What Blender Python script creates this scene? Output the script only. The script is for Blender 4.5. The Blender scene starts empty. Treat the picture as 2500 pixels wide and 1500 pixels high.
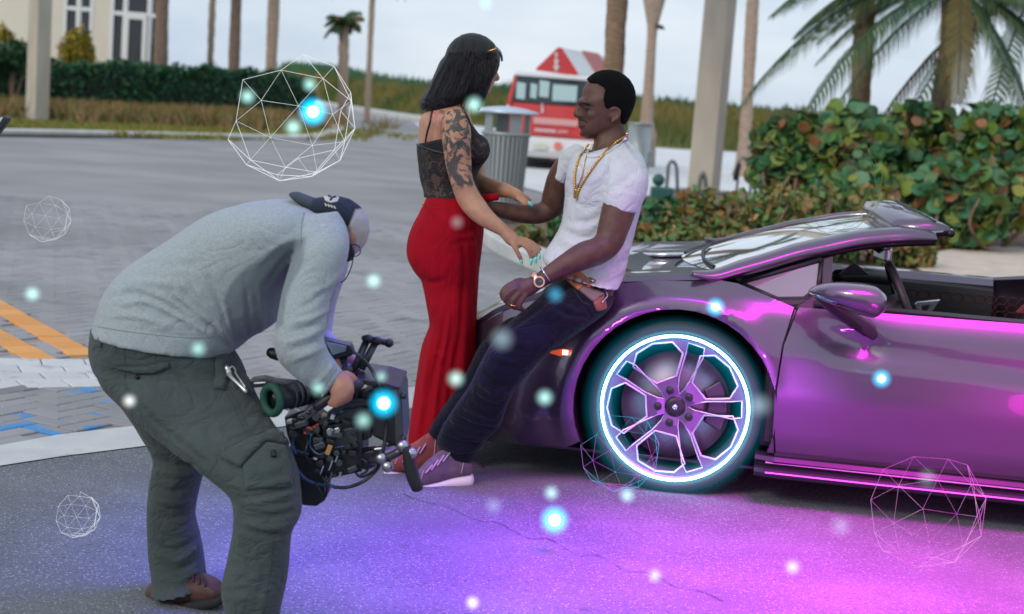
import bpy, bmesh, math, random
import numpy as np
from mathutils import Vector, Matrix
from mathutils.geometry import delaunay_2d_cdt
random.seed(7); rng = np.random.default_rng(7)
S = bpy.context.scene; COL = S.collection
# ------------------------------------------------------------ camera, world, sun, exposure
FOC = 3800.0; EYE = 1.40
_p = math.atan(495/FOC); _r = math.radians(4.3)
cf = np.array([0, math.cos(_p), -math.sin(_p)]); _x0 = np.array([1, 0, 0.]); _u0 = np.array([0, math.sin(_p), math.cos(_p)])
cR = math.cos(_r)*_x0 + math.sin(_r)*_u0; cU = -math.sin(_r)*_x0 + math.cos(_r)*_u0; cC = np.array([0, 0, EYE])
cam = bpy.data.cameras.new('camera'); cam_o = bpy.data.objects.new('camera', cam); COL.objects.link(cam_o)
M = Matrix([[cR[i], cU[i], -cf[i], cC[i]] for i in range(3)] + [[0, 0, 0, 1]]); cam_o.matrix_world = M
cam.sensor_width = 36; cam.lens = FOC/2500*36; cam.clip_start = .05; cam.clip_end = 2000
cam.dof.use_dof = True; cam.dof.focus_distance = 4.9; cam.dof.aperture_fstop = 3.6
S.camera = cam_o
S.render.engine = 'CYCLES'
S.cycles.max_bounces = 8; S.cycles.transparent_max_bounces = 24; S.cycles.volume_bounces = 0
S.cycles.use_denoising = True; S.cycles.caustics_reflective = False; S.cycles.caustics_refractive = False
S.view_settings.view_transform = 'Standard'; S.view_settings.look = 'None'; S.view_settings.gamma = 1; S.view_settings.exposure = .12
S.view_settings.use_curve_mapping = False
SUN_EL, SUN_AZ = math.radians(32), math.radians(-142)     # sun behind the camera, to the left
wd = bpy.data.worlds.new('World'); S.world = wd; wd.use_nodes = True
nt = wd.node_tree; nt.nodes.clear(); N = nt.nodes.new; L = nt.links.new
out = N('ShaderNodeOutputWorld'); bg = N('ShaderNodeBackground'); bg.inputs[1].default_value = .1
sky = N('ShaderNodeTexSky'); sky.sky_type = 'NISHITA'; sky.sun_disc = False; sky.sun_elevation = SUN_EL; sky.sun_rotation = SUN_AZ
tc = N('ShaderNodeTexCoord'); mp = N('ShaderNodeMapping'); mp.inputs['Scale'].default_value = (3, 3, 9)
nz = N('ShaderNodeTexNoise'); nz.inputs['Scale'].default_value = 1.6; nz.inputs['Detail'].default_value = 6; nz.inputs['Roughness'].default_value = .55
rp = N('ShaderNodeValToRGB'); rp.color_ramp.elements[0].position = .3; rp.color_ramp.elements[1].position = .72
rp.color_ramp.elements[0].color = (5.2, 6.3, 7.8, 1); rp.color_ramp.elements[1].color = (7.8, 8.5, 9.4, 1)
mx = N('ShaderNodeMix'); mx.data_type = 'RGBA'; mx.inputs[0].default_value = .88
L(tc.outputs['Generated'], mp.inputs[0]); L(mp.outputs[0], nz.inputs[0]); L(nz.outputs[0], rp.inputs[0])
L(sky.outputs[0], mx.inputs[6]); L(rp.outputs[0], mx.inputs[7]); L(mx.outputs[2], bg.inputs[0]); L(bg.outputs[0], out.inputs[0])
def lamp(name, kind, loc, aim, energy, color, **kw):
    l = bpy.data.lights.new(name, kind); o = bpy.data.objects.new(name, l); COL.objects.link(o)
    o.location = loc; o.rotation_euler = (Vector(aim)-Vector(loc)).to_track_quat('-Z', 'Y').to_euler()
    l.energy = energy; l.color = color
    for k, v in kw.items(): setattr(l, k, v)
    return o
_sd = Vector((math.sin(SUN_AZ)*math.cos(SUN_EL), math.cos(SUN_AZ)*math.cos(SUN_EL), math.sin(SUN_EL)))
lamp('sun', 'SUN', _sd*40, (0, 0, 0), 1.2, (1, .9, .78), angle=math.radians(14))
# added unseen spots for the coloured glow pooling on the asphalt round the car
lamp('magenta_spot', 'SPOT', (1.45, 4.2, 2.1), (1.4, 4.6, 0), 900, (1, .005, .80), spot_size=math.radians(72), spot_blend=.9, shadow_soft_size=.9)
lamp('low_magenta_spot', 'SPOT', (2.1, 3.9, .3), (1.3, 5.7, .2), 36, (1, .01, .78), spot_size=math.radians(60), spot_blend=1, shadow_soft_size=.25)
lamp('violet_spot', 'SPOT', (.6, 4.35, 2.6), (.55, 4.6, 0), 700, (.52, .005, .95), spot_size=math.radians(52), spot_blend=1, shadow_soft_size=.5)
lamp('blue_spot', 'SPOT', (.05, 4.9, 2.6), (-.25, 4.6, 0), 680, (.09, .05, 1), spot_size=math.radians(48), spot_blend=1, shadow_soft_size=.5)
lamp('wheel_spot', 'SPOT', (.75, 3.7, .12), (.75, 5.6, .34), 40, (.75, .1, 1), spot_size=math.radians(38), spot_blend=1, shadow_soft_size=.05)

# ------------------------------------------------------------ helpers: pixels of the photograph to metres
def ray(x, y): return cf + cR*(x-1250)/FOC + cU*(750-y)/FOC
def W(x, y, Y):
    d = ray(x, y); return cC + d*(Y/d[1])
def G(x, y, z=0.):
    d = ray(x, y); return cC + d*((z-EYE)/d[2])
def to_px(v):
    v = np.asarray(v)-cC; k = v@cf; return np.stack([1250+FOC*(v@cR)/k, 750-FOC*(v@cU)/k], -1)
def pm(px, Y): return px*Y/FOC

# ------------------------------------------------------------ materials
MATS = {}
def mat(name, c, rough=.6, metal=0, c2=None, scale=8, bump=0, bscale=40, coat=0, spec=.5, em=None, es=0, stretch=None, ramp=(.35, .65), isl=None, detail=4, trans=0, sheen=0, sss=0, fold=0, fscale=9, fstretch=(1, 1, 1)):
    if name in MATS: return MATS[name]
    m = bpy.data.materials.new(name); m.use_nodes = True; t = m.node_tree; b = t.nodes['Principled BSDF']
    b.inputs['Base Color'].default_value = (*c, 1); b.inputs['Roughness'].default_value = rough; b.inputs['Metallic'].default_value = metal
    b.inputs['Coat Weight'].default_value = coat; b.inputs['Coat Roughness'].default_value = .04; b.inputs['Specular IOR Level'].default_value = spec
    b.inputs['Transmission Weight'].default_value = trans; b.inputs['Sheen Weight'].default_value = sheen
    if sss: b.inputs['Subsurface Weight'].default_value = sss; b.inputs['Subsurface Radius'].default_value = (.012, .005, .003); b.inputs['Subsurface Scale'].default_value = 1
    if em: b.inputs['Emission Color'].default_value = (*em, 1); b.inputs['Emission Strength'].default_value = es
    g = t.nodes.new('ShaderNodeNewGeometry'); src = g.outputs['Position']
    if stretch:
        mm = t.nodes.new('ShaderNodeMapping'); mm.inputs['Scale'].default_value = stretch; t.links.new(src, mm.inputs[0]); src = mm.outputs[0]
    if c2 is not None:
        n = t.nodes.new('ShaderNodeTexNoise'); n.inputs['Scale'].default_value = scale; n.inputs['Detail'].default_value = detail; t.links.new(src, n.inputs[0])
        r = t.nodes.new('ShaderNodeValToRGB'); r.color_ramp.elements[0].position = ramp[0]; r.color_ramp.elements[1].position = ramp[1]
        r.color_ramp.elements[0].color = (*c, 1); r.color_ramp.elements[1].color = (*c2, 1)
        t.links.new(n.outputs[0], r.inputs[0]); t.links.new(r.outputs[0], b.inputs['Base Color'])
    if isl:
        r = t.nodes.new('ShaderNodeValToRGB'); e = r.color_ramp.elements; r.color_ramp.interpolation = 'LINEAR'
        while len(e) < len(isl): e.new(.5)
        for i, cc in enumerate(isl): e[i].position = i/(len(isl)-1); e[i].color = (*cc, 1)
        oi = t.nodes.new('ShaderNodeObjectInfo'); ad = t.nodes.new('ShaderNodeMath'); ad.operation = 'ADD'; fr = t.nodes.new('ShaderNodeMath'); fr.operation = 'FRACT'
        t.links.new(g.outputs['Random Per Island'], ad.inputs[0]); t.links.new(oi.outputs['Random'], ad.inputs[1]); t.links.new(ad.outputs[0], fr.inputs[0])
        t.links.new(fr.outputs[0], r.inputs[0]); t.links.new(r.outputs[0], b.inputs['Base Color'])
    if bump:
        n = t.nodes.new('ShaderNodeTexNoise'); n.inputs['Scale'].default_value = bscale; n.inputs['Detail'].default_value = 4; t.links.new(src, n.inputs[0])
        bp = t.nodes.new('ShaderNodeBump'); bp.inputs['Strength'].default_value = bump; bp.inputs['Distance'].default_value = .01
        t.links.new(n.outputs[0], bp.inputs['Height']); t.links.new(bp.outputs[0], b.inputs['Normal'])
    if fold:      # soft creases of hanging cloth
        mm = t.nodes.new('ShaderNodeMapping'); mm.inputs['Scale'].default_value = fstretch; t.links.new(g.outputs['Position'], mm.inputs[0])
        n = t.nodes.new('ShaderNodeTexNoise'); n.inputs['Scale'].default_value = fscale; n.inputs['Detail'].default_value = 3; n.inputs['Distortion'].default_value = 1.2; t.links.new(mm.outputs[0], n.inputs[0])
        s1 = t.nodes.new('ShaderNodeMath'); s1.operation = 'SUBTRACT'; s1.inputs[1].default_value = .5; s2 = t.nodes.new('ShaderNodeMath'); s2.operation = 'ABSOLUTE'; s3 = t.nodes.new('ShaderNodeMath'); s3.operation = 'POWER'; s3.inputs[1].default_value = .7
        t.links.new(n.outputs[0], s1.inputs[0]); t.links.new(s1.outputs[0], s2.inputs[0]); t.links.new(s2.outputs[0], s3.inputs[0])
        bp2 = t.nodes.new('ShaderNodeBump'); bp2.inputs['Strength'].default_value = fold; bp2.inputs['Distance'].default_value = .03; t.links.new(s3.outputs[0], bp2.inputs['Height'])
        if b.inputs['Normal'].links: t.links.new(b.inputs['Normal'].links[0].from_socket, bp2.inputs['Normal'])
        t.links.new(bp2.outputs[0], b.inputs['Normal'])
    MATS[name] = m; return m
def addmix(m, kind, scale, lo, hi, col, prev_to='Base Color', attr=None, distort=0, stretch=None, feature=None, detail=4, offset=0):
    """blend a further procedural pattern over a material's base colour"""
    t = m.node_tree; b = t.nodes['Principled BSDF']; g = t.nodes.new('ShaderNodeNewGeometry'); src = g.outputs['Position']
    mm = t.nodes.new('ShaderNodeMapping'); mm.inputs['Scale'].default_value = stretch or (1, 1, 1); mm.inputs['Location'].default_value = (offset, offset, offset); t.links.new(src, mm.inputs[0]); src = mm.outputs[0]
    if kind == 'noise':
        n = t.nodes.new('ShaderNodeTexNoise'); n.inputs['Detail'].default_value = detail; n.inputs['Distortion'].default_value = distort; o = n.outputs[0]
    else:
        n = t.nodes.new('ShaderNodeTexVoronoi'); n.feature = feature or 'F1'; o = n.outputs['Distance']
    n.inputs['Scale'].default_value = scale; t.links.new(src, n.inputs['Vector'])
    mr = t.nodes.new('ShaderNodeMapRange'); mr.inputs[1].default_value = lo; mr.inputs[2].default_value = hi; t.links.new(o, mr.inputs[0]); fac = mr.outputs[0]
    if attr:
        a = t.nodes.new('ShaderNodeAttribute'); a.attribute_name = attr; mu = t.nodes.new('ShaderNodeMath'); mu.operation = 'MULTIPLY'
        t.links.new(fac, mu.inputs[0]); t.links.new(a.outputs['Fac'], mu.inputs[1]); fac = mu.outputs[0]
    x = t.nodes.new('ShaderNodeMix'); x.data_type = 'RGBA'; t.links.new(fac, x.inputs[0]); x.inputs[7].default_value = (*col, 1)
    if b.inputs['Base Color'].links: t.links.new(b.inputs['Base Color'].links[0].from_socket, x.inputs[6])
    else: x.inputs[6].default_value = b.inputs['Base Color'].default_value
    t.links.new(x.outputs[2], b.inputs['Base Color']); return m

# ------------------------------------------------------------ objects
def tag(o, label=None, cat=None, group=None, kind=None):
    if label: o['label'] = label
    if cat: o['category'] = cat
    if group: o['group'] = group
    if kind: o['kind'] = kind
    return o
def thing(name, label, cat, loc=(0, 0, 0), group=None):
    o = bpy.data.objects.new(name, None); o.empty_display_size = .1; COL.objects.link(o); o.location = tuple(float(v) for v in loc)
    return tag(o, label, cat, group)
def origin_of(o):
    v = Vector((0, 0, 0))
    while o is not None: v = v+o.location; o = o.parent
    return v
def link(name, me, m, parent=None, smooth=True, bevel=0):
    me.materials.clear()
    for q in (m if isinstance(m, (list, tuple)) else [m]): me.materials.append(q)
    if smooth: me.polygons.foreach_set('use_smooth', [True]*len(me.polygons))
    o = bpy.data.objects.new(name, me); COL.objects.link(o)
    if parent is not None:
        me.transform(Matrix.Translation(-origin_of(parent))); o.parent = parent
    if bevel:
        b = o.modifiers.new('b', 'BEVEL'); b.width = bevel; b.segments = 2; b.limit_method = 'ANGLE'; b.angle_limit = .6
        if smooth and hasattr(b, 'harden_normals'): b.harden_normals = True
    return o
def catmull(pts, m):
    pts = np.array(pts, float)
    if len(pts) < 3 or m < 2: return pts
    P = np.vstack([2*pts[0]-pts[1], pts, 2*pts[-1]-pts[-2]]); o = []
    for i in range(1, len(P)-2):
        for k in range(m):
            t = k/m; a, b, c, d = P[i-1:i+3]
            o.append(.5*((2*b)+(c-a)*t+(2*a-5*b+4*c-d)*t*t+(-a+3*b-3*c+d)*t**3))
    o.append(P[-2]); return np.array(o)
class MB:
    def __init__(s): s.v = []; s.f = []; s.n = 0
    def add(s, v, f):
        v = np.asarray(v, float).reshape(-1, 3); s.v.append(v); s.f += [tuple(int(i)+s.n for i in q) for q in f]; s.n += len(v); return s
    def box(s, c, size, rot=None, taper=1):
        hx, hy, hz = np.array(size)/2
        v = np.array([(x*hx*(taper if z > 0 else 1), y*hy*(taper if z > 0 else 1), z*hz) for x in (-1, 1) for y in (-1, 1) for z in (-1, 1)])
        if rot is not None: v = v@np.array(rot).T
        return s.add(v+np.array(c), [(0, 1, 3, 2), (4, 6, 7, 5), (0, 4, 5, 1), (2, 3, 7, 6), (0, 2, 6, 4), (1, 5, 7, 3)])
    def rings(s, R, cap=True, closed=False):
        R = np.asarray(R, float); m, n = R.shape[:2]; f = []
        for i in range(m if closed else m-1):
            for j in range(n):
                a = i*n+j; b = i*n+(j+1) % n; i2 = (i+1) % m; f.append((a, b, i2*n+(j+1) % n, i2*n+j))
        v = R.reshape(-1, 3)
        if cap and not closed:
            v = np.vstack([v, R[0].mean(0), R[-1].mean(0)]); k = m*n
            for j in range(n): f.append((k, (j+1) % n, j)); f.append((k+1, (m-1)*n+j, (m-1)*n+(j+1) % n))
        return s.add(v, f)
    def tube(s, path, rad, n=12, sm=1, dome=False, flat=1, closed=False, upv=None):
        path = np.array([np.asarray(q, float) for q in path]); rad = np.full(len(path), rad) if np.isscalar(rad) else np.array(rad, float)
        if sm > 1: A = catmull(np.c_[path, rad], sm); path, rad = A[:, :3], A[:, 3]
        if dome:
            d0 = path[0]-path[1]; d0 /= np.linalg.norm(d0)+1e-9; d1 = path[-1]-path[-2]; d1 /= np.linalg.norm(d1)+1e-9
            path = np.vstack([path[0]+d0*rad[0]*.95, path[0]+d0*rad[0]*.7, path, path[-1]+d1*rad[-1]*.7, path[-1]+d1*rad[-1]*.95])
            rad = np.concatenate([[rad[0]*.3, rad[0]*.72], rad, [rad[-1]*.72, rad[-1]*.3]])
        T = np.gradient(path, axis=0) if not closed else (np.roll(path, -1, 0)-np.roll(path, 1, 0)); T /= np.linalg.norm(T, axis=1)[:, None]+1e-12
        u = np.array(upv if upv is not None else ([0, 0, 1.] if abs(T[0][2]) < .9 else [0, 1., 0])); R = []
        th = np.linspace(0, 2*math.pi, n, endpoint=False)
        for p, t, r in zip(path, T, rad):
            u = u-t*(u@t); u /= np.linalg.norm(u)+1e-12; w = np.cross(t, u)
            R.append(p+r*(np.outer(np.cos(th), u)+flat*np.outer(np.sin(th), w)))
        return s.rings(R, closed=closed)
    def ell(s, c, r, rot=None, n=16):
        v = []; m = n//2
        for i in range(m+1):
            a = math.pi*i/m
            for j in range(n):
                b = 2*math.pi*j/n; v.append((math.sin(a)*math.cos(b), math.sin(a)*math.sin(b), math.cos(a)))
        v = np.array(v)*np.array(r)
        if rot is not None: v = v@np.array(rot).T
        f = [(i*n+j, i*n+(j+1) % n, (i+1)*n+(j+1) % n, (i+1)*n+j) for i in range(m) for j in range(n)]
        return s.add(v+np.array(c), f)
    def loft(s, st, sm=4, n=24, p=2.25, dome=True):
        """stations (x1,y1,x2,y2,depth,halfthickness): ellipse-like sections between two silhouette points"""
        A = catmull(st, sm); R = []; th = np.linspace(0, 2*math.pi, n, endpoint=False)
        ct = np.sign(np.cos(th))*np.abs(np.cos(th))**(2/p); sn = np.sign(np.sin(th))*np.abs(np.sin(th))**(2/p)
        C = [];
        for x1, y1, x2, y2, d, h in A:
            a, b = W(x1, y1, d), W(x2, y2, d); C.append(((a+b)/2, (b-a)/2, h))
        def ring(c, e, h): return c+np.outer(ct, e)+np.outer(sn, np.array([0, h, 0]))
        if dome:
            for (c, e, h), (c2, _, _) in ((C[0], C[1]),):
                d = c-c2; d /= np.linalg.norm(d)+1e-9; k = min(np.linalg.norm(e), h)
                R += [ring(c+d*k*.5, e*.35, h*.35), ring(c+d*k*.34, e*.75, h*.75)]
        R += [ring(*q) for q in C]
        if dome:
            c, e, h = C[-1]; c2 = C[-2][0]; d = c-c2; d /= np.linalg.norm(d)+1e-9; k = min(np.linalg.norm(e), h)
            R += [ring(c+d*k*.34, e*.75, h*.75), ring(c+d*k*.5, e*.35, h*.35)]
        return s.rings(R)
    def prism(s, pts, d, th, dirv=(0, 1, 0)):
        """outline traced at depth d (or own depth per point), given its real thickness away from the eye"""
        A = [W(q[0], q[1], q[2] if len(q) > 2 else d) for q in pts]; n = len(A); D = np.array(dirv)*th
        v = np.array(A+[a+D for a in A]); f = [tuple(range(n)), tuple(range(2*n-1, n-1, -1))]+[(i, n+i, n+(i+1) % n, (i+1) % n) for i in range(n)]
        return s.add(v, f)
    def poly(s, V3, off):
        n = len(V3); A = np.array(V3, float); v = np.vstack([A, A+np.array(off)])
        return s.add(v, [tuple(range(n)), tuple(range(2*n-1, n-1, -1))]+[(i, n+i, n+(i+1) % n, (i+1) % n) for i in range(n)])
    def mesh(s, name='m', fix=True):
        me = bpy.data.meshes.new(name); me.from_pydata(np.vstack(s.v).tolist(), [], s.f); 
        if fix:
            bm = bmesh.new(); bm.from_mesh(me); bmesh.ops.recalc_face_normals(bm, faces=bm.faces); bm.to_mesh(me); bm.free()
        me.update(); return me
    def build(s, name, m, parent=None, smooth=False, bevel=0, fix=True):
        return link(name, s.mesh(name, fix), m, parent, smooth, bevel)
def wob(P, f, seed, k=5):
    """cheap smooth noise, numpy"""
    r = np.random.default_rng(seed); o = np.zeros(len(P))
    for i in range(k):
        w = r.normal(size=3); w /= np.linalg.norm(w); w2 = r.normal(size=3); ph = r.uniform(0, 6.28, 2)
        o += np.sin((P@w)*f*(1+.4*i)+ph[0]+1.7*np.sin((P@w2)*f*.5+ph[1]))/(1+.4*i)
    return o/k
def organic(name, mb, vox, m, parent, sm=6, folds=(), nz=(), bump=None, attr=None, cut=None, post=None):
    """weld overlapping forms into one continuous skin, relax it, then press folds into it"""
    me0 = mb.mesh('tmp'); o = bpy.data.objects.new('tmp', me0); COL.objects.link(o)
    md = o.modifiers.new('r', 'REMESH'); md.mode = 'VOXEL'; md.voxel_size = vox; md.use_smooth_shade = True
    dg = bpy.context.evaluated_depsgraph_get(); me = bpy.data.meshes.new_from_object(o.evaluated_get(dg)); bpy.data.objects.remove(o)
    n = len(me.vertices); V = np.empty(n*3); me.vertices.foreach_get('co', V); V = V.reshape(-1, 3)
    E = np.empty(len(me.edges)*2, int); me.edges.foreach_get('vertices', E); E = E.reshape(-1, 2)
    deg = np.bincount(E.ravel(), minlength=n)[:, None]
    def lap(V, l):
        A = np.zeros_like(V)
        for c in range(3): A[:, c] = np.bincount(E[:, 0], V[E[:, 1], c], n)+np.bincount(E[:, 1], V[E[:, 0], c], n)
        return V+l*(A/np.maximum(deg, 1)-V)
    for i in range(sm): V = lap(V, .6); V = lap(V, -.5)
    def normals(V):
        me.vertices.foreach_set('co', V.ravel()); me.update(); q = np.empty(n*3); me.vertex_normals.foreach_get('vector', q); return q.reshape(-1, 3)
    Nn = normals(V)
    if folds or nz:
        px = to_px(V); view = cC-V; view /= np.linalg.norm(view, axis=1)[:, None]; vis = np.clip((Nn*view).sum(1)*3+.6, 0, 1); D = np.zeros(n)
        for fo in folds:
            pts, w, amp = fo[:3]; P = catmull(pts, 6) if len(pts) > 2 else np.array(pts, float); best = np.full(n, 1e9); tt = np.zeros(n); K = len(P)-1
            for i in range(K):
                a, b = P[i], P[i+1]; ab = b-a; t = np.clip(((px-a)@ab)/(ab@ab+1e-9), 0, 1); d = np.linalg.norm(px-a-t[:, None]*ab, axis=1)
                q = d < best; best[q] = d[q]; tt[q] = (i+t[q])/K
            prof = np.exp(-(best/w)**2)-.35*np.exp(-(best/(2.2*w))**2)
            D += amp*prof*np.minimum(1, 4*np.minimum(tt, 1-tt)+.15)*vis
        for (amp, f, seed, stretch) in nz: D += amp*wob(V*np.array(stretch), f, seed)
        V = V+Nn*D[:, None]; V = lap(V, .3); Nn = normals(V)
    if post is not None: V = post(V, Nn); normals(V)
    if attr is not None:
        for k, fn in attr.items():
            a = me.attributes.new(k, 'FLOAT', 'POINT'); a.data.foreach_set('value', np.clip(fn(V, to_px(V), Nn), 0, 1).astype(np.float32))
    return link(name, me, m, parent, True)
def text_mesh(txt, size, ext=.002, align='CENTER'):
    cu = bpy.data.curves.new('t', 'FONT'); cu.body = txt; cu.size = size; cu.extrude = ext; cu.align_x = align; cu.align_y = 'CENTER'
    o = bpy.data.objects.new('t', cu); COL.objects.link(o); dg = bpy.context.evaluated_depsgraph_get()
    me = bpy.data.meshes.new_from_object(o.evaluated_get(dg)); bpy.data.objects.remove(o); return me
def leaves(n_pts, P, size, shape='quad', flat=.0, droop=None, up=0.0, sizes=None):
    """many leaf-sized faces as arrays"""
    k = len(P); nrm = rng.normal(size=(k, 3)); nrm[:, 2] = np.abs(nrm[:, 2])+up; nrm /= np.linalg.norm(nrm, axis=1)[:, None]
    a = rng.normal(size=(k, 3)); a -= nrm*(a*nrm).sum(1)[:, None]; a /= np.linalg.norm(a, axis=1)[:, None]; b = np.cross(nrm, a)
    s = size*rng.uniform(.6, 1.25, k) if sizes is None else sizes; s = s[:, None]
    if shape == 'quad': q = [(-.5, 0), (0, -.28), (.5, 0), (0, .28)]
    elif shape == 'blade': q = [(-.5, -.06), (.5, 0), (-.5, .06)]
    else: q = [(math.cos(t)*.5, math.sin(t)*.48) for t in np.linspace(0, 2*math.pi, n_pts, endpoint=False)]
    V = np.stack([P+s*(x*a+y*b) for x, y in q], 1); m = len(q)
    if shape == 'round': V = V+nrm[:, None, :]*(.06*s[:, None])*np.array([math.cos(2*t) for t in np.linspace(0, 2*math.pi, m, endpoint=False)])[None, :, None]
    F = [tuple(range(i*m, i*m+m)) for i in range(k)]
    return V.reshape(-1, 3), F

from mathutils.bvhtree import BVHTree
class Surf:
    """surface of a finished object, for laying seams, pockets and straps on it"""
    def __init__(s, *obs):
        V, F = [], []
        for o in obs:
            of = origin_of(o.parent)+o.location if o.parent else o.location; n = len(V)
            V += [v.co+of for v in o.data.vertices]; F += [[i+n for i in p.vertices] for p in o.data.polygons]
        s.b = BVHTree.FromPolygons(V, F); s.last = None
    def hit(s, x, y, lift=0.):
        d = Vector(ray(x, y)).normalized(); l, n, i, q = s.b.ray_cast(Vector(cC), d)
        if l is None: p = W(x, y, s.last if s.last else 5.); return p, -np.array(d)
        s.last = l.y
        if n.dot(d) > 0: n = -n
        return np.array(l+n*lift), np.array(n)
def patch(name, pts, surf, m, parent, lift=.003, th=.003, step=7, smooth=True, bulge=0):
    dens = []; k_ = len(pts)
    for i in range(k_):
        a, b = np.array(pts[i], float), np.array(pts[(i+1) % k_], float); k = max(1, int(np.linalg.norm(b-a)/step)); dens += [tuple(a+(b-a)*j/k) for j in range(k)]
    A = np.array(dens); inn = [(x, y) for x in np.arange(A[:, 0].min(), A[:, 0].max(), step) for y in np.arange(A[:, 1].min(), A[:, 1].max(), step) if inside((x, y), dens) and ((A-[x, y])**2).sum(1).min() > (step*.45)**2]
    r = delaunay_2d_cdt([Vector(q) for q in dens+inn], [(i, (i+1) % len(dens)) for i in range(len(dens))], [], 1, 1e-6); V = []; Nn = []
    for v in r[0]:
        p, n = surf.hit(v.x, v.y, lift+(bulge*min(1, math.sqrt(((A-[v.x, v.y])**2).sum(1).min())/10) if bulge else 0)); V.append(p); Nn.append(n)
    me = bpy.data.meshes.new(name); me.from_pydata([tuple(p) for p in V], [], r[2]); bm = bmesh.new(); bm.from_mesh(me); bmesh.ops.recalc_face_normals(bm, faces=bm.faces)
    if sum((f.normal.dot(Vector(cC)-f.calc_center_median())*f.calc_area() for f in bm.faces)) < 0: bmesh.ops.reverse_faces(bm, faces=bm.faces)
    bm.to_mesh(me); bm.free(); o = link(name, me, m, parent, smooth); sd = o.modifiers.new('s', 'SOLIDIFY'); sd.thickness = th+lift; sd.offset = -1; return o
def surfline(name, pts, surf, r, m, parent, lift=.0, sm=6, bumpy=0, n=8):
    P = catmull(pts, sm) if len(pts) > 2 else np.array([np.array(pts[0])+(np.array(pts[1])-np.array(pts[0]))*i/8 for i in range(9)], float)
    if bumpy:
        d = np.r_[0, np.cumsum(np.linalg.norm(np.diff(P, axis=0), axis=1))]; k = int(d[-1]/1.3); u = np.linspace(0, d[-1], k); P = np.c_[np.interp(u, d, P[:, 0]), np.interp(u, d, P[:, 1])]
    V = [surf.hit(x, y, lift)[0] for x, y in P]; rad = [r*(1+bumpy*math.sin(i*1.5)) for i in range(len(V))] if bumpy else r
    return MB().tube(V, rad, n).build(name, m, parent, True)
def inside(p, poly):
    x, y = p; c = False; j = len(poly)-1
    for i in range(len(poly)):
        xi, yi = poly[i]; xj, yj = poly[j]
        if (yi > y) != (yj > y) and x < (xj-xi)*(y-yi)/(yj-yi+1e-12)+xi: c = not c
        j = i
    return c
def mask_poly(px, poly, soft=6):
    """1 inside the outline, fading over a few units"""
    P = np.array(poly, float); n = len(P); ins = np.zeros(len(px), bool); best = np.full(len(px), 1e9); j = n-1
    for i in range(n):
        a, b = P[j], P[i]; c = (b[1] > px[:, 1]) != (a[1] > px[:, 1]); xx = (a[0]-b[0])*(px[:, 1]-b[1])/(a[1]-b[1]+1e-12)+b[0]; ins ^= c & (px[:, 0] < xx)
        ab = b-a; t = np.clip(((px-a)@ab)/(ab@ab+1e-9), 0, 1); best = np.minimum(best, np.linalg.norm(px-a-t[:, None]*ab, axis=1)); j = i
    return np.clip(.5+np.where(ins, best, -best)/soft, 0, 1)
# ------------------------------------------------------------ ground
def sheet(name, pts, z, m, parent=None, kind='structure', px=True):
    A = [(G(*q, z) if px else np.array([q[0], q[1], z])) for q in pts]
    r = delaunay_2d_cdt([Vector(a[:2]) for a in A], [(i, (i+1) % len(A)) for i in range(len(A))], [], 1, 1e-5)
    me = bpy.data.meshes.new(name); me.from_pydata([(v.x, v.y, z) for v in r[0]], [], r[2]); 
    bm = bmesh.new(); bm.from_mesh(me); bmesh.ops.recalc_face_normals(bm, faces=bm.faces)
    if bm.faces and sum(f.normal.z for f in bm.faces) < 0: bmesh.ops.reverse_faces(bm, faces=bm.faces)
    bm.to_mesh(me); bm.free(); o = link(name, me, m, parent, False)
    if kind and parent is None: o['kind'] = kind
    return o
m_soil = mat('sandy_ground', (.34, .30, .25), .95, c2=(.46, .42, .36), scale=3, bump=.4, bscale=30)
m_asph = mat('asphalt', (.125, .14, .163), .8, c2=(.178, .195, .222), scale=2.2, bump=.5, bscale=120, spec=.4)
addmix(m_asph, 'voronoi', 130, .28, .05, (.46, .48, .52)); addmix(m_asph, 'voronoi', 70, .26, .08, (.52, .55, .6), offset=3); addmix(m_asph, 'voronoi', 48, .2, .05, (.06, .066, .075), offset=5)
addmix(m_asph, 'noise', 60, .56, .75, (.075, .078, .085), offset=7); addmix(m_asph, 'noise', 1.3, .5, .8, (.11, .12, .14), detail=7, offset=11); addmix(m_asph, 'noise', 9, .66, .8, (.09, .097, .11), detail=9, offset=21)
m_conc = mat('concrete_band', (.50, .52, .53), .85, c2=(.62, .63, .63), scale=4, bump=.25, bscale=90, detail=8)
addmix(m_conc, 'noise', 3.5, .66, .75, (.25, .27, .28), detail=8, offset=4)
m_joint = mat('joint_sand', (.19, .19, .19), .95, c2=(.25, .245, .24), scale=20)
m_brick = mat('paver_grey', (.27, .27, .275), .85, isl=[(.27, .27, .29), (.36, .35, .37), (.31, .315, .335), (.34, .33, .34)], bump=.35, bscale=110)
addmix(m_brick, 'noise', .55, .45, .75, (.19, .185, .185), detail=6, offset=2); addmix(m_brick, 'noise', 2.6, .6, .8, (.15, .145, .14), detail=8, offset=12)
m_brick_w = mat('paver_white', (.58, .6, .6), .8, isl=[(.52, .54, .55), (.62, .63, .64), (.57, .58, .6)], bump=.4, bscale=60); addmix(m_brick_w, 'noise', 9, .55, .75, (.36, .38, .4), detail=8)
m_brick_y = mat('paver_yellow', (.75, .33, .08), .75, isl=[(.72, .3, .075), (.8, .38, .11), (.68, .31, .09)], bump=.4, bscale=70); addmix(m_brick_y, 'noise', 11, .62, .8, (.45, .36, .27), detail=8)
m_brick_b = mat('paver_blue', (.28, .28, .29), .8, bump=.4, bscale=70); addmix(m_brick_b, 'noise', 5, .46, .54, (.07, .27, .58), detail=7)
m_curb = mat('kerb', (.5, .5, .48), .85, c2=(.62, .62, .6), scale=2.5, bump=.2, bscale=40, detail=6)
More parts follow.
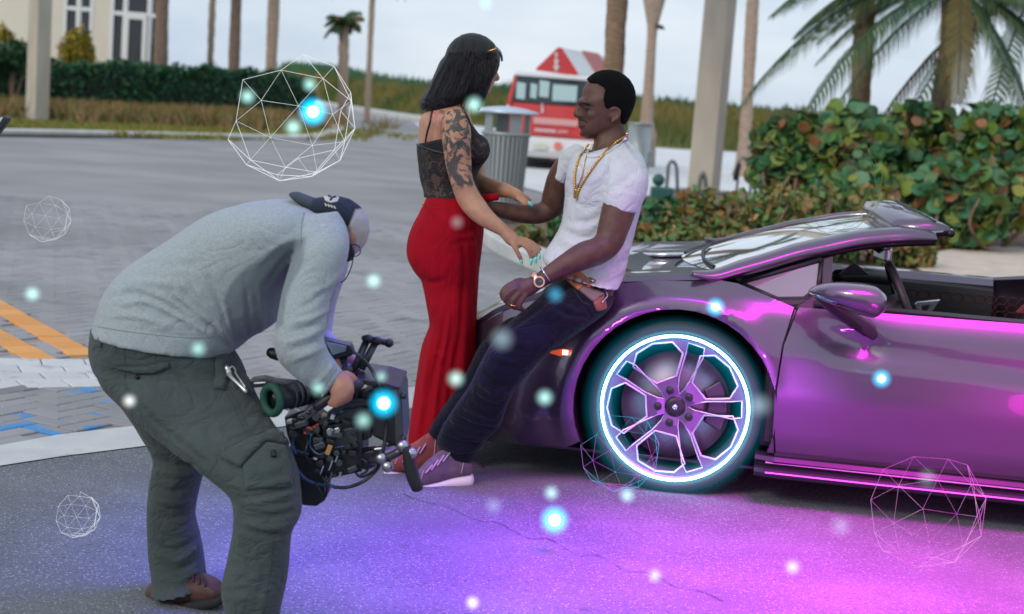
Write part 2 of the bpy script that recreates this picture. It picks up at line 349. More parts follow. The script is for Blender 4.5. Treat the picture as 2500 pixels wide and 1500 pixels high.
m_plaza = mat('pale_concrete', (.66, .68, .69), .8, c2=(.75, .76, .77), scale=.6, bump=.1, bscale=20)
m_pavefar = mat('paving_far', (.25, .245, .255), .85, c2=(.34, .33, .34), scale=.5, bump=.25, bscale=25, detail=6)

sheet('ground', [(-500, -60), (500, -60), (700, 900), (-700, 900)], -.16, m_soil, px=False)
road = sheet('paved_road', [(-30, 4.2), (30, 4.2), (45, 16), (45, 140), (-45, 140), (-45, 16)], -.012, m_pavefar, px=False)
band_lo = [(-1800, 1420), (-600, 1235), (0, 1137), (150, 1114), (376, 1086), (1010, 996), (1700, 930), (2600, 990), (3600, 1010)]
band_hi = [(3600, 960), (2600, 930), (1700, 872), (980, 948), (352, 1037), (150, 1060), (0, 1087), (-600, 1165), (-1800, 1330)]
lot = sheet('asphalt_lot', [(-40, -30), (40, -30)]+[tuple(G(*q)[:2]) for q in reversed(band_lo)], 0, m_asph, px=False)
o = sheet('concrete_band', band_lo+band_hi, .004, m_conc)
# a hairline crack in the asphalt
mb = MB(); cr = catmull(np.array([(985+39*i, 1205+13*i+6*math.sin(i*1.9)+3*math.sin(i*4.1)) for i in range(21)]), 3)
for i in range(len(cr)-1):
    a, b = G(*(cr[i]+rng.normal(0, 2.2, 2)*0), .0035), G(*cr[i+1], .0035); w = .0016*rng.uniform(.3, 1.6); d = (b-a)/np.linalg.norm(b-a); nn = np.array([-d[1], d[0], 0])*w
    mb.add([a-nn, b-nn, b+nn, a+nn], [(0, 1, 2, 3)])
ck = mb.build('crack', mat('crack', (.06, .063, .07), .95), fix=False); tag(ck, kind='structure')
# pavers in herringbone: the nearest as single bricks, the rest welded in one part
wp = lambda pts: [tuple(G(*q)[:2]) for q in pts]
white_poly = wp([(-300, 872), (226, 879), (520, 884), (520, 930), (226, 936), (150, 939), (0, 945), (-300, 968)])
y1 = [(-120, 665), (0, 740), (223, 857), (262, 878), (181, 877), (0, 771), (-120, 700)]; y2 = [(-160, 715), (0, 797), (136, 877), (65, 879), (0, 837), (-160, 748)]
stripes = [wp(y1), wp(y2)]; ban = wp([(0, 1087), (-600, 1165), (-600, 1235), (0, 1137), (376, 1086), (1010, 996), (1700, 930), (1700, 872), (980, 948), (352, 1037)])
lowline = wp([(-1800, 1330), (-600, 1165), (0, 1087), (150, 1060), (352, 1037), (980, 948), (1700, 872), (2600, 930)])
lx = np.array([q[0] for q in lowline]); ly = np.array([q[1] for q in lowline])
L_, Wd_ = .2, .1; ang = math.radians(62); ca, sa = math.cos(ang), math.sin(ang)
# simple robust herringbone: grid test on 4-periodic rule
bricks = []
for r in range(-140, 140):
    for c in range(-140, 140):
        k = (c-r) % 4
        if k == 0: bricks.append(((c+1)*Wd_, (r+.5)*Wd_, True))          # lies along u over cells c, c+1
        elif k == 2: bricks.append(((c+.5)*Wd_, r*Wd_, False))  # lies along v over cells r-1, r
near, rest, blue = [], MB(), 0
blue_px = [[(145, 940), (205, 940), (290, 978), (300, 995), (190, 965), (180, 985), (150, 970)], [(-20, 990), (60, 1010), (200, 1055), (140, 1062), (60, 1040), (-20, 1052)], [(150, 1028), (240, 1010), (300, 1035), (280, 1045), (180, 1050)]]
blue_w = [wp(q) for q in blue_px]
def brick_mesh(lx_, ly_, h=.05):
    b = MB(); c = .006; v = []
    for (zz, ins) in ((-h, 0), (-.004, 0), (0, c)):
        v += [(-lx_/2+ins, -ly_/2+ins, zz), (lx_/2-ins, -ly_/2+ins, zz), (lx_/2-ins, ly_/2-ins, zz), (-lx_/2+ins, ly_/2-ins, zz)]
    f = [(8, 9, 10, 11)]+[(a*4+i, a*4+(i+1) % 4, a*4+4+(i+1) % 4, a*4+4+i) for a in (0, 1) for i in range(4)]
    return np.array(v), f
bv, bf = brick_mesh(.193, .093)
bx0, by0 = -2.0, 9.0
for (u, v, hz_) in bricks:
    x = bx0+u*ca-v*sa; y = by0+u*sa+v*ca
    if not (4.5 < y < 17 and -.45*y-1 < x < .42*y+1): continue
    if y < np.interp(x, lx, ly)+.03: continue
    if inside((x, y), white_poly) or inside((x, y), stripes[0]) or inside((x, y), stripes[1]): continue
    px = to_px(np.array([x, y, 0])); th = ang+(0 if hz_ else math.pi/2); zj = rng.normal(0, .0012)
    isb = any(inside((x, y), q) for q in blue_w)
    if not (-60 < px[0] < 2560): continue
    near.append((px[1], x, y, th, zj, isb)) if (px[0] < 1250 and px[1] > 700) or isb else rest.add(np.c_[bv[:, 0]*math.cos(th)-bv[:, 1]*math.sin(th)+x, bv[:, 0]*math.sin(th)+bv[:, 1]*math.cos(th)+y, bv[:, 2]+zj], bf)
near.sort(reverse=True)
def place_brick(me, x, y, th, z=0., name='brick'):
    o = bpy.data.objects.new(name, me); COL.objects.link(o); o.parent = road; o.location = (x, y, z); o.rotation_euler = (0, 0, th); return o
meb = bpy.data.meshes.new('brick'); meb.from_pydata(bv.tolist(), [], bf); meb.materials.append(m_brick); mebb = meb.copy(); mebb.materials.clear(); mebb.materials.append(m_brick_b)
for k, (q, x, y, th, zj, isb) in enumerate(near):
    if k < 215: place_brick(mebb if isb else meb, x, y, th, zj)
    else: rest.add(np.c_[bv[:, 0]*math.cos(th)-bv[:, 1]*math.sin(th)+x, bv[:, 0]*math.sin(th)+bv[:, 1]*math.cos(th)+y, bv[:, 2]+zj], bf)
o = rest.build('pavers', m_brick, road, fix=False); o['kind'] = 'stuff'
def course(poly_px, width_rows, m, rows=1):
    """bricks in straight courses between the two long edges of a stripe"""
    (a0, a1, b1, b0) = [G(*q) for q in poly_px]; n = max(1, int(np.linalg.norm(a1-a0)/.2))
    for r in range(rows):
        p0 = a0+(b0-a0)*(r+.5)/rows; p1 = a1+(b1-a1)*(r+.5)/rows; w = (np.linalg.norm(b0-a0)+np.linalg.norm(b1-a1))/2/rows
        d = p1-p0; th = math.atan2(d[1], d[0]); perp = abs(np.cross(d/np.linalg.norm(d), (b0-a0)/rows)[2]); v_, f_ = brick_mesh(np.linalg.norm(d)/n-.007, perp-.007)
        me = bpy.data.meshes.new('brick'); me.from_pydata(v_.tolist(), [], f_); me.materials.append(m)
        for i in range(n):
            t = (i+.5+(.5 if r % 2 else 0))/n
            if t < 1: p = p0+d*t; place_brick(me, p[0], p[1], th, .003+rng.normal(0, .001))
course([(-150, 648), (225, 857), (185, 877), (-150, 682)], 1, m_brick_y); course([(-150, 722), (138, 877), (65, 879), (-150, 760)], 1, m_brick_y)
course([(-120, 874), (520, 884), (520, 930), (-120, 955)], 2, m_brick_w, rows=4)

# white plaza, kerbs, planted bed
sheet('concrete_plaza', [(1180, 432), (1010, 300), (1150, 305), (1330, 330), (1640, 360), (1900, 372), (2700, 420), (3300, 520), (2600, 600), (1440, 500)], .004, m_plaza)
def kerb(name, pts, w, h, label):
    A = catmull([G(*q) for q in pts], 5); R = []
    for i, p in enumerate(A):
        t = A[min(i+1, len(A)-1)]-A[max(i-1, 0)]; t /= np.linalg.norm(t); nn = np.array([-t[1], t[0], 0])
        R.append([p+nn*a*w+np.array([0, 0, b*h]) for a, b in ((-.5, -1), (-.5, .85), (-.42, 1), (.42, 1), (.5, .85), (.5, -1))])
    o = MB().rings(np.array(R)).build(name, m_curb); tag(o, kind='structure'); return o
kerb('kerb', [(-700, 330), (-300, 329), (0, 331), (300, 335), (600, 341), (740, 342), (800, 333), (822, 318), (818, 300)], .5, .13, '')
kerb('kerb', [(760, 252), (830, 263), (920, 279), (1010, 293), (1120, 304)], .9, .3, '')
kerb('kerb', [(1150, 520), (1185, 565), (1240, 612), (1330, 655), (1500, 720), (1700, 745), (2100, 770), (2700, 820)], .32, .13, '')
isl = sheet('planted_island', [(-700, 327), (0, 328), (300, 332), (600, 338), (740, 339), (795, 331), (816, 318), (812, 300), (760, 255), (300, 215), (-700, 160)], .05, mat('lawn', (.05, .085, .02), .95, c2=(.16, .13, .05), scale=1.2, bump=.6, bscale=20))
bed = sheet('planting_bed', [(1165, 530), (1205, 575), (1260, 612), (1340, 645), (1500, 705), (1700, 728), (2100, 752), (2700, 800), (3300, 760), (3200, 520), (1900, 470), (1500, 480), (1280, 500)], .07, mat('mulch', (.11, .065, .045), .95, c2=(.3, .2, .15), scale=14, bump=.8, bscale=60, detail=6))
sheet('sand_patch', [(2230, 650), (2290, 615), (2360, 600), (2500, 603), (2900, 640), (2900, 760), (2500, 700), (2300, 690)], .085, mat('sand', (.6, .5, .42), .95, c2=(.74, .62, .52), scale=5, bump=.7, bscale=25, detail=7))

# ------------------------------------------------------------ dune
m_dune = mat('dune_soil', (.2, .17, .08), .95, c2=(.12, .16, .05), scale=.25)
base = [(690, 236), (760, 250), (830, 261), (1010, 288), (1250, 318), (1450, 344), (1620, 362), (1900, 378), (2500, 425), (3200, 480)]
top = [(690, 176), (760, 180), (830, 187), (1010, 214), (1250, 228), (1450, 244), (1620, 261), (1900, 280), (2500, 325), (3200, 380)]
B = catmull([G(*q) for q in base], 4); TP = catmull([(*q,) for q in top], 4); R = []
for i, b in enumerate(B):
    d = b[1]; c = W(TP[i][0], TP[i][1], d*1.12+4); c[2] -= .25; mid = (b+c)/2; mid[2] = c[2]*.62; bk = c.copy(); bk[1] += 40; bk[2] = -.3
    fr = b.copy(); fr[2] = -.2; R.append([fr, b+np.array([0, 0, .05]), mid, c, bk])
R = np.array(R)
mb = MB(); m_, n_ = R.shape[:2]; mb.add(R.reshape(-1, 3), [(i*n_+j, (i+1)*n_+j, (i+1)*n_+j+1, i*n_+j+1) for i in range(m_-1) for j in range(n_-1)])
o = mb.build('dune', m_dune, smooth=True); o['kind'] = 'structure'
K = 26000; ii = rng.uniform(0, m_-1.001, K); t = rng.beta(1.2, 1, K)*2; i0 = ii.astype(int); fi = (ii-i0)[:, None]
row = lambda k: R[i0, k]*(1-fi)+R[i0+1, k]*fi
tt = t[:, None]; P0 = np.where(tt < 1, row(1)*(1-tt)+row(2)*tt, row(2)*(2-tt)+row(3)*(tt-1)); P0 = P0+rng.normal(0, .2, P0.shape)*np.array([1, 1, 0])
h = rng.uniform(.3, .75, K)*(P0[:, 1]/75)**.5; w = rng.uniform(.03, .09, K)*(P0[:, 1]/60); lean = rng.normal(0, .25, (K, 2))
V = np.stack([P0+np.c_[-w, 0*w, -.15+0*w], P0+np.c_[w, 0*w, -.15+0*w], P0+np.c_[lean[:, 0]*h, lean[:, 1]*h, h]], 1)
gm = mat('dune_grass', (.2, .17, .05), .9, isl=[(.2, .15, .035), (.3, .2, .06), (.12, .14, .03), (.25, .2, .07), (.09, .13, .04)])
addmix(gm, 'noise', .12, .42, .62, (.08, .12, .03), detail=3)
me = bpy.data.meshes.new('dune_grass'); me.from_pydata(V.reshape(-1, 3).tolist(), [], [(3*i, 3*i+1, 3*i+2) for i in range(K)]); o = link('dune_grass', me, gm, None, False); tag(o, 'tall golden and green grass covering the dunes', 'grass', kind='stuff')
# green fringe along the crest
K = 5000; ii = rng.uniform(0, m_-1.001, K); i0 = ii.astype(int); fi = (ii-i0)[:, None]; P0 = row(3)+rng.normal(0, .4, (K, 3))*np.array([1, 1, .25])+np.array([0, 0, .1])
h = rng.uniform(.25, .7, K)*(P0[:, 1]/80); w = rng.uniform(.08, .2, K)
V = np.stack([P0+np.c_[-w, 0*w, -.3+0*w], P0+np.c_[w, 0*w, -.3+0*w], P0+np.c_[rng.normal(0, .2, K), 0*w, h]], 1)
me = bpy.data.meshes.new('fringe'); me.from_pydata(V.reshape(-1, 3).tolist(), [], [(3*i, 3*i+1, 3*i+2) for i in range(K)]); o = link('dune_scrub', me, mat('scrub', (.03, .12, .07), .9, isl=[(.02, .09, .05), (.04, .15, .08), (.07, .16, .06)]), None, False); tag(o, 'low green scrub along the crest of the dunes', 'scrub', kind='stuff')
# roadside tufts on the island edge
def tufts(name, pts, n, hgt, col, label, spread=(1, .6), z0=.05):
    V = []; F = []; k = 0
    for _ in range(n):
        i = rng.uniform(0, len(pts)-1.001); a = int(i); q = np.array(pts[a])*(1-(i-a))+np.array(pts[a+1])*(i-a); c = G(*q, z0)+np.array([rng.normal(0, spread[0]), rng.normal(0, spread[1]), 0])
        for b in range(14):
            l = rng.normal(0, .5, 2)*hgt; w = .02+.02*rng.random(); o_ = rng.normal(0, .12, 2); p = c+np.array([o_[0], o_[1], 0]); hh = hgt*rng.uniform(.5, 1.2)
            V += [p+[-w, 0, 0], p+[w, 0, 0], p+[l[0], l[1], hh]]; F.append((k, k+1, k+2)); k += 3
    me = bpy.data.meshes.new(name); me.from_pydata([tuple(v) for v in V], [], F); o = link(name, me, mat(name, col[0], .9, isl=col), None, False); return tag(o, label, 'grass', kind='stuff')
tufts('ornamental_grass', [(-100, 282), (200, 296), (400, 302), (600, 306), (760, 302)], 620, .55, [(.3, .2, .07), (.22, .12, .06), (.1, .14, .03), (.35, .24, .12)], 'tawny ornamental grasses in front of the clipped hedge', (1.2, 1.2))
tufts('lawn_grass', [(0, 312), (300, 317), (600, 321), (780, 314)], 800, .12, [(.1, .18, .02), (.2, .2, .04), (.3, .22, .07)], 'rough mown grass strip along the island kerb', (1.5, .7))

# ------------------------------------------------------------ hedge, shrubs
def leafy(name, box_pts, n, size, cols, parent=None, shape='quad', npt=4, up=.2):
    V, F = leaves(npt, box_pts, size, shape, up=up); me = bpy.data.meshes.new(name); me.from_pydata(V.tolist(), [], F); return link(name, me, mat(name+'_mat'+str(abs(hash(tuple(cols[0]))) % 999), cols[0], .55, isl=cols, spec=.35), parent, False)
ha, hb = G(-300, 268), G(762, 300); hd = (hb-ha)[:2]; hl = np.linalg.norm(hd)
hpx = lambda t: to_px((ha+(hb-ha)*t))[0]
hh_ = lambda t: W(hpx(t), np.interp(hpx(t), [-300, 0, 400, 600, 720, 770], [150, 152, 166, 176, 186, 215]), (ha+(hb-ha)*t)[1])[2]
hT = np.linspace(0, 1, 24); hH = [hh_(q) for q in hT]
hedge = thing('hedge', 'long dark green clipped hedge in front of the cream building', 'hedge', ((ha+hb)/2*np.array([1, 1, 0])))
K = 26000; t = rng.random(K); v = rng.beta(.9, .8, K); wv = rng.uniform(-1, 1, K)
htop = np.interp(t, hT, hH)
P0 = np.c_[ha[0]+hd[0]*t, ha[1]+hd[1]*t+wv*1.1*np.sqrt(1-v**3*.5), v*htop+.3*wob(np.c_[t*60, v*3, wv], 1.6, 3)+rng.normal(0, .05, K)+.05]
o = leafy('foliage', P0, K, .19, [(.012, .08, .035), (.02, .12, .06), (.04, .16, .06), (.015, .085, .05), (.12, .16, .04)], hedge); o['kind'] = 'stuff'
mb = MB()
for i in range(26): q = ha+(hb-ha)*(i+.5)/26; mb.tube([q*[1, 1, 0], q*[1, 1, 0]+[rng.normal(0, .2), 0, 1.0]], [.06, .03], 6)
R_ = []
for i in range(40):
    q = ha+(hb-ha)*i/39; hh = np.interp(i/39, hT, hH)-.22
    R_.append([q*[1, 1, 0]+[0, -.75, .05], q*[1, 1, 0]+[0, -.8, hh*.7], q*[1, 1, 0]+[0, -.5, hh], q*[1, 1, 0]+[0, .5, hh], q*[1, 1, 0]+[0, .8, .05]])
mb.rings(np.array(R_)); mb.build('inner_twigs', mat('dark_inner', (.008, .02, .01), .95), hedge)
def bush(name, label, x, ybase, ytop, wpx, d, cols, n, size, group=None, shape='quad', npt=4, trunk=True):
    c = W(x, ybase, d); tp = W(x, ytop, d); c0 = np.array([c[0], d, 0]); R = pm(wpx, d)/2; h = tp[2]
    r = thing(name, label, 'shrub', c0, group); zc = max(c[2], .1)
    P = rng.normal(size=(n, 3)); P /= np.linalg.norm(P, axis=1)[:, None]; P *= rng.uniform(.55, 1, n)[:, None]; P = P*(1+.55*wob(P, 3.4, int(x)))[:, None]
    P = c0+np.array([0, 0, (zc+h)/2])+P*np.array([R, R, (h-zc)/2])
    leafy('foliage', P, n, size, cols, r, shape, npt)['kind'] = 'stuff'
    mb = MB()
    for k in range(5): e = c0+np.array([rng.normal(0, R*.4), rng.normal(0, R*.4), zc+(h-zc)*.6]); mb.tube([c0, (c0+e)/2+[0, 0, .1], e], [.05, .03, .012], 6, 3)
    mb.build('stem', mat('bark', (.12, .08, .055), .9, c2=(.2, .14, .1), scale=20, bump=.6, bscale=60), r, True)
    return r
crot = [(.42, .32, .01), (.3, .22, .01), (.12, .13, .02), (.5, .36, .03), (.2, .16, .01)]
bush('croton_bush', 'yellow leaved bush above the hedge between two windows', 187, 185, 62, 92, 56, crot, 1300, .2)
bush('croton_bush', 'yellow and green leaved bush at the left edge above the hedge', 0, 180, 52, 80, 56, crot, 1000, .2)
bush('green_bush', 'dark green bush standing behind the left end of the hedge', 30, 175, 100, 150, 45, [(.012, .05, .02), (.03, .09, .03), (.02, .07, .02)], 1600, .2)

# ------------------------------------------------------------ building
m_wall = mat('cream_render', (.72, .66, .55), .85, c2=(.78, .73, .62), scale=.4, bump=.1, bscale=10)
m_wht = mat('white_frame', (.8, .8, .8), .5); m_gls = mat('dark_glass', (.02, .025, .035), .08, spec=.6)
D = 62; bl = thing('cream_building', 'cream rendered building with tall white framed windows behind the hedge', 'building', W(100, 200, D)*[1, 1, 0])
def wallbox(x0, x1, y0, y1, d0=D, th=.3, m=m_wall, name='wall', par=None):
    a = W(x0, y0, d0); b = W(x1, y1, d0); q = MB(); zt, zb = a[2], max(b[2], 0); xa, xb = sorted((a[0], b[0]))
    q.box([(xa+xb)/2, d0+th/2, (zt+zb)/2], [xb-xa, th, abs(zt-zb)]); return q.build(name, m, par if par is not None else bl)
X = lambda px: W(px, 80, D)[0]
q = MB()
for x0, x1 in ((-520, 152), (226, 268), (386, 396)): q.box([(X(x0)+X(x1))/2, D+.4, 4.5], [X(x1)-X(x0), .8, 9])
q.box([(X(152)+X(226))/2, D+.4, .35], [X(226)-X(152), .8, .7]); q.box([(X(268)+X(386))/2, D+.4, .1], [X(386)-X(268), .8, .2])
q.box([(X(-520)+X(396))/2, D+.4, 9.3], [X(396)-X(-520)+.8, 1.4, .6]); q.build('wall', m_wall, bl)
def window(x0, x1, z0, z1, vbars, hbars, lab=None):
    f = MB(); t = .13; xa, xb = X(x0), X(x1); y = D+.05
    f.box([(xa+xb)/2, y, z1-t/2], [xb-xa, .16, t]); f.box([(xa+xb)/2, y, z0+t/2], [xb-xa, .16, t])
    for xx in (xa+t/2, xb-t/2): f.box([xx, y, (z0+z1)/2], [t, .156, z1-z0-2*t])
    for v in vbars: f.box([X(v), y, (z0+z1)/2], [.15, .152, z1-z0-2*t])
    for hh in hbars: f.box([(xa+xb)/2, y, hh], [xb-xa-2*t, .148, .13])
    w = f.build('window', m_wht, bl)
    xs = [xa]+[X(v) for v in vbars]+[xb]; zs = [z0]+list(hbars)+[z1]
    for i in range(len(xs)-1):
        for j in range(len(zs)-1): MB().box([(xs[i]+xs[i+1])/2, D+.12, (zs[j]+zs[j+1])/2], [xs[i+1]-xs[i]-.2, .02, zs[j+1]-zs[j]-.16]).build('pane', m_gls, w)
    return w
zz = lambda y, x=200: W(x, y, D)[2]
window(153, 226, .7, 8, [189], [zz(22), zz(22)+3.2]); 
window(268, 386, .2, 8, [303, 362], [zz(33, 300), zz(33, 300)+3.2])
dr = MB(); y_ = D-.06
for xa, xb in ((306, 315), (349, 358)): dr.box([(X(xa)+X(xb))/2, y_, 1.9], [X(xb)-X(xa), .12, 3.4])
dr.box([(X(306)+X(358))/2, y_, 3.7], [X(358)-X(306), .124, .24]); dd = dr.build('door', m_wht, bl)
MB().box([(X(315)+X(349))/2, y_+.02, 1.9], [X(349)-X(315), .02, 3.36]).build('pane', m_gls, dd)

# ------------------------------------------------------------ square light poles
def pole(label, x0, y0, x1, yt, wpx, d, rot, hgt=9):
    a = G(x0, y0); s = pm(wpx, a[1])/(abs(math.cos(rot))+abs(math.sin(rot))); r = thing('light_pole', label, 'light pole', a*[1, 1, 0], 'square light poles')
    t = W(x1, yt, a[1]); dx = (t[0]-a[0])/(t[2]); Rz = np.array(Matrix.Rotation(rot, 3, 'Z'))
    sh = MB(); v = np.array([(x, y) for x, y in ((-.5, -.5), (.5, -.5), (.5, .5), (-.5, .5))])@Rz[:2, :2].T*s
    sh.rings([[[a[0]+dx*z+p[0]*k, a[1]+p[1]*k, z] for p in v] for z, k in ((-.1, 1), (hgt, .96))])
    sh.build('shaft', mat('pole_concrete', (.46, .41, .33), .8, c2=(.54, .48, .4), scale=3, bump=.3, bscale=30, stretch=(1, 1, .3)), r, bevel=.02)
    MB().box([a[0]+dx*hgt, a[1]-.6, hgt+.1], [.4, 1.3, .16]).build('lamp_head', mat('lamp_grey', (.2, .2, .2), .4, .5), r)
    MB().box([a[0], a[1], .06], [s*1.8, s*1.8, .12], Rz).build('base_plate', mat('lamp_grey', (.2, .2, .2)), r); return r
pole('square tan and grey light pole beside the hedge at the left', 90, 303, 99, 0, 57, 39, math.radians(-38))
pole('tall square tan and grey light pole behind the seated man', 1716, 480, 1760, 0, 84, 29, math.radians(-25))

# ------------------------------------------------------------ palm trunks
m_tr = mat('palm_bark', (.15, .1, .075), .95, c2=(.27, .19, .14), scale=9, stretch=(1, 1, 4), bump=.9, bscale=14)
m_tr2 = mat('palm_bark_pale', (.33, .24, .18), .95, c2=(.45, .34, .26), scale=6, stretch=(1, 1, 5), bump=.9, bscale=12)
def trunk(name, par, x0, y0, x1, yt, wpx, d=None, m=m_tr, flare=1.25, hgt=7, zbase=0, rough=.06, ring=.22, ex=0):
    a = G(x0, y0) if d is None else W(x0, y0, d); a = np.array([a[0], a[1], zbase]); d = a[1]
    p0 = W(x0, y0, d); p1 = W(x1, yt, d); dx = (p1[0]-p0[0])/(p1[2]-p0[2]+1e-9); r0 = pm(wpx, d)/2; xs0 = p0[0]-dx*p0[2]
    R = []; n = int(hgt/(ring/3)); th = np.linspace(0, 2*math.pi, 18, endpoint=False); ph = rng.uniform(0, 6)
    for i in range(n+1):
        z = hgt*i/n; rr = r0*(1+(flare-1)*math.exp(-z/.35))*(1+rough*(((z/ring) % 1)-.5))*(1+.05*math.sin(z*2.1+ph))
        R.append(np.c_[xs0+dx*z+ex*z*z+np.cos(th)*rr*(1+rough*.6*np.sin(th*5+z*9)), a[1]+np.sin(th)*rr, np.full(18, z)])
    return MB().rings(R).build('trunk', m, par, True), np.array([xs0+dx*hgt+ex*hgt*hgt, a[1], hgt])
def frond_mesh(length, droop, n=34, leaf=.42, wid=.026, rise=.5):
    """arching rachis with drooping leaflets, in local coordinates pointing along +x"""
    mb = MB(); P = []
    for i in range(n+1):
        t = i/n; P.append(np.array([length*(t-.12*t*t), 0, length*(rise*t-droop*t*t)]))
    mb.tube(P[::3], [.025*(1-.8*i/(len(P[::3])-1))+.004 for i in range(len(P[::3]))], 5)
    for i in range(3, n+1):
        t = i/n; p = P[i]; T = P[i]-P[i-1]; T /= np.linalg.norm(T); l = leaf*math.sin(math.pi*min(1, .12+t*.85))**.6*rng.uniform(.8, 1.1)
        for s in (-1, 1):
            for k in range(2):
                p_ = p+T*length/n*k*.5; dr = np.array([T[0]*.5, s*.8, T[2]*.5-.25]); dr /= np.linalg.norm(dr); e1 = p_+dr*l*.5; e2 = e1+(dr*.55+np.array([0, 0, -.85]))*l*.55; w_ = T*wid
                mb.add([p_-w_*.5, p_+w_*.5, e1+w_*.6, e1-w_*.6, e2], [(0, 1, 2, 3), (3, 2, 4)])
    return mb.mesh('frond', False)
m_fr = mat('frond_green', (.03, .07, .02), .6, isl=[(.015, .055, .025), (.03, .09, .04), (.05, .1, .03), (.1, .12, .03)])
m_fry = mat('frond_dry', (.16, .12, .03), .7, isl=[(.17, .13, .03), (.12, .09, .03), (.08, .08, .02)])
fans = {}
def crown(par, top, spec, leaf=.42, n=44):
    for (az, L0, rise, dr, m) in spec:
        me = frond_mesh(L0, dr, n, leaf, rise=rise); o = link('frond', me, m, None, False); o.parent = par; o.location = Vector(top)-origin_of(par); o.rotation_euler = (0, 0, math.radians(az))
def rnd_crown(k, L0, rise, dr): return [(360*i/k+rng.uniform(-12, 12), L0*rng.uniform(.8, 1.1), rise*rng.uniform(.2, 1.4), dr*rng.uniform(.7, 1.3), m_fr if i % 5 else m_fry) for i in range(k)]
def palm(label, x0, y0, x1, yt, w, d, m=m_tr, hgt=7.5, k=14, L0=2.2, cat='palm tree', group='palm trees with only the trunk in view', flare=1.25, leaf=.42, ex=0, rough=.06, spec=None, rise=.7, dr=.9):
    a = W(x0, y0, d); r = thing('palm_tree', label, cat, (a[0], d, 0), group)
    _, tp = trunk('trunk', r, x0, y0, x1, yt, w, d, m, flare, hgt, ex=ex, rough=rough); crown(r, tp, spec or rnd_crown(k, L0, rise, dr), leaf); return r
palm('thick brown palm trunk standing against the corner of the building', 392, 170, 396, 0, 33, 56)
palm('very thin pale crooked palm trunk right of the building', 513, 158, 519, 0, 15, 70, m_tr2, rough=.3)
palm('dark grey brown palm trunk, middle one of three over the hedge', 571, 165, 577, 0, 27, 60)
palm('pale brown palm trunk behind the large white wire globe', 662, 160, 669, 0, 28, 64, m_tr2)
palm('thin bare palm trunk rising from the dunes left of the woman', 900, 192, 909, 0, 14, 75, m_tr2)
palm('thick ringed palm trunk rising behind the head of the seated man', 1497, 190, 1507, 0, 52, 24, mat('palm_bark_warm', (.2, .13, .08), .95, c2=(.33, .23, .15), scale=7, stretch=(1, 1, 5), bump=.9, bscale=14), hgt=6)
palm('slim palm trunk with pale swollen foot right of the light pole', 1819, 345, 1838, 0, 30, 40, m_tr2, flare=1.9, k=16, rise=.2, dr=.5)
palm('thick smooth palm trunk rising out of the sea grapes', 2098, 290, 2113, 0, 47, 22, mat('palm_bark_warm', (.2, .13, .08)), hgt=6.5, group=None)
r = palm('short cabbage palm with a round green head over the hedge', 838, 195, 840, 60, 24, 72, m_tr2, hgt=W(838, 52, 70)[2], k=22, L0=.95, group=None, flare=1.1, rough=.15, rise=.9, dr=.75, leaf=.45)
sp = [(188, 3.22, .05, .62, m_fr), (172, 2.23, .55, .5, m_fr), (205, 2.60, -.2, .55, m_fr), (330, 2.60, .1, .7, m_fr), (350, 2.98, .25, .6, m_fr), (5, 3.10, .1, .5, m_fr), (60, 2.48, .5, .5, m_fr), (150, 2.48, .3, .6, m_fr), (197, 2.98, .35, .55, m_fr), (315, 1.55, -.8, .5, m_fr), (340, 2.11, -.3, .5, m_fr), (262, 1.3, -.8, .4, m_fry)]
palm('coconut palm with long drooping fronds over the sea grapes', 2283, 290, 2335, 0, 38, 21, hgt=W(2335, -40, 21)[2], spec=sp, group=None, leaf=.5)
palm('pale palm trunk close beside the coconut palm', 2306, 290, 2312, 0, 30, 23, m_tr2, hgt=5.5, group=None, k=12, L0=2.6)
palm('leaning palm whose fronds hang in at the upper right corner', 2600, 300, 2560, 0, 46, 22, hgt=W(2540, -60, 22)[2], group=None, spec=[(180, 3.4, .2, .6, m_fr), (200, 3.6, .1, .7, m_fr), (215, 3, -.2, .6, m_fr), (160, 3.4, .2, .5, m_fr), (240, 3, -.3, .6, m_fr), (0, 4, .3, .5, m_fr), (90, 4, .3, .5, m_fr), (270, 3.4, -.1, .7, m_fr), (190, 2.6, -.4, .5, m_fry)], leaf=.45)

# lamp post with a flared head and a small spotlight
a = W(1577, 380, 42); lp = thing('lamp_post', 'brown round lamp post with a flared head and a small black spotlight', 'lamp post', (a[0], 42, 0))
t = W(1597, 0, 42); R = []; th = np.linspace(0, 2*math.pi, 18, endpoint=False); w0 = pm(15, 42)
b0 = W(1577, 330, 42); dx = (t[0]-b0[0])/(t[2]-b0[2]); z60 = W(1594, 66, 42)[2]
for z, k in ((0, 2.2), (.9, 2.1), (1.2, 1.35), (2.0, 1.1), (z60-.3, .95), (z60, 1.05), (z60+.5, 1.9), (z60+.8, 2.4), (z60+1.2, 2.5)): R.append(np.c_[b0[0]+dx*(z-b0[2])+np.cos(th)*w0*k*.8, 42+np.sin(th)*w0*k*.8, np.full(18, z)])
MB().rings(R).build('post', m_tr2, lp, True)
MB().prism([(1603, 60), (1618, 62), (1624, 72), (1606, 70)], 41.8, .25).build('spotlight', mat('black_metal', (.02, .02, .022), .5), lp)

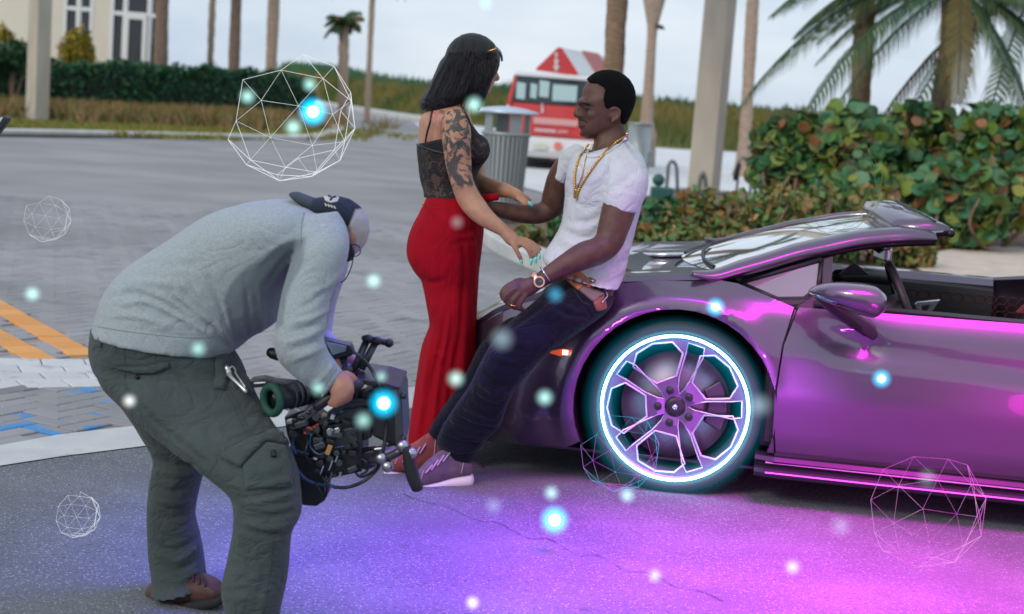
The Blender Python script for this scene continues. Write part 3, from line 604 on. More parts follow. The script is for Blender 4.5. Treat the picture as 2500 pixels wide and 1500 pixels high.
# ------------------------------------------------------------ bus
m_red = mat('bus_red', (.55, .035, .035), .35, c2=(.62, .05, .05), scale=.8, coat=.4); m_bw = mat('bus_white', (.75, .76, .76), .4, coat=.3); m_bg = mat('bus_glass', (.015, .03, .04), .08, spec=.7)
DB = 35; bus = thing('trolley_bus', 'red and white shuttle bus seen from behind beyond the litter bin', 'bus', W(1355, 415, DB)*[1, 1, 0])
bx0_, bx1_ = W(1238, 300, DB)[0], W(1478, 310, DB)[0]; BX = lambda px: W(px, 300, DB)[0]; cx = (bx0_+bx1_)/2; bw = bx1_-bx0_
ZB = lambda y, x=1345: W(x, y, DB)[2]
zt, zg, zr1, zr0, zw = ZB(185), ZB(256), ZB(335), ZB(392), .3
def slab(z0, z1, k0, k1, y0=DB, y1=DB+6, ins=0): return MB().rings([[[cx-bw/2*k0, y0+ins, z0], [cx+bw/2*k0, y0+ins, z0], [cx+bw/2*k0, y1, z0], [cx-bw/2*k0, y1, z0]], [[cx-bw/2*k1, y0+ins+.02, z1], [cx+bw/2*k1, y0+ins+.02, z1], [cx+bw/2*k1, y1, z1], [cx-bw/2*k1, y1, z1]]])
slab(.32, zr1, .97, 1).build('lower_body', m_bw, bus, bevel=.06); slab(zr1+.002, zg-.002, 1, .96).build('body', m_red, bus, bevel=.05)
slab(zg, zt-.06, .955, .93, ins=.03).build('glazing', m_bg, bus, bevel=.03); slab(zt-.06, zt+.05, .95, .9).build('roof', m_bw, bus, bevel=.04)
# posts between the panes
MB().poly([W(1236, 258, DB-.03), W(1246, 258, DB-.03), W(1262, 188, DB-.0), W(1254, 186, DB-.0)], (0, .1, 0)).build('window_post', m_red, bus)
MB().prism([(1236, 256), (1244, 258), (1236, 330), (1226, 328)], DB-.05, .1).build('tail_pillar', m_bw, bus)
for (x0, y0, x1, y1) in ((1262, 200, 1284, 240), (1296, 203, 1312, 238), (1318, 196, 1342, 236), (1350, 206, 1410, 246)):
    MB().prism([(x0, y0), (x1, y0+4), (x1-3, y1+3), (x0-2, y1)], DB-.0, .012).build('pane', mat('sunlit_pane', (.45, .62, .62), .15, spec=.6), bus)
pts = [(1362, 116), (1310, 166), (1308, 172), (1408, 186), (1412, 180), (1372, 117)]
sg = MB().prism(pts, DB+.2, 3.2, (.34, 1, 0)).build('roof_sign', m_bw, bus); sg['label'] = 'red and silver triangular roof sign'
MB().prism([(x, y, DB+.17) for x, y in pts], DB+.17, .03).build('sign_face', m_red, sg)
_A, _B, _D = W(1372, 117, DB+.2), W(1412, 180, DB+.2), np.array([.34, 1, 0])*3.2; MB().poly([_A+(_B-_A)*u+_D*v for u, v in ((.0, .45), (.0, .85), (.85, .85), (.85, .45))], (.02, 0, .03)).build('side_banner', mat('faded_red', (.5, .16, .15), .6), sg)
def emblem(x, y, s, par, d):
    q = MB()
    for (a, b, w_, h_) in ((0, -14, 7, 6), (0, -6, 5, 5), (0, 2, 11, 5), (0, 9, 6, 7), (0, 17, 13, 6), (0, 24, 7, 4)): q.prism([(x+(a-w_/2)*s, y+(b-h_/2)*s), (x+(a+w_/2)*s, y+(b-h_/2)*s), (x+(a+w_/2)*s, y+(b+h_/2)*s), (x+(a-w_/2)*s, y+(b+h_/2)*s)], d, .012)
    q.build('emblem', m_bw, par)
emblem(1358, 147, 1, sg, DB+.14); emblem(1324, 262, .55, bus, DB-.03)
me = text_mesh('.com', .13, .004); me.transform(Matrix.Translation(Vector(W(1372, 321, DB-.04)))@Matrix.Rotation(-.06, 4, 'Y')@Matrix.Rotation(math.pi/2, 4, 'X'))
link('lettering', me, m_bw, bus, False)
q_ = MB()
for k in range(10): x_ = 1306+5.2*k; q_.prism([(x_, 314+.4*k), (x_+3.6, 314.3+.4*k), (x_+3.6, 320+.4*k+(k % 3)), (x_, 320+.4*k)], DB-.04, .01)
q_.build('blurred_lettering', m_bw, bus)['kind'] = 'stuff'
for y0_, y1_ in ((286, 302),): MB().prism([(1302, y0_), (1412, y0_+8), (1410, y1_+8), (1302, y1_)], DB-.035, .02).build('pale_stripe', mat('pale_red', (.7, .35, .33), .5), bus)
MB().prism([(1302, 350), (1336, 353), (1335, 368), (1301, 365)], DB-.04, .02).build('licence_plate', mat('plate', (.5, .6, .5), .5, c2=(.75, .7, .55), scale=6), bus)
for (x, y, r_, m) in ((1362, 357, 10, mat('tail_lamp_pink', (.8, .2, .17), .3)), (1350, 388, 6, mat('tail_lamp', (.3, .02, .02), .3)), (1246, 345, 10, mat('tail_lamp_pink', (.8, .2, .17)))):
    c = W(x, y, DB-.04); MB().tube([c, c+[0, .06, 0]], pm(r_, DB), 20).build('tail_light', m, bus)
MB().box([cx, DB-.05, .33], [bw*.98, .2, .14]).build('bumper', mat('bumper_grey', (.5, .5, .5), .5), bus, bevel=.03)
for x_ in (bx0_+.25, bx1_-.25):
    for y_ in (DB+1.0, DB+4.6):
        w = MB().tube([[x_-.12, y_, .3], [x_+.12, y_, .3]], .3, 24).build('wheel', mat('tyre', (.02, .02, .022), .8), bus)
MB().box([cx, DB+3, .27], [bw*.8, 5.6, .2]).build('underbody', mat('black_metal', (.02, .02, .022)), bus)

# ------------------------------------------------------------ litter bins
def slat_bin(label, x, d, ztop, zbot, rtop, rbot, m, lid_m, nsl=30):
    c = W(x, 300, d); c = np.array([c[0], d, 0]); r = thing('litter_bin', label, 'litter bin', c+[0, 0, zbot])
    zr = ztop-.30
    for i in range(nsl):
        a = 2*math.pi*i/nsl; u = np.array([math.cos(a), math.sin(a), 0]); w_ = np.array([-math.sin(a), math.cos(a), 0])
        p0 = c+u*rbot+[0, 0, zbot+.05]; p1 = c+u*rtop+[0, 0, zr]; q = MB(); hw = .019
        q.rings([[p+w_*hw*s1+u*.006*s2 for s1, s2 in ((-1, -1), (1, -1), (1, 1), (-1, 1))] for p in (p0, p1)]); q.build('slat', m, r)
    for z, rr in ((zbot+.07, rbot), (zr, rtop)):
        th = np.linspace(0, 2*math.pi, 40, endpoint=False); MB().tube([c+[math.cos(t)*rr, math.sin(t)*rr, z] for t in th], .022, 8, closed=True).build('rim', m, r, True)
    MB().tube([c+[0, 0, zbot+.08], c+[0, 0, zr-.03]], [rbot*.86, rtop*.86], 30).build('liner', mat('bin_liner', (.06, .14, .12), .5), r, True)
    for a in (-2.5, -1.15, .4, 1.8):
        u = np.array([math.cos(a), math.sin(a), 0]); w_ = np.array([-math.sin(a), math.cos(a), 0]); p = c+u*rtop*.95
        MB().rings([[p+w_*s1*.07+u*s2*.008+[0, 0, z] for s1, s2 in ((-1, -1), (1, -1), (1, 1), (-1, 1))] for z in (zr-.02, ztop-.06)]).build('lid_post', m, r)
    R = []
    for rr, z in ((rtop*1.3, ztop-.075), (rtop*1.36, ztop-.06), (rtop*1.3, ztop-.04), (rtop*.8, ztop-.01), (rtop*.3, ztop+.005)): R.append(np.c_[c[0]+np.cos(np.linspace(0, 6.283, 40, endpoint=False))*rr, c[1]+np.sin(np.linspace(0, 6.283, 40, endpoint=False))*rr, np.full(40, z)])
    MB().rings(R).build('lid', lid_m, r, True)
    MB().tube([c+[0, 0, 0], c+[0, 0, zbot+.06]], .12, 16).build('foot', m, r); return r
dbn = 17.6; zt_ = W(1245, 262, dbn)[2]
slat_bin('silver slatted litter bin with a domed lid between the couple', 1238, dbn, zt_, .09, pm(56, dbn), pm(48, dbn), mat('bin_metal', (.36, .39, .39), .45, .6), mat('lid_metal', (.6, .68, .78), .35, .4))
c = W(1556, 400, 26); c = np.array([c[0], 26, 0]); r = thing('metal_container', 'round grey metal drum behind the shoulder of the seated man', 'drum', c)
z1 = W(1553, 304, 26)[2]; rr = pm(29, 26)
MB().tube([c, c+[0, 0, .1], c+[0, 0, z1]], [rr*.8, rr*.95, rr], 32).build('drum', mat('galvanised', (.38, .43, .43), .4, .7, c2=(.45, .5, .5), scale=4), r, True)
MB().tube([c+[0, 0, z1], c+[0, 0, z1+.03]], rr*1.04, 32).build('lid', mat('galvanised', (.38, .43, .43)), r, True, .01)
MB().box(c+[rr*1.05, -.02, z1*.55], [.09, .12, .25]).build('latch', mat('galvanised', (.38, .43, .43)), r, bevel=.01)

# bicycle hoops on the plaza
def hoop(label, x0, x1, yt, yb, d, rad=.03, lean=0):
    r = thing('bicycle_stand', label, 'bicycle stand', W((x0+x1)/2, yb, d)*[1, 1, 0], 'bent steel bicycle stands')
    P = [(x0-4, yb), (x0, (yt+yb)/2), (x0+2, yt+12), ((x0+x1)/2, yt), (x1-1, yt+12), (x1+1+lean, (yt+yb)/2), (x1+2+lean, yb)]
    MB().tube([W(*q, d) for q in P], rad, 8, 4).build('hoop', mat('hoop_steel', (.22, .25, .25), .4, .6), r, True)
    MB().box(W((x0+x1)/2, yb, d), [pm(x1-x0, d)*1.5, .1, .03]).build('foot_plate', mat('hoop_steel', (.22, .25, .25)), r); return r
hoop('grey bent steel bicycle stand left of the light pole', 1630, 1652, 394, 470, 26); hoop('small narrow steel hoop in front of the light pole', 1708, 1722, 422, 474, 24, .035)
hoop('tall bent steel stand right of the light pole with a black grip', 1802, 1826, 384, 470, 26, .022, 4)
MB().tube([W(1803, 405, 25.9), W(1795, 436, 25.9)], [.05, .04], 8, dome=True).build('grip', mat('black_metal', (.02, .02, .022)), [o for o in COL.objects if o.name.startswith('bicycle_stand')][-1], True)
c = G(1625, 500); r = thing('utility_box', 'teal green utility box with a rounded top among the low plants', 'utility box', c*[1, 1, 0])
a, b = W(1590, 455, c[1]), W(1640, 500, c[1]); MB().box([(a[0]+b[0])/2, c[1], a[2]/2], [b[0]-a[0], .3, a[2]]).build('cabinet', mat('teal_box', (.03, .13, .12), .5), r, bevel=.03)
MB().ell(W(1608, 440, c[1]), [.1, .1, .1]).build('cap', mat('teal_box', (.03, .13, .12)), r, True)

# ------------------------------------------------------------ sea grapes and low plants
grape = [(.04, .16, .07), (.07, .21, .08), (.15, .25, .04), (.26, .25, .04), (.05, .17, .09), (.09, .22, .1), (.03, .11, .05), (.3, .12, .05), (.06, .18, .06), (.2, .26, .05), (.04, .14, .08), (.1, .24, .05)]
m_gr = mat('sea_grape_leaf', grape[0], .5, isl=grape, spec=.4); m_stem = mat('grape_stem', (.22, .13, .09), .8, c2=(.3, .2, .13), scale=12)
def leaf_round(n=9):
    v = [(0, 0, 0)]+[(math.cos(t)*.5*(1 if abs(math.sin(t/2)) > .1 else .93), math.sin(t)*.5, .05*math.cos(2*t)+.02) for t in np.linspace(0, 2*math.pi, n, endpoint=False)]
    me = bpy.data.meshes.new('leaf'); me.from_pydata(v, [], [(0, i+1, (i+1) % n+1) for i in range(n)]); me.materials.append(m_gr); return me
LEAF = [leaf_round(9), leaf_round(8), leaf_round(10)]
def sea_grape(label, x, ytop, wpx, d, nleaf, nst, seed, low=.0):
    c = W(x, 400, d); c = np.array([c[0], d, 0.07]); h = W(x, ytop, d)[2]; R = pm(wpx, d)/2; r = thing('sea_grape_shrub', label, 'shrub', c, 'sea grape shrubs behind the car')
    g = np.random.default_rng(seed)
    def pos(k, shell):
        u = g.normal(size=(k, 3)); u /= np.linalg.norm(u, axis=1)[:, None]; u *= g.uniform(shell, 1.02, k)[:, None]; u *= (1+.22*wob(u, 2.6, seed))[:, None]
        return c+[0, 0, (h+low)/2]+u*np.array([R, R*.7, (h-low)/2])
    P = pos(int(nst*1.7), .45); V, F = leaves(8, P, .19, 'round', up=.0); me = bpy.data.meshes.new('foliage'); me.from_pydata(V.tolist(), [], F); o = link('foliage', me, m_gr, r, False); o['kind'] = 'stuff'
    P = pos(nleaf*2, .85); P = P[P[:, 1] < d+.2][:nleaf]
    for p in P:
        o = bpy.data.objects.new('leaf', LEAF[int(g.integers(3))]); COL.objects.link(o); o.parent = r; o.location = Vector(p)-Vector(c); s = g.uniform(.10, .23); o.scale = (s, s*g.uniform(.75, 1.05), s*g.uniform(.6, 2.6))
        o.rotation_euler = (g.uniform(.2, 1.7), g.uniform(-.7, .7), g.uniform(0, 6.28))
    for k in range(7):
        e = c+[g.normal(0, R*.45), g.normal(0, R*.3), h*g.uniform(.5, .85)]; m2 = (c+e)/2+[g.normal(0, .25), -.2, 0]; MB().tube([c+[g.normal(0, .2), 0, 0], m2, e], [.035, .022, .012], 6, 4).build('stem', m_stem, r, True)
    return r
sea_grape('sea grape shrub at the left end with reddish leaves', 1920, 285, 190, 19.5, 44, 420, 1, .3); sea_grape('sea grape shrub before the smooth palm trunk', 2060, 262, 240, 19.5, 60, 560, 2, .2)
sea_grape('sea grape shrub under the coconut palm', 2230, 258, 250, 20, 60, 560, 3, .2); sea_grape('sea grape shrub at the right edge with one tall stalk', 2420, 268, 260, 19.5, 60, 560, 4, .25)
sea_grape('low sea grape shrub with large dark leaves near the sand', 2360, 400, 300, 18.6, 60, 520, 5, .1); sea_grape('low sea grape shrub in the middle behind the windscreen', 2130, 420, 300, 18.8, 50, 520, 6, .05)
sea_grape('sea grape shrub beyond the right edge of the frame', 2640, 285, 260, 19.8, 10, 500, 8, .2)
c = W(2402, 262, 19.6); r = thing('sea_grape_shoot', 'single tall sea grape shoot sticking up at the right', 'plant', c*[1, 1, 0])
MB().tube([c*[1, 1, 0]+[0, 0, .1], c+[.02, 0, -.2], c+[.05, 0, .1]], [.02, .014, .01], 6, 3).build('stem', m_stem, r, True)
for k in range(5):
    o = bpy.data.objects.new('leaf', LEAF[k % 3]); COL.objects.link(o); o.parent = r; o.location = Vector(c+[-.04+.03*k, -.03, .02+.05*math.sin(k*2)])-origin_of(r); o.scale = (.12,)*3; o.rotation_euler = (1.2, .3*k, k)
def clump(label, x, ytop, ybot, wpx, cols, n, size, d=None, shape='quad', seed=0, name='leafy_plant', group='low leafy plants in the bed'):
    c = G(x, ybot, .07) if d is None else W(x, ybot, d)*[1, 1, 0]+[0, 0, .07]; d = c[1]; h = W(x, ytop, d)[2]; R = pm(wpx, d)/2; r = thing(name, label, 'plant', c, group); g = np.random.default_rng(seed+int(x))
    u = g.uniform(-1, 1, (n, 3)); u = u[(u[:, 0]**2+u[:, 1]**2) < 1]; u[:, 2] = np.abs(u[:, 2]); hh = h*(1-.45*(u[:, 0]**2+u[:, 1]**2))*(1+.2*wob(u, 4, seed)); P = c+np.c_[u[:, 0]*R, u[:, 1]*R*.8, u[:, 2]**.6*hh]
    V, F = leaves(6, P, size, shape, up=.1); me = bpy.data.meshes.new('foliage'); me.from_pydata(V.tolist(), [], F); o = link('foliage', me, mat('clump%d' % int(sum(sum(c_)*(i_+1) for i_, c_ in enumerate(cols))*1000), cols[0], .6, isl=cols), r, False); o['kind'] = 'stuff'
    mb = MB()
    for k in range(14): a = g.normal(0, R*.5, 2); mb.tube([c+[a[0]*.4, a[1]*.4, 0], c+[a[0], a[1], h*.8]], [.012, .006], 5)
    mb.build('stems', m_stem, r, True)['kind'] = 'stuff'; return r
gA = [(.04, .14, .03), (.08, .19, .04), (.16, .2, .04), (.34, .19, .05), (.06, .15, .05), (.1, .2, .05), (.45, .26, .12)]
gB = [(.2, .14, .04), (.34, .19, .05), (.1, .2, .04), (.07, .16, .04), (.4, .2, .08), (.12, .22, .05), (.05, .13, .04)]; gC = [(.03, .17, .08), (.04, .16, .05), (.03, .1, .04), (.1, .16, .03)]
k = 0
for (x, yt_, yb_, w_, cols, lab) in ((1600, 500, 640, 190, gC, 'blue green leafy plant beside the utility box'), (1690, 478, 650, 200, gB, 'orange tinged plant at the foot of the light pole'), (1790, 470, 650, 200, gA, 'mixed green and orange plant right of the light pole'), (1890, 462, 640, 210, gB, 'rusty orange plant at the left of the windscreen'),
    (1990, 455, 640, 220, gA, 'green plant with pink leaves behind the windscreen'), (2100, 470, 640, 220, gB, 'reddish plant under the sea grapes'), (1560, 560, 660, 180, gB, 'dry reddish brown plant behind the seated man'), (1670, 570, 670, 180, gA, 'low green plant over the bonnet'), (1780, 560, 660, 200, gB, 'low brown plant over the cowl'), (1880, 545, 655, 200, gA, 'low dark green plant over the windscreen'),
    (1365, 520, 600, 60, gC, 'small bright green plant beside the waist of the seated man'), (1290, 560, 600, 90, gA, 'small sparse plant on the mulch by the kerb'), (2200, 560, 650, 160, gB, 'dry pink brown plant seen under the windscreen frame'), (2340, 520, 610, 110, [(.2, .28, .02), (.12, .2, .03), (.28, .3, .03)], 'bright yellow green plant by the sand')):
    k += 1; clump(lab, x, yt_, yb_, w_, cols, 1100 if w_ > 100 else 260, .105, seed=k)

# tablet on an unseen stand, its corner peeping in at the left edge
pd_ = W(-60, 330, 4.0); r = thing('tablet_stand', 'black framed tablet whose corner shows at the left edge', 'monitor', pd_*[1, 1, 0])
s_ = MB().prism([(-150, 286), (8, 283), (19, 288), (17, 296), (-8, 330), (-150, 340)], 4.0, .03).build('tablet_frame', mat('black_metal', (.02, .02, .022)), r, bevel=.004)
MB().prism([(-140, 290), (8, 287), (-12, 316), (-140, 328)], 3.997, .002).build('screen', mat('pale_screen', (.5, .6, .68), .15), s_)
MB().tube([W(-100, 320, 4.02), W(-560, 320, 4.02), W(-560, 320, 4.02)*[1, 1, 0]], .014, 10).build('stand_pole', mat('black_metal', (.02, .02, .022)), r)
for k in range(3):
    q = W(-560, 320, 4.02); MB().tube([q*[1, 1, 0]+[0, 0, .35], q*[1, 1, 0]+[.3*math.cos(2.1*k), .3*math.sin(2.1*k), .01]], .009, 8).build('leg', mat('black_metal', (.02, .02, .022)), r)
# ------------------------------------------------------------ sports car (s along the car towards its tail, t across, z up)
CA = math.radians(8); cS = np.array([math.cos(CA), -math.sin(CA), 0]); cT = np.array([math.sin(CA), math.cos(CA), 0]); CO = G(1640, 1213)
def CW(s, t, z): return CO+cS*s+cT*t+np.array([0, 0, z])
def CP(x, y, t):
    d = ray(x, y); k = ((CO+cT*t-cC)@cT)/(d@cT); q = cC+d*k; return ((q-CO)@cS, q[2])
def CX(x, y, t): s, z = CP(x, y, t); return CW(s, t, z)
CWD = 1.90
paint = mat('grey_metallic_paint', (.135, .10, .155), .33, .8, coat=1, spec=.5, bump=0)
_t = paint.node_tree; _t.nodes['Principled BSDF'].inputs['Coat IOR'].default_value = 1.65; _f = _t.nodes.new('ShaderNodeTexNoise'); _f.inputs['Scale'].default_value = 900; _b = _t.nodes.new('ShaderNodeBump'); _b.inputs['Strength'].default_value = .05; _b.inputs['Distance'].default_value = .001
_t.links.new(_f.outputs[0], _b.inputs['Height']); _t.links.new(_b.outputs[0], _t.nodes['Principled BSDF'].inputs['Normal'])
m_blk = mat('black_trim', (.012, .012, .014), .45); m_gl = mat('windscreen_glass', (.85, .88, .9), .05, .8, coat=1); m_qg = mat('quarter_glass', (.30, .29, .31), .1, .35, coat=1)
m_rub = mat('tyre_rubber', (.035, .035, .038), .7, bump=.2, bscale=200); m_rim = mat('rim_alloy', (.38, .35, .44), .35, .85); m_disc = mat('brake_disc', (.2, .17, .22), .45, .8)
m_leather = mat('black_leather', (.015, .014, .016), .5, bump=.2, bscale=150)
m_neonc = mat('neon_cyan', (.6, .9, 1), .4, em=(.28, .8, 1), es=11); m_hlm = mat('highlight_magenta', (.8, .2, .8), .4, em=(1, .18, .9), es=.22)
car = thing('sports_car', 'low grey open-top sports car with glowing cyan ring on its front wheel', 'sports car', CO*[1, 1, 0])
def tprof(s, z):
    t = np.interp(z, [.08, .16, .25, .42, .58, .70, .76, .82], [.09, .045, .018, 0, .004, .028, .062, .14])
    if s < -.35: t += ((-.35-s)/.6)**2.2*.34
    r = math.hypot(s+.02, z-.325)
    t -= .026*math.exp(-((r-.405)/.04)**2)*(1 if z > .12 else 0)*min(1, max(0, (.36-s)/.14))
    # scooped hollow running down and back below the mirror
    (s0, z0), (s1, z1) = CP(1925, 770, 0), CP(2120, 850, 0); k = max(0, min(1, ((s-s0)*(s1-s0)+(z-z0)*(z1-z0))/((s1-s0)**2+(z1-z0)**2))); d = math.hypot(s-s0-k*(s1-s0), z-z0-k*(z1-z0))
    if s > .37: t += .022*math.exp(-(d/.045)**2)*min(1, k*1.6+.1)*min(1, (s-.37)/.06)
    # crease along the door
    t += .012*math.exp(-((z-(.62-.05*(s-.5)))/.03)**2)*(1 if .5 < s < 1.35 else 0)
    return t
def arc(cx, cz, r, a0, a1, n=24): return [(cx+r*math.cos(math.radians(a0+(a1-a0)*i/n)), cz+r*math.sin(math.radians(a0+(a1-a0)*i/n))) for i in range(n+1)]
def panel(name, outl, m, par, step=.03, th=.02, tf=tprof, side=0, lift=0):
    outl = np.array(outl, float); dens = []
    for i in range(len(outl)):
        a, b = outl[i], outl[(i+1) % len(outl)]; k = max(1, int(np.linalg.norm(b-a)/step))
        dens += [tuple(a+(b-a)*j/k) for j in range(k)]
    x0, z0 = outl.min(0); x1, z1 = outl.max(0); inn = []
    for i in range(int((x1-x0)/step)+1):
        for j in range(int((z1-z0)/step)+1):
            p = (x0+(i+.5*(j % 2))*step, z0+j*step)
            if inside(p, dens) and min((p[0]-q[0])**2+(p[1]-q[1])**2 for q in dens) > (step*.45)**2: inn.append(p)
    al = dens+inn; r = delaunay_2d_cdt([Vector(q) for q in al], [(i, (i+1) % len(dens)) for i in range(len(dens))], [], 1, 1e-6)
    V = []
    for v in r[0]:
        t = tf(v.x, v.y)+lift; V.append(tuple(CW(v.x, t if side == 0 else CWD-t, v.y)))
    me = bpy.data.meshes.new(name); me.from_pydata(V, [], r[2]); bm = bmesh.new(); bm.from_mesh(me); bmesh.ops.recalc_face_normals(bm, faces=bm.faces)
    n0 = sum((f.normal*f.calc_area() for f in bm.faces), Vector()); d = n0.dot(Vector(cT)); 
    if (d > 0) == (side == 0): bmesh.ops.reverse_faces(bm, faces=bm.faces)
    bm.to_mesh(me); bm.free(); o = link(name, me, m, par, True)
    sd = o.modifiers.new('s', 'SOLIDIFY'); sd.thickness = th; sd.offset = -1; es = o.modifiers.new('e', 'EDGE_SPLIT'); es.split_angle = math.radians(40); return o
def grid(name, rows, m, par, th=.02, flip=False, smooth=True):
    R = np.array(rows); a, b = R.shape[:2]; me = bpy.data.meshes.new(name)
    me.from_pydata(R.reshape(-1, 3).tolist(), [], [(i*b+j, (i+1)*b+j, (i+1)*b+j+1, i*b+j+1)[::-1 if flip else 1] for i in range(a-1) for j in range(b-1)])
    o = link(name, me, m, par, smooth)
    if th: sd = o.modifiers.new('s', 'SOLIDIFY'); sd.thickness = th; sd.offset = -1
    es = o.modifiers.new('e', 'EDGE_SPLIT'); es.split_angle = math.radians(40)
    return o
ZF = lambda s: float(np.interp(s, [-.95, -.86, -.71, -.5, -.27, 0, .13, .3], [.42, .50, .615, .715, .772, .80, .812, .83]))
dl = [CP(x, y, .03) for x, y in ((1889, 1114), (1887, 1060), (1892, 947), (1909, 841), (1942, 760))]; dl[0] = (dl[0][0], .195)
belt = [(.40, .742), (.68, .748), (1.0, .752), (1.32, .758)]
top_f = [CP(1938, 750, .06), CP(1870, 720, .09), CP(1800, 692, .12), CP(1768, 686, .13), CP(1735, 678, .13)]
front = [(-.0, .797), (-.14, .788), (-.27, .768), (-.4, .74), (-.5, .708), (-.62, .66), (-.71, .61), (-.8, .55), (-.87, .49), (-.9, .4), (-.9, .2), (-.86, .13), (-.6, .12), (-.42, .13)]
fend = dl[:-1]+[top_f[0]]+top_f[1:]+front+arc(-.02, .325, .375, 205, -20)[:]
for side in (0, 1):
    panel('front_wing', fend, paint, car, step=.024, side=side)
    panel('door', [(q[0]+.007, q[1]) for q in dl]+belt+[(1.34, .5), (1.33, .2)], paint, car, side=side)
    panel('rear_quarter', [(1.345, .2), (1.355, .5), (1.335, .76), (1.7, .82), (2.2, .9), (2.7, .9), (3.2, .82), (3.42, .75), (3.45, .4), (3.4, .25), (2.99, .22)]+arc(2.6, .335, .385, -15, 195)+[(2.2, .2)], paint, car, step=.06, side=side, tf=lambda s, z: tprof(0.6, z)-.03*math.exp(-((math.hypot(s-2.6, z-.335)-.42)/.03)**2)+(0 if s < 3 else (s-3)*.25))
# dark gap behind the shut line
mb = MB(); mb.tube([CW(q[0]+.003, tprof(q[0], q[1])+.014, q[1]) for q in dl], .008, 6, 3); mb.tube([CW(.36, .04, .192), CW(1.34, .04, .195)], .008, 6); mb.build('shut_line', m_blk, car)
# arch lip joint
# sills; thin emissive strips stand in for the magenta highlights along them
for side in (0, 1):
    T = (lambda t: t) if side == 0 else (lambda t: CWD-t); prof = [(.08, .190), (.012, .186), (.0, .172), (.016, .16), (.022, .15), (-.012, .143), (-.03, .132), (-.024, .118), (.04, .10), (.3, .10)]
    R = [[CW(s, T(t+(.02 if s < .35 else 0)), z) for t, z in prof] for s in (.29, .36, .8, 1.3, 2.0, 2.24)]
    grid('sill', R, mat('sill_plastic', (.03, .024, .036), .4, .3), car, th=0, flip=side == 0, smooth=False)
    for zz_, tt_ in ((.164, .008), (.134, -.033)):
        MB().tube([CW(.33, T(tt_+.006), zz_), CW(.8, T(tt_), zz_), CW(1.6, T(tt_), zz_), CW(2.2, T(tt_), zz_)], .003, 6).build('highlight_strip', m_hlm, car)
def prof_t(s): return max(.02, tprof(s, ZF(s))+.01)
# bonnet, nose
rows = []
for s in np.linspace(-.88, .06, 26):
    t0 = prof_t(s) if s > -.85 else prof_t(-.85); row = []
    for k in np.linspace(0, 1, 33):
        t = t0+(CWD-2*t0)*k; u = abs(2*k-1); z = ZF(s)-.045*(1-u**2.5)*min(1, (s+.9)/.4)+.018*math.exp(-((u-.62)/.1)**2)*min(1, max(0, (s+.8)/.3))
        row.append(CW(s-.10*(1-u*u)*(1-min(1, (s+.9)/.4)), t, z))
    rows.append(row)
grid('bonnet', rows, paint, car, flip=True)
rows = []
for z, ds in ((.50, 0), (.44, -.05), (.34, -.07), (.22, -.07), (.14, -.04)):
    t0 = prof_t(-.85)+.0; rows.append([CW(-.88+ds-.1*(1-(2*k-1)**2), t0+(CWD-2*t0)*k, z if z < .5 else ZF(-.88)) for k in np.linspace(0, 1, 25)])
grid('front_bumper', rows, paint, car, flip=True)
for k in (.16, .84):
    mb = MB(); c0 = CW(-.985+.02, prof_t(-.85)+(CWD-2*prof_t(-.85))*k, .27); mb.box(c0, [.05, .36, .15]); mb.build('air_intake', m_blk, car, bevel=.02)
for (k0, lab) in ((.2, 0), (.8, 1)):
    P = []
    for s, dk in ((-.70, -.05), (-.74, .06), (-.62, .12), (-.47, .03), (-.5, -.05)):
        t0 = prof_t(s); k = k0+(dk if k0 < .5 else -dk)*.8; u = abs(2*k-1); P.append(CW(s, t0+(CWD-2*t0)*k, ZF(s)-.045*(1-u**2.5)*min(1, (s+.9)/.4)+.012))
    h = MB().poly(P, (0, 0, -.03)).build('headlight', mat('lamp_glass', (.5, .55, .6), .08, .4, coat=1), car, bevel=.006)
    q = (P[0]+P[2]+P[3])/3; MB().tube([q+[0, 0, .006], q+[.0, 0, .012]], .035, 16).build('lens', mat('warm_lens', (.9, .75, .55), .2, em=(1, .75, .45), es=.8), h)
    Pb = [p+(p-sum(P)/len(P))*.22-[0, 0, .004] for p in P]; MB().poly(Pb, (0, 0, -.02)).build('lamp_surround', m_blk, h, bevel=.004)
# cowl, vents, wipers and windscreen
def ws(u, v):   # u across 0..1, v bottom..top
    s0, t0, z0 = .02, .20, .80; s1, t1, z1 = .86, .42, 1.045; w = 2*u-1
    t = (t0+(CWD-2*t0)*u)*(1-v)+(t1+(CWD-2*t1)*u)*v; s = s0*(1-v)+s1*v-(.24*(1-v)+.10*v)*(1-w*w)+.10; z = z0+(z1-z0)*v+.035*math.sin(math.pi*v)+.03*(1-w*w)*v-.012*(1-v)*(1-w*w)
    return CW(s, t, z)
grid('windscreen', [[ws(u, v) for u in np.linspace(.0, 1, 25)] for v in np.linspace(.05, 1, 14)], m_gl, car, th=.006, flip=True)
grid('cowl', [[CW(-.02-.24*(1-(2*u-1)**2)+a, .12+(CWD-.24)*u, .79-b-.015*(1-(2*u-1)**2)) for u in np.linspace(0, 1, 17)] for a, b in ((-.07, .0), (.05, .03), (.16, .0))], m_blk, car)
for u0, u1, v1 in ((.12, .52, .1), (.5, .88, .1)):
    q = [ws(u0+(u1-u0)*i/6, .06+v1*i/6)+[0, -.005, .016] for i in range(7)]; MB().tube(q, .007, 6).build('wiper', m_blk, car)
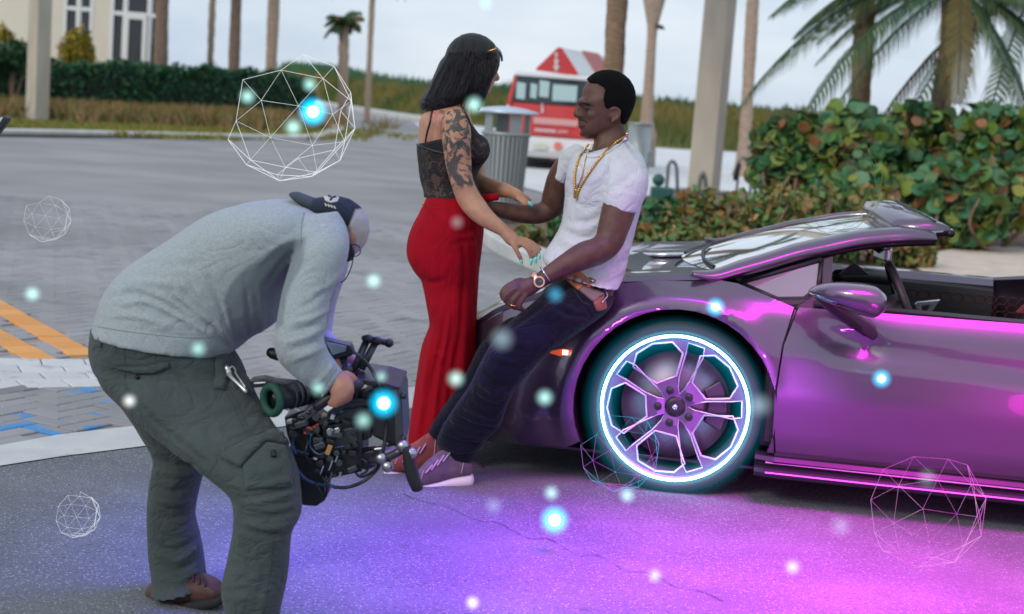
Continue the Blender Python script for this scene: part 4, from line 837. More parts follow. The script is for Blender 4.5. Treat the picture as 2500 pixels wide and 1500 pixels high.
for kk in (.82, .17):
    C0 = CW(-.13, .1+(CWD-.2)*kk, .782); R = []
    for a in np.linspace(0, 2*math.pi, 30, endpoint=False): R.append(C0+cS*.19*math.cos(a)*(1-.2*math.sin(a))+cT*.17*math.sin(a)+np.array([0, 0, .025*math.cos(a)-.0]))
    v = MB().poly(R, (0, 0, .012)).build('bonnet_vent', m_blk, car); MB().tube(R+[], .011, 8, closed=True).build('vent_rim', mat('bright_trim', (.7, .72, .76), .2, .8), v, True)
    for i in range(0): MB().tube([C0+cS*(-.1+.09*i)-cT*.11+[0, 0, .02], C0+cS*(-.06+.09*i)+cT*.11+[0, 0, .02]], .007, 6).build('vent_bar', mat('bright_trim', (.7, .72, .76)), v)
# screen pillars and header
for side in (0, 1):
    P = [(1690, 668, .10), (1745, 673, .145), (1810, 655, .19), (1875, 637, .23), (1950, 615, .27), (2020, 600, .31), (2090, 585, .34), (2160, 577, .37), (2230, 574, .39), (2285, 578, .41)]
    A = [CX(*q) for q in P]
    if side: A = [CW((a-CO)@cS, CWD-(a-CO)@cT, a[2]) for a in A]
    rad = [.008, .02, .026, .028, .029, .029, .029, .029, .027, .02]; A = catmull(np.c_[np.array(A), rad], 4); R = []
    for p in A:
        u = cT*(1 if side == 0 else -1); R.append([p[:3]+u*a*p[3]*2.0+np.array([0, 0, 1])*b*p[3]-cS*b*p[3]*.25 for a, b in ((-.55, -1), (-.75, -.5), (-.7, .1), (-.35, .75), (.35, 1.05), (1.1, 1.0), (1.1, .2), (.6, -.8))])
    MB().rings(R).build('screen_pillar', paint, car, True)
    B = [A[i][:3]+np.array([0, 0, -1])*A[i][3]*1.15+cT*(.02 if side == 0 else -.02) for i in range(12, len(A))]; MB().tube(B, .014, 8).build('window_seal', m_blk, car, True)
hp = []
for u in np.linspace(0, 1, 15):
    w = 2*u-1; hp.append(CW(.87-.10*(1-w*w), .41+(CWD-.82)*u, 1.048+.045*(1-w*w)))
R = [[p+cS*a+np.array([0, 0, b]) for a, b in ((-.12, -.022), (-.1, .012), (.0, .026), (.075, .012), (.09, -.01), (.07, -.022), (0, -.035))] for p in hp]
MB().rings(R).build('screen_header', paint, car, True)
MB().tube([p+cS*.085+np.array([0, 0, -.014]) for p in hp], .014, 8).build('header_seal', m_blk, car, True)
MB().tube([p+cS*.02+np.array([0, 0, .028]) for p in hp], .004, 6).build('roof_joint', m_blk, car)
mb = MB(); R = [[p+np.array([0, 0, -.04])+cS*a for a in (-.10, .07)] for p in hp]; 
# quarter light
tq = lambda x, y: .13+(752-y)/752*.9
Q = [(1805, 690), (2006, 634), (1999, 701), (1940, 748)]; Pq = [CX(x, y, tq(x, y)) for x, y in Q]
MB().poly(Pq, cT*.008).build('quarter_window', m_qg, car)
mb = MB(); mb.tube([Pq[0], Pq[1]], .012, 8); mb.tube([Pq[1], Pq[2]], .010, 8); mb.tube([Pq[2], Pq[3]], .008, 8); mb.tube([Pq[3], Pq[0]], .008, 8); mb.build('window_frame', m_blk, car, True)
mb = MB(); mb.poly([CX(2010, 632, .27), CX(2034, 626, .28), CX(2026, 752, .10), CX(2004, 742, .11)], cT*.03); mb.build('window_upright', mat('satin_black', (.05, .045, .055), .35), car, bevel=.004)
mb = MB(); mb.poly([CX(1940, 750, .09), CX(1998, 712, .12), CX(2004, 756, .08), CX(1950, 762, .07)], cT*.05); mb.build('mirror_base', m_blk, car, bevel=.006)
# door mirror
tm = 5.43
mb = MB(); mb.loft([(1974, 709, 1973, 714, tm+.05, .01), (1990, 700, 1988, 725, tm+.03, .045), (2020, 692, 2016, 738, tm, .07), (2060, 690, 2058, 752, tm-.02, .085), (2100, 692, 2102, 765, tm-.03, .09), (2135, 698, 2130, 774, tm-.03, .085), (2149, 708, 2142, 768, tm-.03, .075)], 4, 28, 2.6)
mh = organic('door_mirror', mb, .006, paint, car, 4)
mb = MB(); mb.prism([(2040, 745), (2148, 760), (2138, 779), (2090, 768)], tm-.09, .12); mb.build('mirror_underside', mat('satin_black', (.05, .045, .055)), mh, bevel=.01)
mb = MB(); mb.loft([(1988, 728, 2008, 722, tm+.08, .02), (2030, 768, 2062, 748, tm+.10, .025), (2085, 806, 2125, 785, tm+.14, .03), (2128, 830, 2143, 812, tm+.18, .03)], 4, 16, 3); mb.build('mirror_arm', mat('satin_black', (.05, .045, .055)), car, True)
mb = MB(); mb.loft([(1992, 730, 2002, 726, tm+.03, .006), (2060, 785, 2076, 776, tm+.08, .006), (2110, 822, 2124, 812, tm+.14, .006)], 4, 10, 3); mb.build('mirror_stay', m_blk, car, True)
# wheels
def revolve(name, prof, c, m, par, n=64, axis=None, smooth=True, cap=False):
    ax = cT if axis is None else axis; th = np.linspace(0, 2*math.pi, n, endpoint=False)
    return MB().rings([[c+ax*t+(cS*math.cos(a)+np.array([0, 0, math.sin(a)]))*r for a in th] for t, r in prof], cap).build(name, m, par, smooth)
RR = .268
hexo = [(.42, 133), (.44, 92), (.77, 87), (.92, 97), (.945, 114), (.92, 130), (.81, 141)]
slot = [(.93, 83.5), (.93, 69), (.80, 73-7), (.47, 66), (.28, 66), (.18, 76), (.28, 87), (.47, 87), (.79, 83.5)]
def pol(r, a, k): return (r*RR*math.cos(math.radians(a+72*k)), r*RR*math.sin(math.radians(a+72*k)))
def make_wheel(s, side, full=True):
    # side 0 faces the camera
    tdir = 1 if side == 0 else -1; base = CW(s, .055 if side == 0 else CWD-.055, .323); ax = cT*tdir
    wh = bpy.data.objects.new('wheel', None); COL.objects.link(wh); wh.parent = car; wh.empty_display_size = .1
    revolve('tyre', [(.02, .278), (.0, .284), (-.006, .296), (-.002, .31), (.012, .3235), (.04, .3262), (.2, .3262), (.228, .32), (.236, .3), (.22, .275), (.1, .268)], base, m_rub, wh, 72, ax)
    revolve('rim_barrel', [(.2, .25), (.12, .243), (.045, .247), (.014, .262), (.008, .27), (.004, .279), (.02, .279), (.22, .268)], base, m_rim, wh, 72, ax)
    revolve('brake_disc', [(.075, .02), (.075, .205), (.1, .205), (.11, .02)], base, m_disc, wh, 48, ax)
    V = [(.965*RR*math.cos(a), .965*RR*math.sin(a)) for a in np.linspace(0, 2*math.pi, 72, endpoint=False)]; E = [(i, (i+1) % 72) for i in range(72)]; H = []
    for k in range(5):
        for o_ in (hexo, slot):
            P = [pol(r, a, k) for r, a in o_]; n0 = len(V); V += P; E += [(n0+i, n0+(i+1) % len(P)) for i in range(len(P))]; H.append(P)
    r = delaunay_2d_cdt([Vector(v) for v in V], E, [], 1, 1e-6); F = []
    for f in r[2]:
        c = sum((r[0][i] for i in f), Vector((0, 0)))/len(f)
        if not any(inside((c.x, c.y), h) for h in H): F.append(f)
    v3 = [tuple(base+cS*v.x*tdir+np.array([0, 0, v.y])+ax*(.016+.03*(1-v.length/RR)**1.2+(0 if v.length > .09 else -.006))) for v in r[0]]
    me = bpy.data.meshes.new('spokes'); me.from_pydata(v3, [], F); bm = bmesh.new(); bm.from_mesh(me); bmesh.ops.recalc_face_normals(bm, faces=bm.faces)
    nn = sum((f.normal*f.calc_area() for f in bm.faces), Vector())
    if nn.dot(Vector(ax)) > 0: bmesh.ops.reverse_faces(bm, faces=bm.faces)
    bm.to_mesh(me); bm.free(); sp_ = link('spokes', me, mat('spoke_lacquer', (.17, .14, .21), .35, .8), wh, False); sd = sp_.modifiers.new('s', 'SOLIDIFY'); sd.thickness = .03; sd.offset = -1
    W3 = lambda r_, a, k, dz: base+cS*pol(r_, a, k)[0]*tdir+np.array([0, 0, pol(r_, a, k)[1]])+ax*(.016+.03*(1-r_)**1.2+dz)
    if full:
        mb = MB()
        for k in range(5):
            P = [W3(r_, a, k, -.001) for r_, a in hexo]; mb.tube(P, .0042, 6, closed=True)
            P = [W3(r_, a, k, -.001) for r_, a in slot]; mb.tube(P, .003, 6, closed=True)
        mb.build('spoke_edges', mat('polished_edge', (.7, .66, .78), .35, .8), wh, True)
        for k in range(5): c = W3(.24, 112, k, .0); MB().tube([c-ax*.013, c+ax*.012], .015, 16).build('wheel_bolt', m_blk, wh, True)
        revolve('hub_cap', [(-.002, .001), (-.006, .012), (-.004, .03), (.004, .04), (.03, .042)], base+ax*.03, m_blk, wh, 32, ax); revolve('emblem', [(-.010, .0005), (-.008, .008), (-.004, .010)], base+ax*.03, mat('bright_trim', (.7, .72, .76)), wh, 16, ax)
        cal = [pol(.72, a, 0) for a in range(-25, 36, 12)]+[pol(.45, a, 0) for a in range(35, -26, -12)]
        MB().poly([base+cS*x*tdir+np.array([0, 0, z])+ax*.055 for x, z in cal], ax*.06).build('brake_caliper', mat('caliper', (.03, .03, .04), .4), wh, bevel=.006)
    return wh, base
wf, wb = make_wheel(-.02, 0)
P = [wb-cT*.006+(cS*math.cos(a)+np.array([0, 0, math.sin(a)]))*RR*1.015 for a in np.linspace(0, 2*math.pi, 96, endpoint=False)]
MB().tube(P, .0052, 10, closed=True).build('neon_ring', m_neonc, wf, True)
# added emissive volume paints the teal glow of the ring over the tyre
gm_ = bpy.data.materials.new('ring_glow'); gm_.use_nodes = True; t_ = gm_.node_tree; t_.nodes.clear(); e_ = t_.nodes.new('ShaderNodeEmission'); o_ = t_.nodes.new('ShaderNodeOutputMaterial'); e_.inputs[0].default_value = (0, .5, .72, 1)
c_ = t_.nodes.new('ShaderNodeTexCoord'); sx = t_.nodes.new('ShaderNodeSeparateXYZ'); t_.links.new(c_.outputs['Object'], sx.inputs[0])
def mth(op, a, b=None, clamp=False):
    n = t_.nodes.new('ShaderNodeMath'); n.operation = op; n.use_clamp = clamp
    for i, q in enumerate((a, b)):
        if q is None: continue
        if isinstance(q, (int, float)): n.inputs[i].default_value = q
        else: t_.links.new(q, n.inputs[i])
    return n.outputs[0]
rad_ = mth('SQRT', mth('ADD', mth('MULTIPLY', sx.outputs[0], sx.outputs[0]), mth('MULTIPLY', sx.outputs[2], sx.outputs[2]))); dr_ = mth('SUBTRACT', rad_, RR*1.015)
ds_ = mth('SQRT', mth('ADD', mth('MULTIPLY', dr_, dr_), mth('MULTIPLY', sx.outputs[1], sx.outputs[1]))); ff = mth('POWER', mth('SUBTRACT', 1, mth('DIVIDE', ds_, .085), True), 1.6)
t_.links.new(mth('MULTIPLY', ff, 4.6), e_.inputs[1]); t_.links.new(e_.outputs[0], o_.inputs['Volume'])
th_ = np.linspace(0, 2*math.pi, 64, endpoint=False); me = MB().tube([np.array([math.cos(a)*RR*1.015, 0, math.sin(a)*RR*1.015]) for a in th_], .086, 16, closed=True).mesh('glow')
go = link('neon_glow', me, gm_, None, False); go.parent = wf; go.rotation_euler = (0, 0, -CA); go.location = Vector(wb-cT*.008)-origin_of(wf)
make_wheel(2.6, 0, False); make_wheel(-.02, 1, False); make_wheel(2.6, 1, False)
for s in (-.02, 2.6):
    for side in (0, 1):
        base = CW(s, .05 if side == 0 else CWD-.05, .325); ax = cT*(1 if side == 0 else -1)
        R = [[base+ax*t+cS*math.cos(a)*r+np.array([0, 0, math.sin(a)*r]) for a in np.linspace(math.radians(-28), math.radians(208), 40)] for t, r in ((.02, .385), (.3, .392), (.302, .02))]
        grid('wheel_well', R, mat('wheel_well', (.008, .008, .01), .9), car, th=.004)
# side marker
MB().poly([CX(1335, 861, -.0), CX(1370, 853, -.006), CX(1412, 856, -.01), CX(1415, 862, -.01), CX(1370, 871, -.006)], cT*.02).build('side_marker', mat('amber_lens', (.4, .05, .02), .25, em=(1, .15, .05), es=.35), car, bevel=.002)
MB().box(CX(1380, 861, -.016), [.02, .008, .016]).build('marker_bulb', mat('marker_glow', (1, .6, .4), .3, em=(1, .55, .35), es=5), car)
# belly, cabin tub, dash, seats, far door
MB().rings([[CW(s, t, z) for t, z in ((.12, .11), (CWD-.12, .11), (CWD-.12, h), (.12, h))] for s, h in ((-.9, .2), (-.45, .2), (-.44, .12), (.42, .12), (.43, .2), (1.7, .25), (2.1, .25), (2.15, .14), (3.05, .14), (3.1, .3), (3.35, .3))]).build('floor_pan', m_blk, car)
MB().rings([[CW(s, t, z) for t, z in ((.1, h0), (CWD-.1, h0), (CWD-.1, h), (.1, h))] for s, h0, h in ((.30, .2, .76), (.44, .2, .775), (.56, .35, .77), (.60, .4, .70))]).build('dashboard', m_leather, car, bevel=.02)
mb = MB(); mb.tube([CX(2040, 676, 1.0), CX(2100, 672, 1.05), CX(2170, 680, 1.2)], .03, 10, 4); mb.build('dash_hood', m_leather, car, True)
for side in (0, 1):
    T = (lambda t: t) if side == 0 else (lambda t: CWD-t)
    grid('door_top', [[CW(s, T(t), z) for s in np.linspace(.45, 1.34, 8)] for t, z in ((.07, .748), (.10, .757), (.15, .752), (.17, .725))], paint if side else m_leather, car, th=.01, flip=side == 1)
    grid('door_card', [[CW(s, T(t), z+.012*math.sin((s-.4)*3)) for s in np.linspace(.45, 1.34, 12)] for t, z in ((.165, .715), (.19, .70), (.20, .6), (.19, .52), (.22, .3))], m_leather, car, th=.01, flip=side == 1)
MB().rings([[CW(s, t, z) for t, z in ((.1, .2), (CWD-.1, .2), (CWD-.1, h), (.1, h))] for s, h in ((1.78, .78), (1.84, .93), (1.95, .96), (2.4, .93), (3.3, .82), (3.42, .7))]).build('engine_deck', paint, car, bevel=.03)
m_red_st = mat('red_stitch', (.09, .008, .01), .7)
for tc_ in (.52, 1.38):
    st = bpy.data.objects.new('seat', None); COL.objects.link(st); st.parent = car
    MB().rings([[CW(s, tc_+w*k, z) for k, z in ((-1, zb), (1, zb), (1, zt_), (-1, zt_))] for s, w, zb, zt_ in ((.95, .2, .2, .33), (1.35, .24, .2, .30), (1.47, .25, .2, .4))]).build('seat_base', m_leather, st, bevel=.03)
    MB().rings([[CW(s+.1*k2, tc_+w*k, z) for k, k2 in ((-1, -.6), (1, -.6), (1, 1), (-1, 1))] for s, w, z in ((1.41, .25, .3), (1.51, .26, .6), (1.58, .2, .76), (1.61, .12, .86))]).build('backrest', m_leather, st, bevel=.03)
# quilted far door card and red edge seen over the door
mb = MB()
for i in range(14):
    for j in range(3):
        c = CW(.93+.05*i, CWD-.205, .60+.035*j); mb.tube([c+cS*.026*math.cos(a)+np.array([0, 0, .02*math.sin(a)]) for a in np.linspace(0, 6.283, 6, endpoint=False)], .0022, 4, closed=True)
mb.build('door_stitching', m_red_st, car)['kind'] = 'stuff'
MB().poly([CX(2482, 766, .3), CX(2500, 748, .3), CX(2540, 730, .3), CX(2560, 780, .3)], cT*.04).build('seat_side_panel', m_red_st, car, bevel=.006)
mb = MB(); hpnts = [(2233, 745), (2240, 738), (2296, 732), (2270, 770), (2258, 770), (2272, 745), (2250, 748), (2250, 768), (2242, 768)]; mb.poly([CX(x, y, .95) for x, y in hpnts], cT*.02); mb.build('console_handle', mat('bright_trim', (.7, .72, .76)), car, bevel=.003)
# steering wheel
c = CX(2206, 745, .5); ax1 = cS*.42+np.array([0, 0, -1])*.9; ax1 /= np.linalg.norm(ax1); sw = MB().tube([c-ax1*.165*math.cos(a)+cT*.165*math.sin(a) for a in np.linspace(0, 2*math.pi, 40, endpoint=False)], .017, 10, closed=True).build('steering_wheel', m_leather, car, True)
nx = np.cross(ax1, cT); MB().tube([c, c-nx*.12*(1 if nx@cS > 0 else -1)], [.05, .06], 16).build('steering_column', m_leather, sw, True)
for a in (0, 2.1, 4.2): MB().tube([c, c-ax1*.16*math.cos(a+3.14)+cT*.16*math.sin(a+3.14)], .014, 8).build('wheel_spoke', mat('bright_trim', (.7, .72, .76)), sw)
# interior mirror hanging from the header
q = CX(2155, 618, .95); MB().box(q, [.03, .22, .06]).build('rear_view_mirror', mat('bright_trim', (.7, .72, .76)), car, bevel=.01)
MB().tube([q, CX(2130, 600, .95)], .012, 8).build('mirror_stem', m_blk, car)
MB().poly([CX(2046, 672, .6), CX(2085, 640, .6), CX(2125, 672, .62)], cT*.02).build('dash_screen', mat('satin_black', (.05, .045, .055)), car, bevel=.004)
# ------------------------------------------------------------ person bending over the film camera
m_heather = mat('grey_heather', (.27, .32, .34), .95, c2=(.40, .45, .47), scale=170, stretch=(1, 1, 2.6), bump=.25, bscale=500, sheen=.15, detail=5, ramp=(.3, .7), fold=.35, fscale=7)
m_olive = mat('olive_cotton', (.04, .058, .055), .9, c2=(.055, .075, .072), scale=9, bump=.3, bscale=350, sheen=.1, fold=.55, fscale=11, fstretch=(.8, .8, 1.5))
m_skin = mat('skin_fair', (.32, .15, .105), .55, c2=(.42, .2, .145), scale=14, sss=.1); m_skt = mat('skin_tan', (.50, .27, .17), .5, c2=(.56, .31, .2), scale=12, sss=.1)
m_skd = mat('skin_dark', (.075, .032, .021), .46, c2=(.125, .056, .036), scale=26, detail=7, spec=.45, sss=.08, bump=.25, bscale=420); m_brown = mat('brown_leather', (.055, .022, .02), .6, c2=(.09, .035, .028), scale=14, bump=.3, bscale=70); m_sole = mat('dark_sole', (.015, .013, .014), .8)
m_navy = mat('cap_cloth', (.005, .012, .022), .85, bump=.2, bscale=250)
_w = mat('x_khaki', (0, 0, 0))
addmix(m_navy, 'noise', 60, -1, -.9, (.4, .4, .34), attr='khaki')
addmix(m_heather, 'noise', 5, -.2, .9, (.12, .155, .175), attr='wet')
def W3(x, y, d): return W(x, y, d)
def seg_hand(mb, palm, fingers, thumb=None, rp=.026, d=None):
    """palm path plus separate bent fingers; px,py,depth,radius(m)"""
    mb.tube([W(q[0], q[1], q[2]) for q in palm], [q[3] for q in palm], 14, 3, True, flat=1)
    for f in fingers: mb.tube([W(q[0], q[1], q[2]) for q in f], [q[3] for q in f], 10, 3, True)
cop = thing('person', 'person in grey long-sleeved shirt and dark cargo trousers bending over a film camera', 'person', W(540, 1500, 3.95)*[1, 1, 0])
# body (mostly inside the clothes)
mb = MB(); D0 = 4.0
mb.loft([(300, 740, 600, 800, D0, .12), (420, 620, 660, 740, D0, .13), (560, 530, 700, 660, D0, .15), (700, 520, 770, 590, D0, .12), (770, 525, 815, 590, D0, .06)])
mb.tube([W(790, 555, D0), W(822, 562, D0)], .055, 14, dome=True)
mb.ell(W(818, 560, D0), [.083, .076, .083]); mb.loft([(835, 590, 872, 570, D0, .055), (838, 612, 868, 606, D0, .05), (842, 628, 862, 624, D0, .035)], 3)
mb.ell(W(858, 580, D0-.078), [.014, .012, .021])
ra = [(792, 560, 3.88, .045), (770, 650, 3.82, .045), (740, 780, 3.78, .042), (735, 850, 3.77, .038), (775, 905, 3.79, .034), (812, 932, 3.8, .028)]
mb.tube([W(*q[:3]) for q in ra], [q[3] for q in ra], 12, 3)
mb.tube([W(795, 590, 4.12), W(770, 720, 4.2), W(765, 830, 4.22), W(815, 870, 4.15), W(850, 888, 4.08)], [.045, .045, .04, .034, .027], 12, 3)
for k, P in enumerate(([(420, 800, 4.0), (480, 1010, 3.84), (650, 1200, 3.72), (635, 1350, 3.69), (635, 1560, 3.68)], [(400, 800, 4.0), (410, 1060, 4.13), (430, 1180, 4.15), (430, 1430, 4.13)])): mb.tube([W(*q) for q in P], [.05, .05, .045, .035, .03][:len(P)], 12, 3, True)
seg_hand(mb, [(815, 930, 3.8, .029), (832, 938, 3.79, .031), (836, 958, 3.79, .031)], [[(848, 925, 3.78, .0105), (856, 950, 3.77, .010), (848, 972, 3.78, .0095)], [(838, 940, 3.765, .0108), (845, 965, 3.765, .0102), (832, 984, 3.775, .0095)], [(826, 948, 3.765, .0105), (830, 972, 3.765, .010), (818, 990, 3.775, .009)], [(815, 950, 3.77, .0095), (816, 972, 3.77, .009), (806, 986, 3.78, .0085)], [(845, 915, 3.8, .012), (862, 925, 3.81, .0115), (866, 945, 3.82, .010)]])
seg_hand(mb, [(850, 888, 4.08, .025), (864, 893, 4.05, .027)], [[(868, 885, 4.03, .009), (880, 893, 4.02, .009), (876, 905, 4.02, .0085)], [(868, 895, 4.02, .009), (878, 905, 4.01, .009), (870, 914, 4.01, .0085)], [(862, 900, 4.02, .009), (868, 912, 4.01, .009), (860, 920, 4.01, .0085)], [(856, 904, 4.02, .008), (858, 915, 4.01, .008), (850, 922, 4.02, .0075)]])
body = organic('body', mb, .0055, m_skin, cop, 5)
# shirt
mb = MB(); mb.loft([(229, 808, 560, 862, 4.0, .185), (236, 775, 585, 846, 4.0, .182), (258, 714, 615, 822, 4.0, .178), (300, 662, 655, 800, 4.0, .175), (350, 627, 684, 772, 4.0, .18), (424, 580, 700, 730, 4.0, .19), (507, 526, 715, 690, 4.0, .20), (572, 502, 738, 655, 4.0, .205), (645, 490, 768, 620, 4.0, .20), (719, 490, 798, 602, 4.0, .16), (775, 500, 828, 592, 4.0, .09)], 4, 32, 2.3, dome=False)
shs = [(745, 525, 826, 515, 3.92, .055), (733, 560, 848, 560, 3.88, .075), (722, 610, 852, 606, 3.84, .075), (704, 660, 838, 668, 3.82, .07), (688, 720, 811, 712, 3.8, .064), (675, 790, 797, 775, 3.78, .062), (669, 838, 791, 826, 3.77, .06), (680, 878, 797, 850, 3.77, .056), (702, 903, 806, 868, 3.78, .052), (746, 941, 824, 893, 3.79, .047), (793, 964, 836, 908, 3.8, .04)]
mb.loft(shs[:1]+shs, 4, 24, 2.1, dome=False)
mb.tube([W(795, 575, 4.12), W(790, 640, 4.18), W(768, 740, 4.22), W(764, 830, 4.22), W(810, 868, 4.16), W(838, 882, 4.1)], [.07, .068, .06, .055, .045, .038], 16, 4)
wet = [(585, 668), (650, 616), (700, 590), (748, 578), (740, 640), (700, 720), (690, 795), (612, 834), (578, 858), (560, 800), (546, 735), (560, 700)]
folds = [([(262, 728), (325, 715), (400, 742), (480, 790), (528, 812)], 8, -.011), ([(290, 745), (360, 738), (430, 770), (520, 818)], 7, .009), ([(410, 720), (460, 760), (515, 800), (560, 850)], 8, -.012), ([(470, 690), (500, 740), (535, 795), (568, 845)], 8, .010), ([(500, 650), (520, 705), (545, 770), (565, 820)], 9, -.009), ([(440, 700), (470, 745), (500, 775)], 9, -.007),
    ([(300, 800), (400, 815), (470, 826)], 6, -.004), ([(260, 770), (340, 775), (430, 800)], 9, .006), ([(545, 730), (560, 790), (580, 850)], 7, .007), ([(600, 700), (606, 770), (604, 825)], 8, -.006), ([(630, 690), (640, 760), (635, 815)], 9, .006), ([(736, 570), (728, 610), (712, 655), (694, 720), (680, 790)], 6, -.012), ([(730, 600), (690, 640), (650, 700)], 9, -.007), ([(735, 580), (680, 600), (610, 660)], 10, .005),
    ([(805, 752), (760, 778), (705, 790)], 7, .008), ([(803, 768), (755, 798), (700, 812)], 6, -.009), ([(798, 795), (750, 822), (690, 840)], 7, .009), ([(796, 815), (755, 842), (700, 858)], 6, -.008), ([(800, 842), (760, 862), (715, 880)], 7, .006), ([(800, 700), (760, 740), (720, 755)], 8, -.005), ([(840, 660), (800, 700), (760, 715)], 8, .005), ([(820, 880), (790, 920), (760, 940)], 6, .004), ([(826, 896), (790, 950)], 3, -.003), ([(740, 560), (770, 545), (810, 545)], 8, -.004), ([(350, 640), (420, 650), (500, 640)], 12, -.004), ([(300, 690), (380, 690), (450, 700)], 12, .005)]
folds = [(f[0], f[1]*.85, f[2]*1.25) for f in folds]
shirt = organic('shirt', mb, .0062, m_heather, cop, 4, folds, [(.0035, 14, 5, (1, 1, 1)), (.0016, 45, 6, (1, 1, .7))], attr={'wet': lambda V, px, Nn: mask_poly(px, wet, 8)*.9})
S1 = Surf(shirt)
surfline('hem_seam', [(231, 797), (300, 808), (385, 819), (470, 826), (522, 822)], S1, .0012, mat('seam_grey', (.2, .23, .25), .9), shirt); surfline('cuff_seam', [(822, 902), (806, 925), (785, 955)], S1, .0012, mat('seam_grey', (.2, .23, .25)), shirt)
surfline('shoulder_seam', [(742, 520), (736, 560), (735, 592)], S1, .0012, mat('seam_grey', (.2, .23, .25)), shirt)
# trousers
mb = MB()
mb.loft([(228, 800, 560, 848, 4.0, .172), (223, 840, 578, 876, 4.0, .175), (226, 875, 592, 905, 4.0, .175), (240, 910, 600, 940, 4.0, .165), (280, 950, 590, 980, 4.0, .13)], 3, 30, 2.3)
mb.loft([(232, 900, 604, 925, 3.95, .15), (275, 958, 632, 982, 3.88, .13), (340, 1032, 668, 1036, 3.82, .12), (428, 1102, 704, 1092, 3.76, .11), (500, 1155, 727, 1148, 3.72, .10), (560, 1205, 735, 1208, 3.70, .095), (572, 1255, 735, 1256, 3.69, .09), (567, 1310, 712, 1306, 3.68, .082), (552, 1380, 705, 1385, 3.68, .082), (542, 1440, 694, 1445, 3.67, .084), (556, 1510, 682, 1510, 3.67, .08), (575, 1610, 690, 1610, 3.67, .08)], 4, 26, 2.2)
mb.loft([(228, 870, 520, 920, 4.04, .13), (250, 935, 520, 1000, 4.08, .12), (302, 988, 505, 1060, 4.12, .11), (344, 1055, 502, 1108, 4.14, .10), (376, 1115, 499, 1142, 4.15, .095), (366, 1180, 488, 1180, 4.15, .09), (361, 1245, 474, 1255, 4.15, .085), (364, 1345, 488, 1318, 4.14, .085), (372, 1410, 500, 1398, 4.12, .088), (370, 1450, 508, 1428, 4.1, .104)], 4, 26, 2.2, dome=False)
tf = [([(600, 985), (560, 1010), (500, 1025)], 9, -.006), ([(735, 1180), (670, 1200), (585, 1215)], 7, -.009), ([(733, 1200), (660, 1222), (580, 1232)], 7, .009), ([(735, 1240), (665, 1262), (590, 1262)], 7, -.010), ([(725, 1275), (660, 1292), (600, 1280)], 7, .010), ([(712, 1305), (650, 1306), (590, 1290), (572, 1262)], 6, -.011), ([(700, 1130), (650, 1150), (590, 1160)], 9, .007), ([(640, 1010), (600, 1050), (540, 1070)], 9, .006), ([(666, 1040), (620, 1080), (560, 1100)], 9, -.006),
    ([(300, 940), (370, 1020), (450, 1085), (520, 1150)], 6, -.014), ([(380, 1120), (430, 1135), (490, 1140)], 7, -.010), ([(372, 1150), (430, 1160), (488, 1158)], 7, .010), ([(365, 1185), (420, 1200), (480, 1185)], 7, -.010), ([(362, 1215), (420, 1230), (476, 1222)], 7, .008), ([(364, 1260), (420, 1265), (470, 1250)], 8, -.007), ([(366, 1320), (420, 1345), (486, 1312)], 7, -.012), ([(368, 1345), (430, 1370), (490, 1330)], 7, .011), ([(374, 1380), (430, 1395), (492, 1360)], 7, -.010), ([(376, 1405), (430, 1420), (496, 1390)], 7, .008), ([(640, 1320), (645, 1400), (620, 1500)], 10, -.005), ([(580, 1340), (600, 1420), (590, 1500)], 12, .005), ([(545, 1450), (610, 1440), (680, 1460)], 10, -.005), ([(250, 860), (330, 880), (400, 870)], 10, -.004), ([(430, 900), (480, 960), (560, 980)], 12, -.006)]
trs = organic('trousers', mb, .0065, m_olive, cop, 4, tf, [(.004, 12, 15, (1, 1, 1)), (.0015, 40, 16, (1, 1, 1))])
S2 = Surf(trs); m_sol = mat('seam_olive', (.015, .026, .025), .9); m_sol2 = mat('olive_light', (.05, .07, .066), .9)
patch('cargo_flap', [(538, 1118), (587, 1144), (612, 1112), (648, 1078), (702, 1088), (694, 1062), (664, 1052), (610, 1072), (560, 1098)], S2, m_olive, trs, .007, .006, 7, bulge=.004)
patch('cargo_pocket', [(592, 1140), (650, 1082), (698, 1090), (716, 1160), (708, 1188), (600, 1196)], S2, m_olive, trs, .004, .004, 8, bulge=.004)
surfline('pocket_button', [(664, 1110), (664, 1122)], S2, .006, m_blk, trs, .012)
patch('back_pocket_flap', [(283, 893), (345, 898), (412, 884), (414, 898), (372, 914), (330, 912), (288, 900)], S2, m_olive, trs, .005, .004, 6, bulge=.003)
surfline('pocket_welt', [(283, 893), (315, 898), (330, 908), (352, 912), (390, 900), (414, 890)], S2, .003, m_sol, trs, .001); surfline('pocket_button', [(333, 920), (337, 928)], S2, .005, m_blk, trs, .006)
for P in ([(548, 955), (575, 1005), (600, 1060), (612, 1075)], [(558, 952), (585, 1002), (610, 1058), (620, 1070)], [(700, 1300), (668, 1310), (660, 1380), (642, 1500)], [(300, 830), (305, 880), (310, 950), (370, 1040), (470, 1120)], [(372, 835), (378, 872), (376, 892)]): surfline('seam', P, S2, .0014, m_sol2, trs, .0005)
for x_ in (243, 277, 318): patch('belt_loop', [(x_, 815), (x_+7, 816), (x_+7, 848), (x_, 846)], S2, m_olive, trs, .006, .003, 6)
patch('hip_pocket', [(522, 850), (548, 850), (560, 900), (548, 955), (520, 950), (524, 900)], S2, m_olive, trs, .006, .005, 7, bulge=.005)
cl = MB(); q = [S2.hit(x, y, .012)[0] for x, y in ((546, 902), (552, 918), (562, 932), (578, 948), (594, 964))]; cl.tube(q, [.007, .008, .005, .004, .006], 8, 3, True)
tag(cl.build('steel_clip', mat('clip_steel', (.75, .77, .78), .3, .7), None, True), 'pale metal clip hanging at the pocket of the bending person', 'clip')
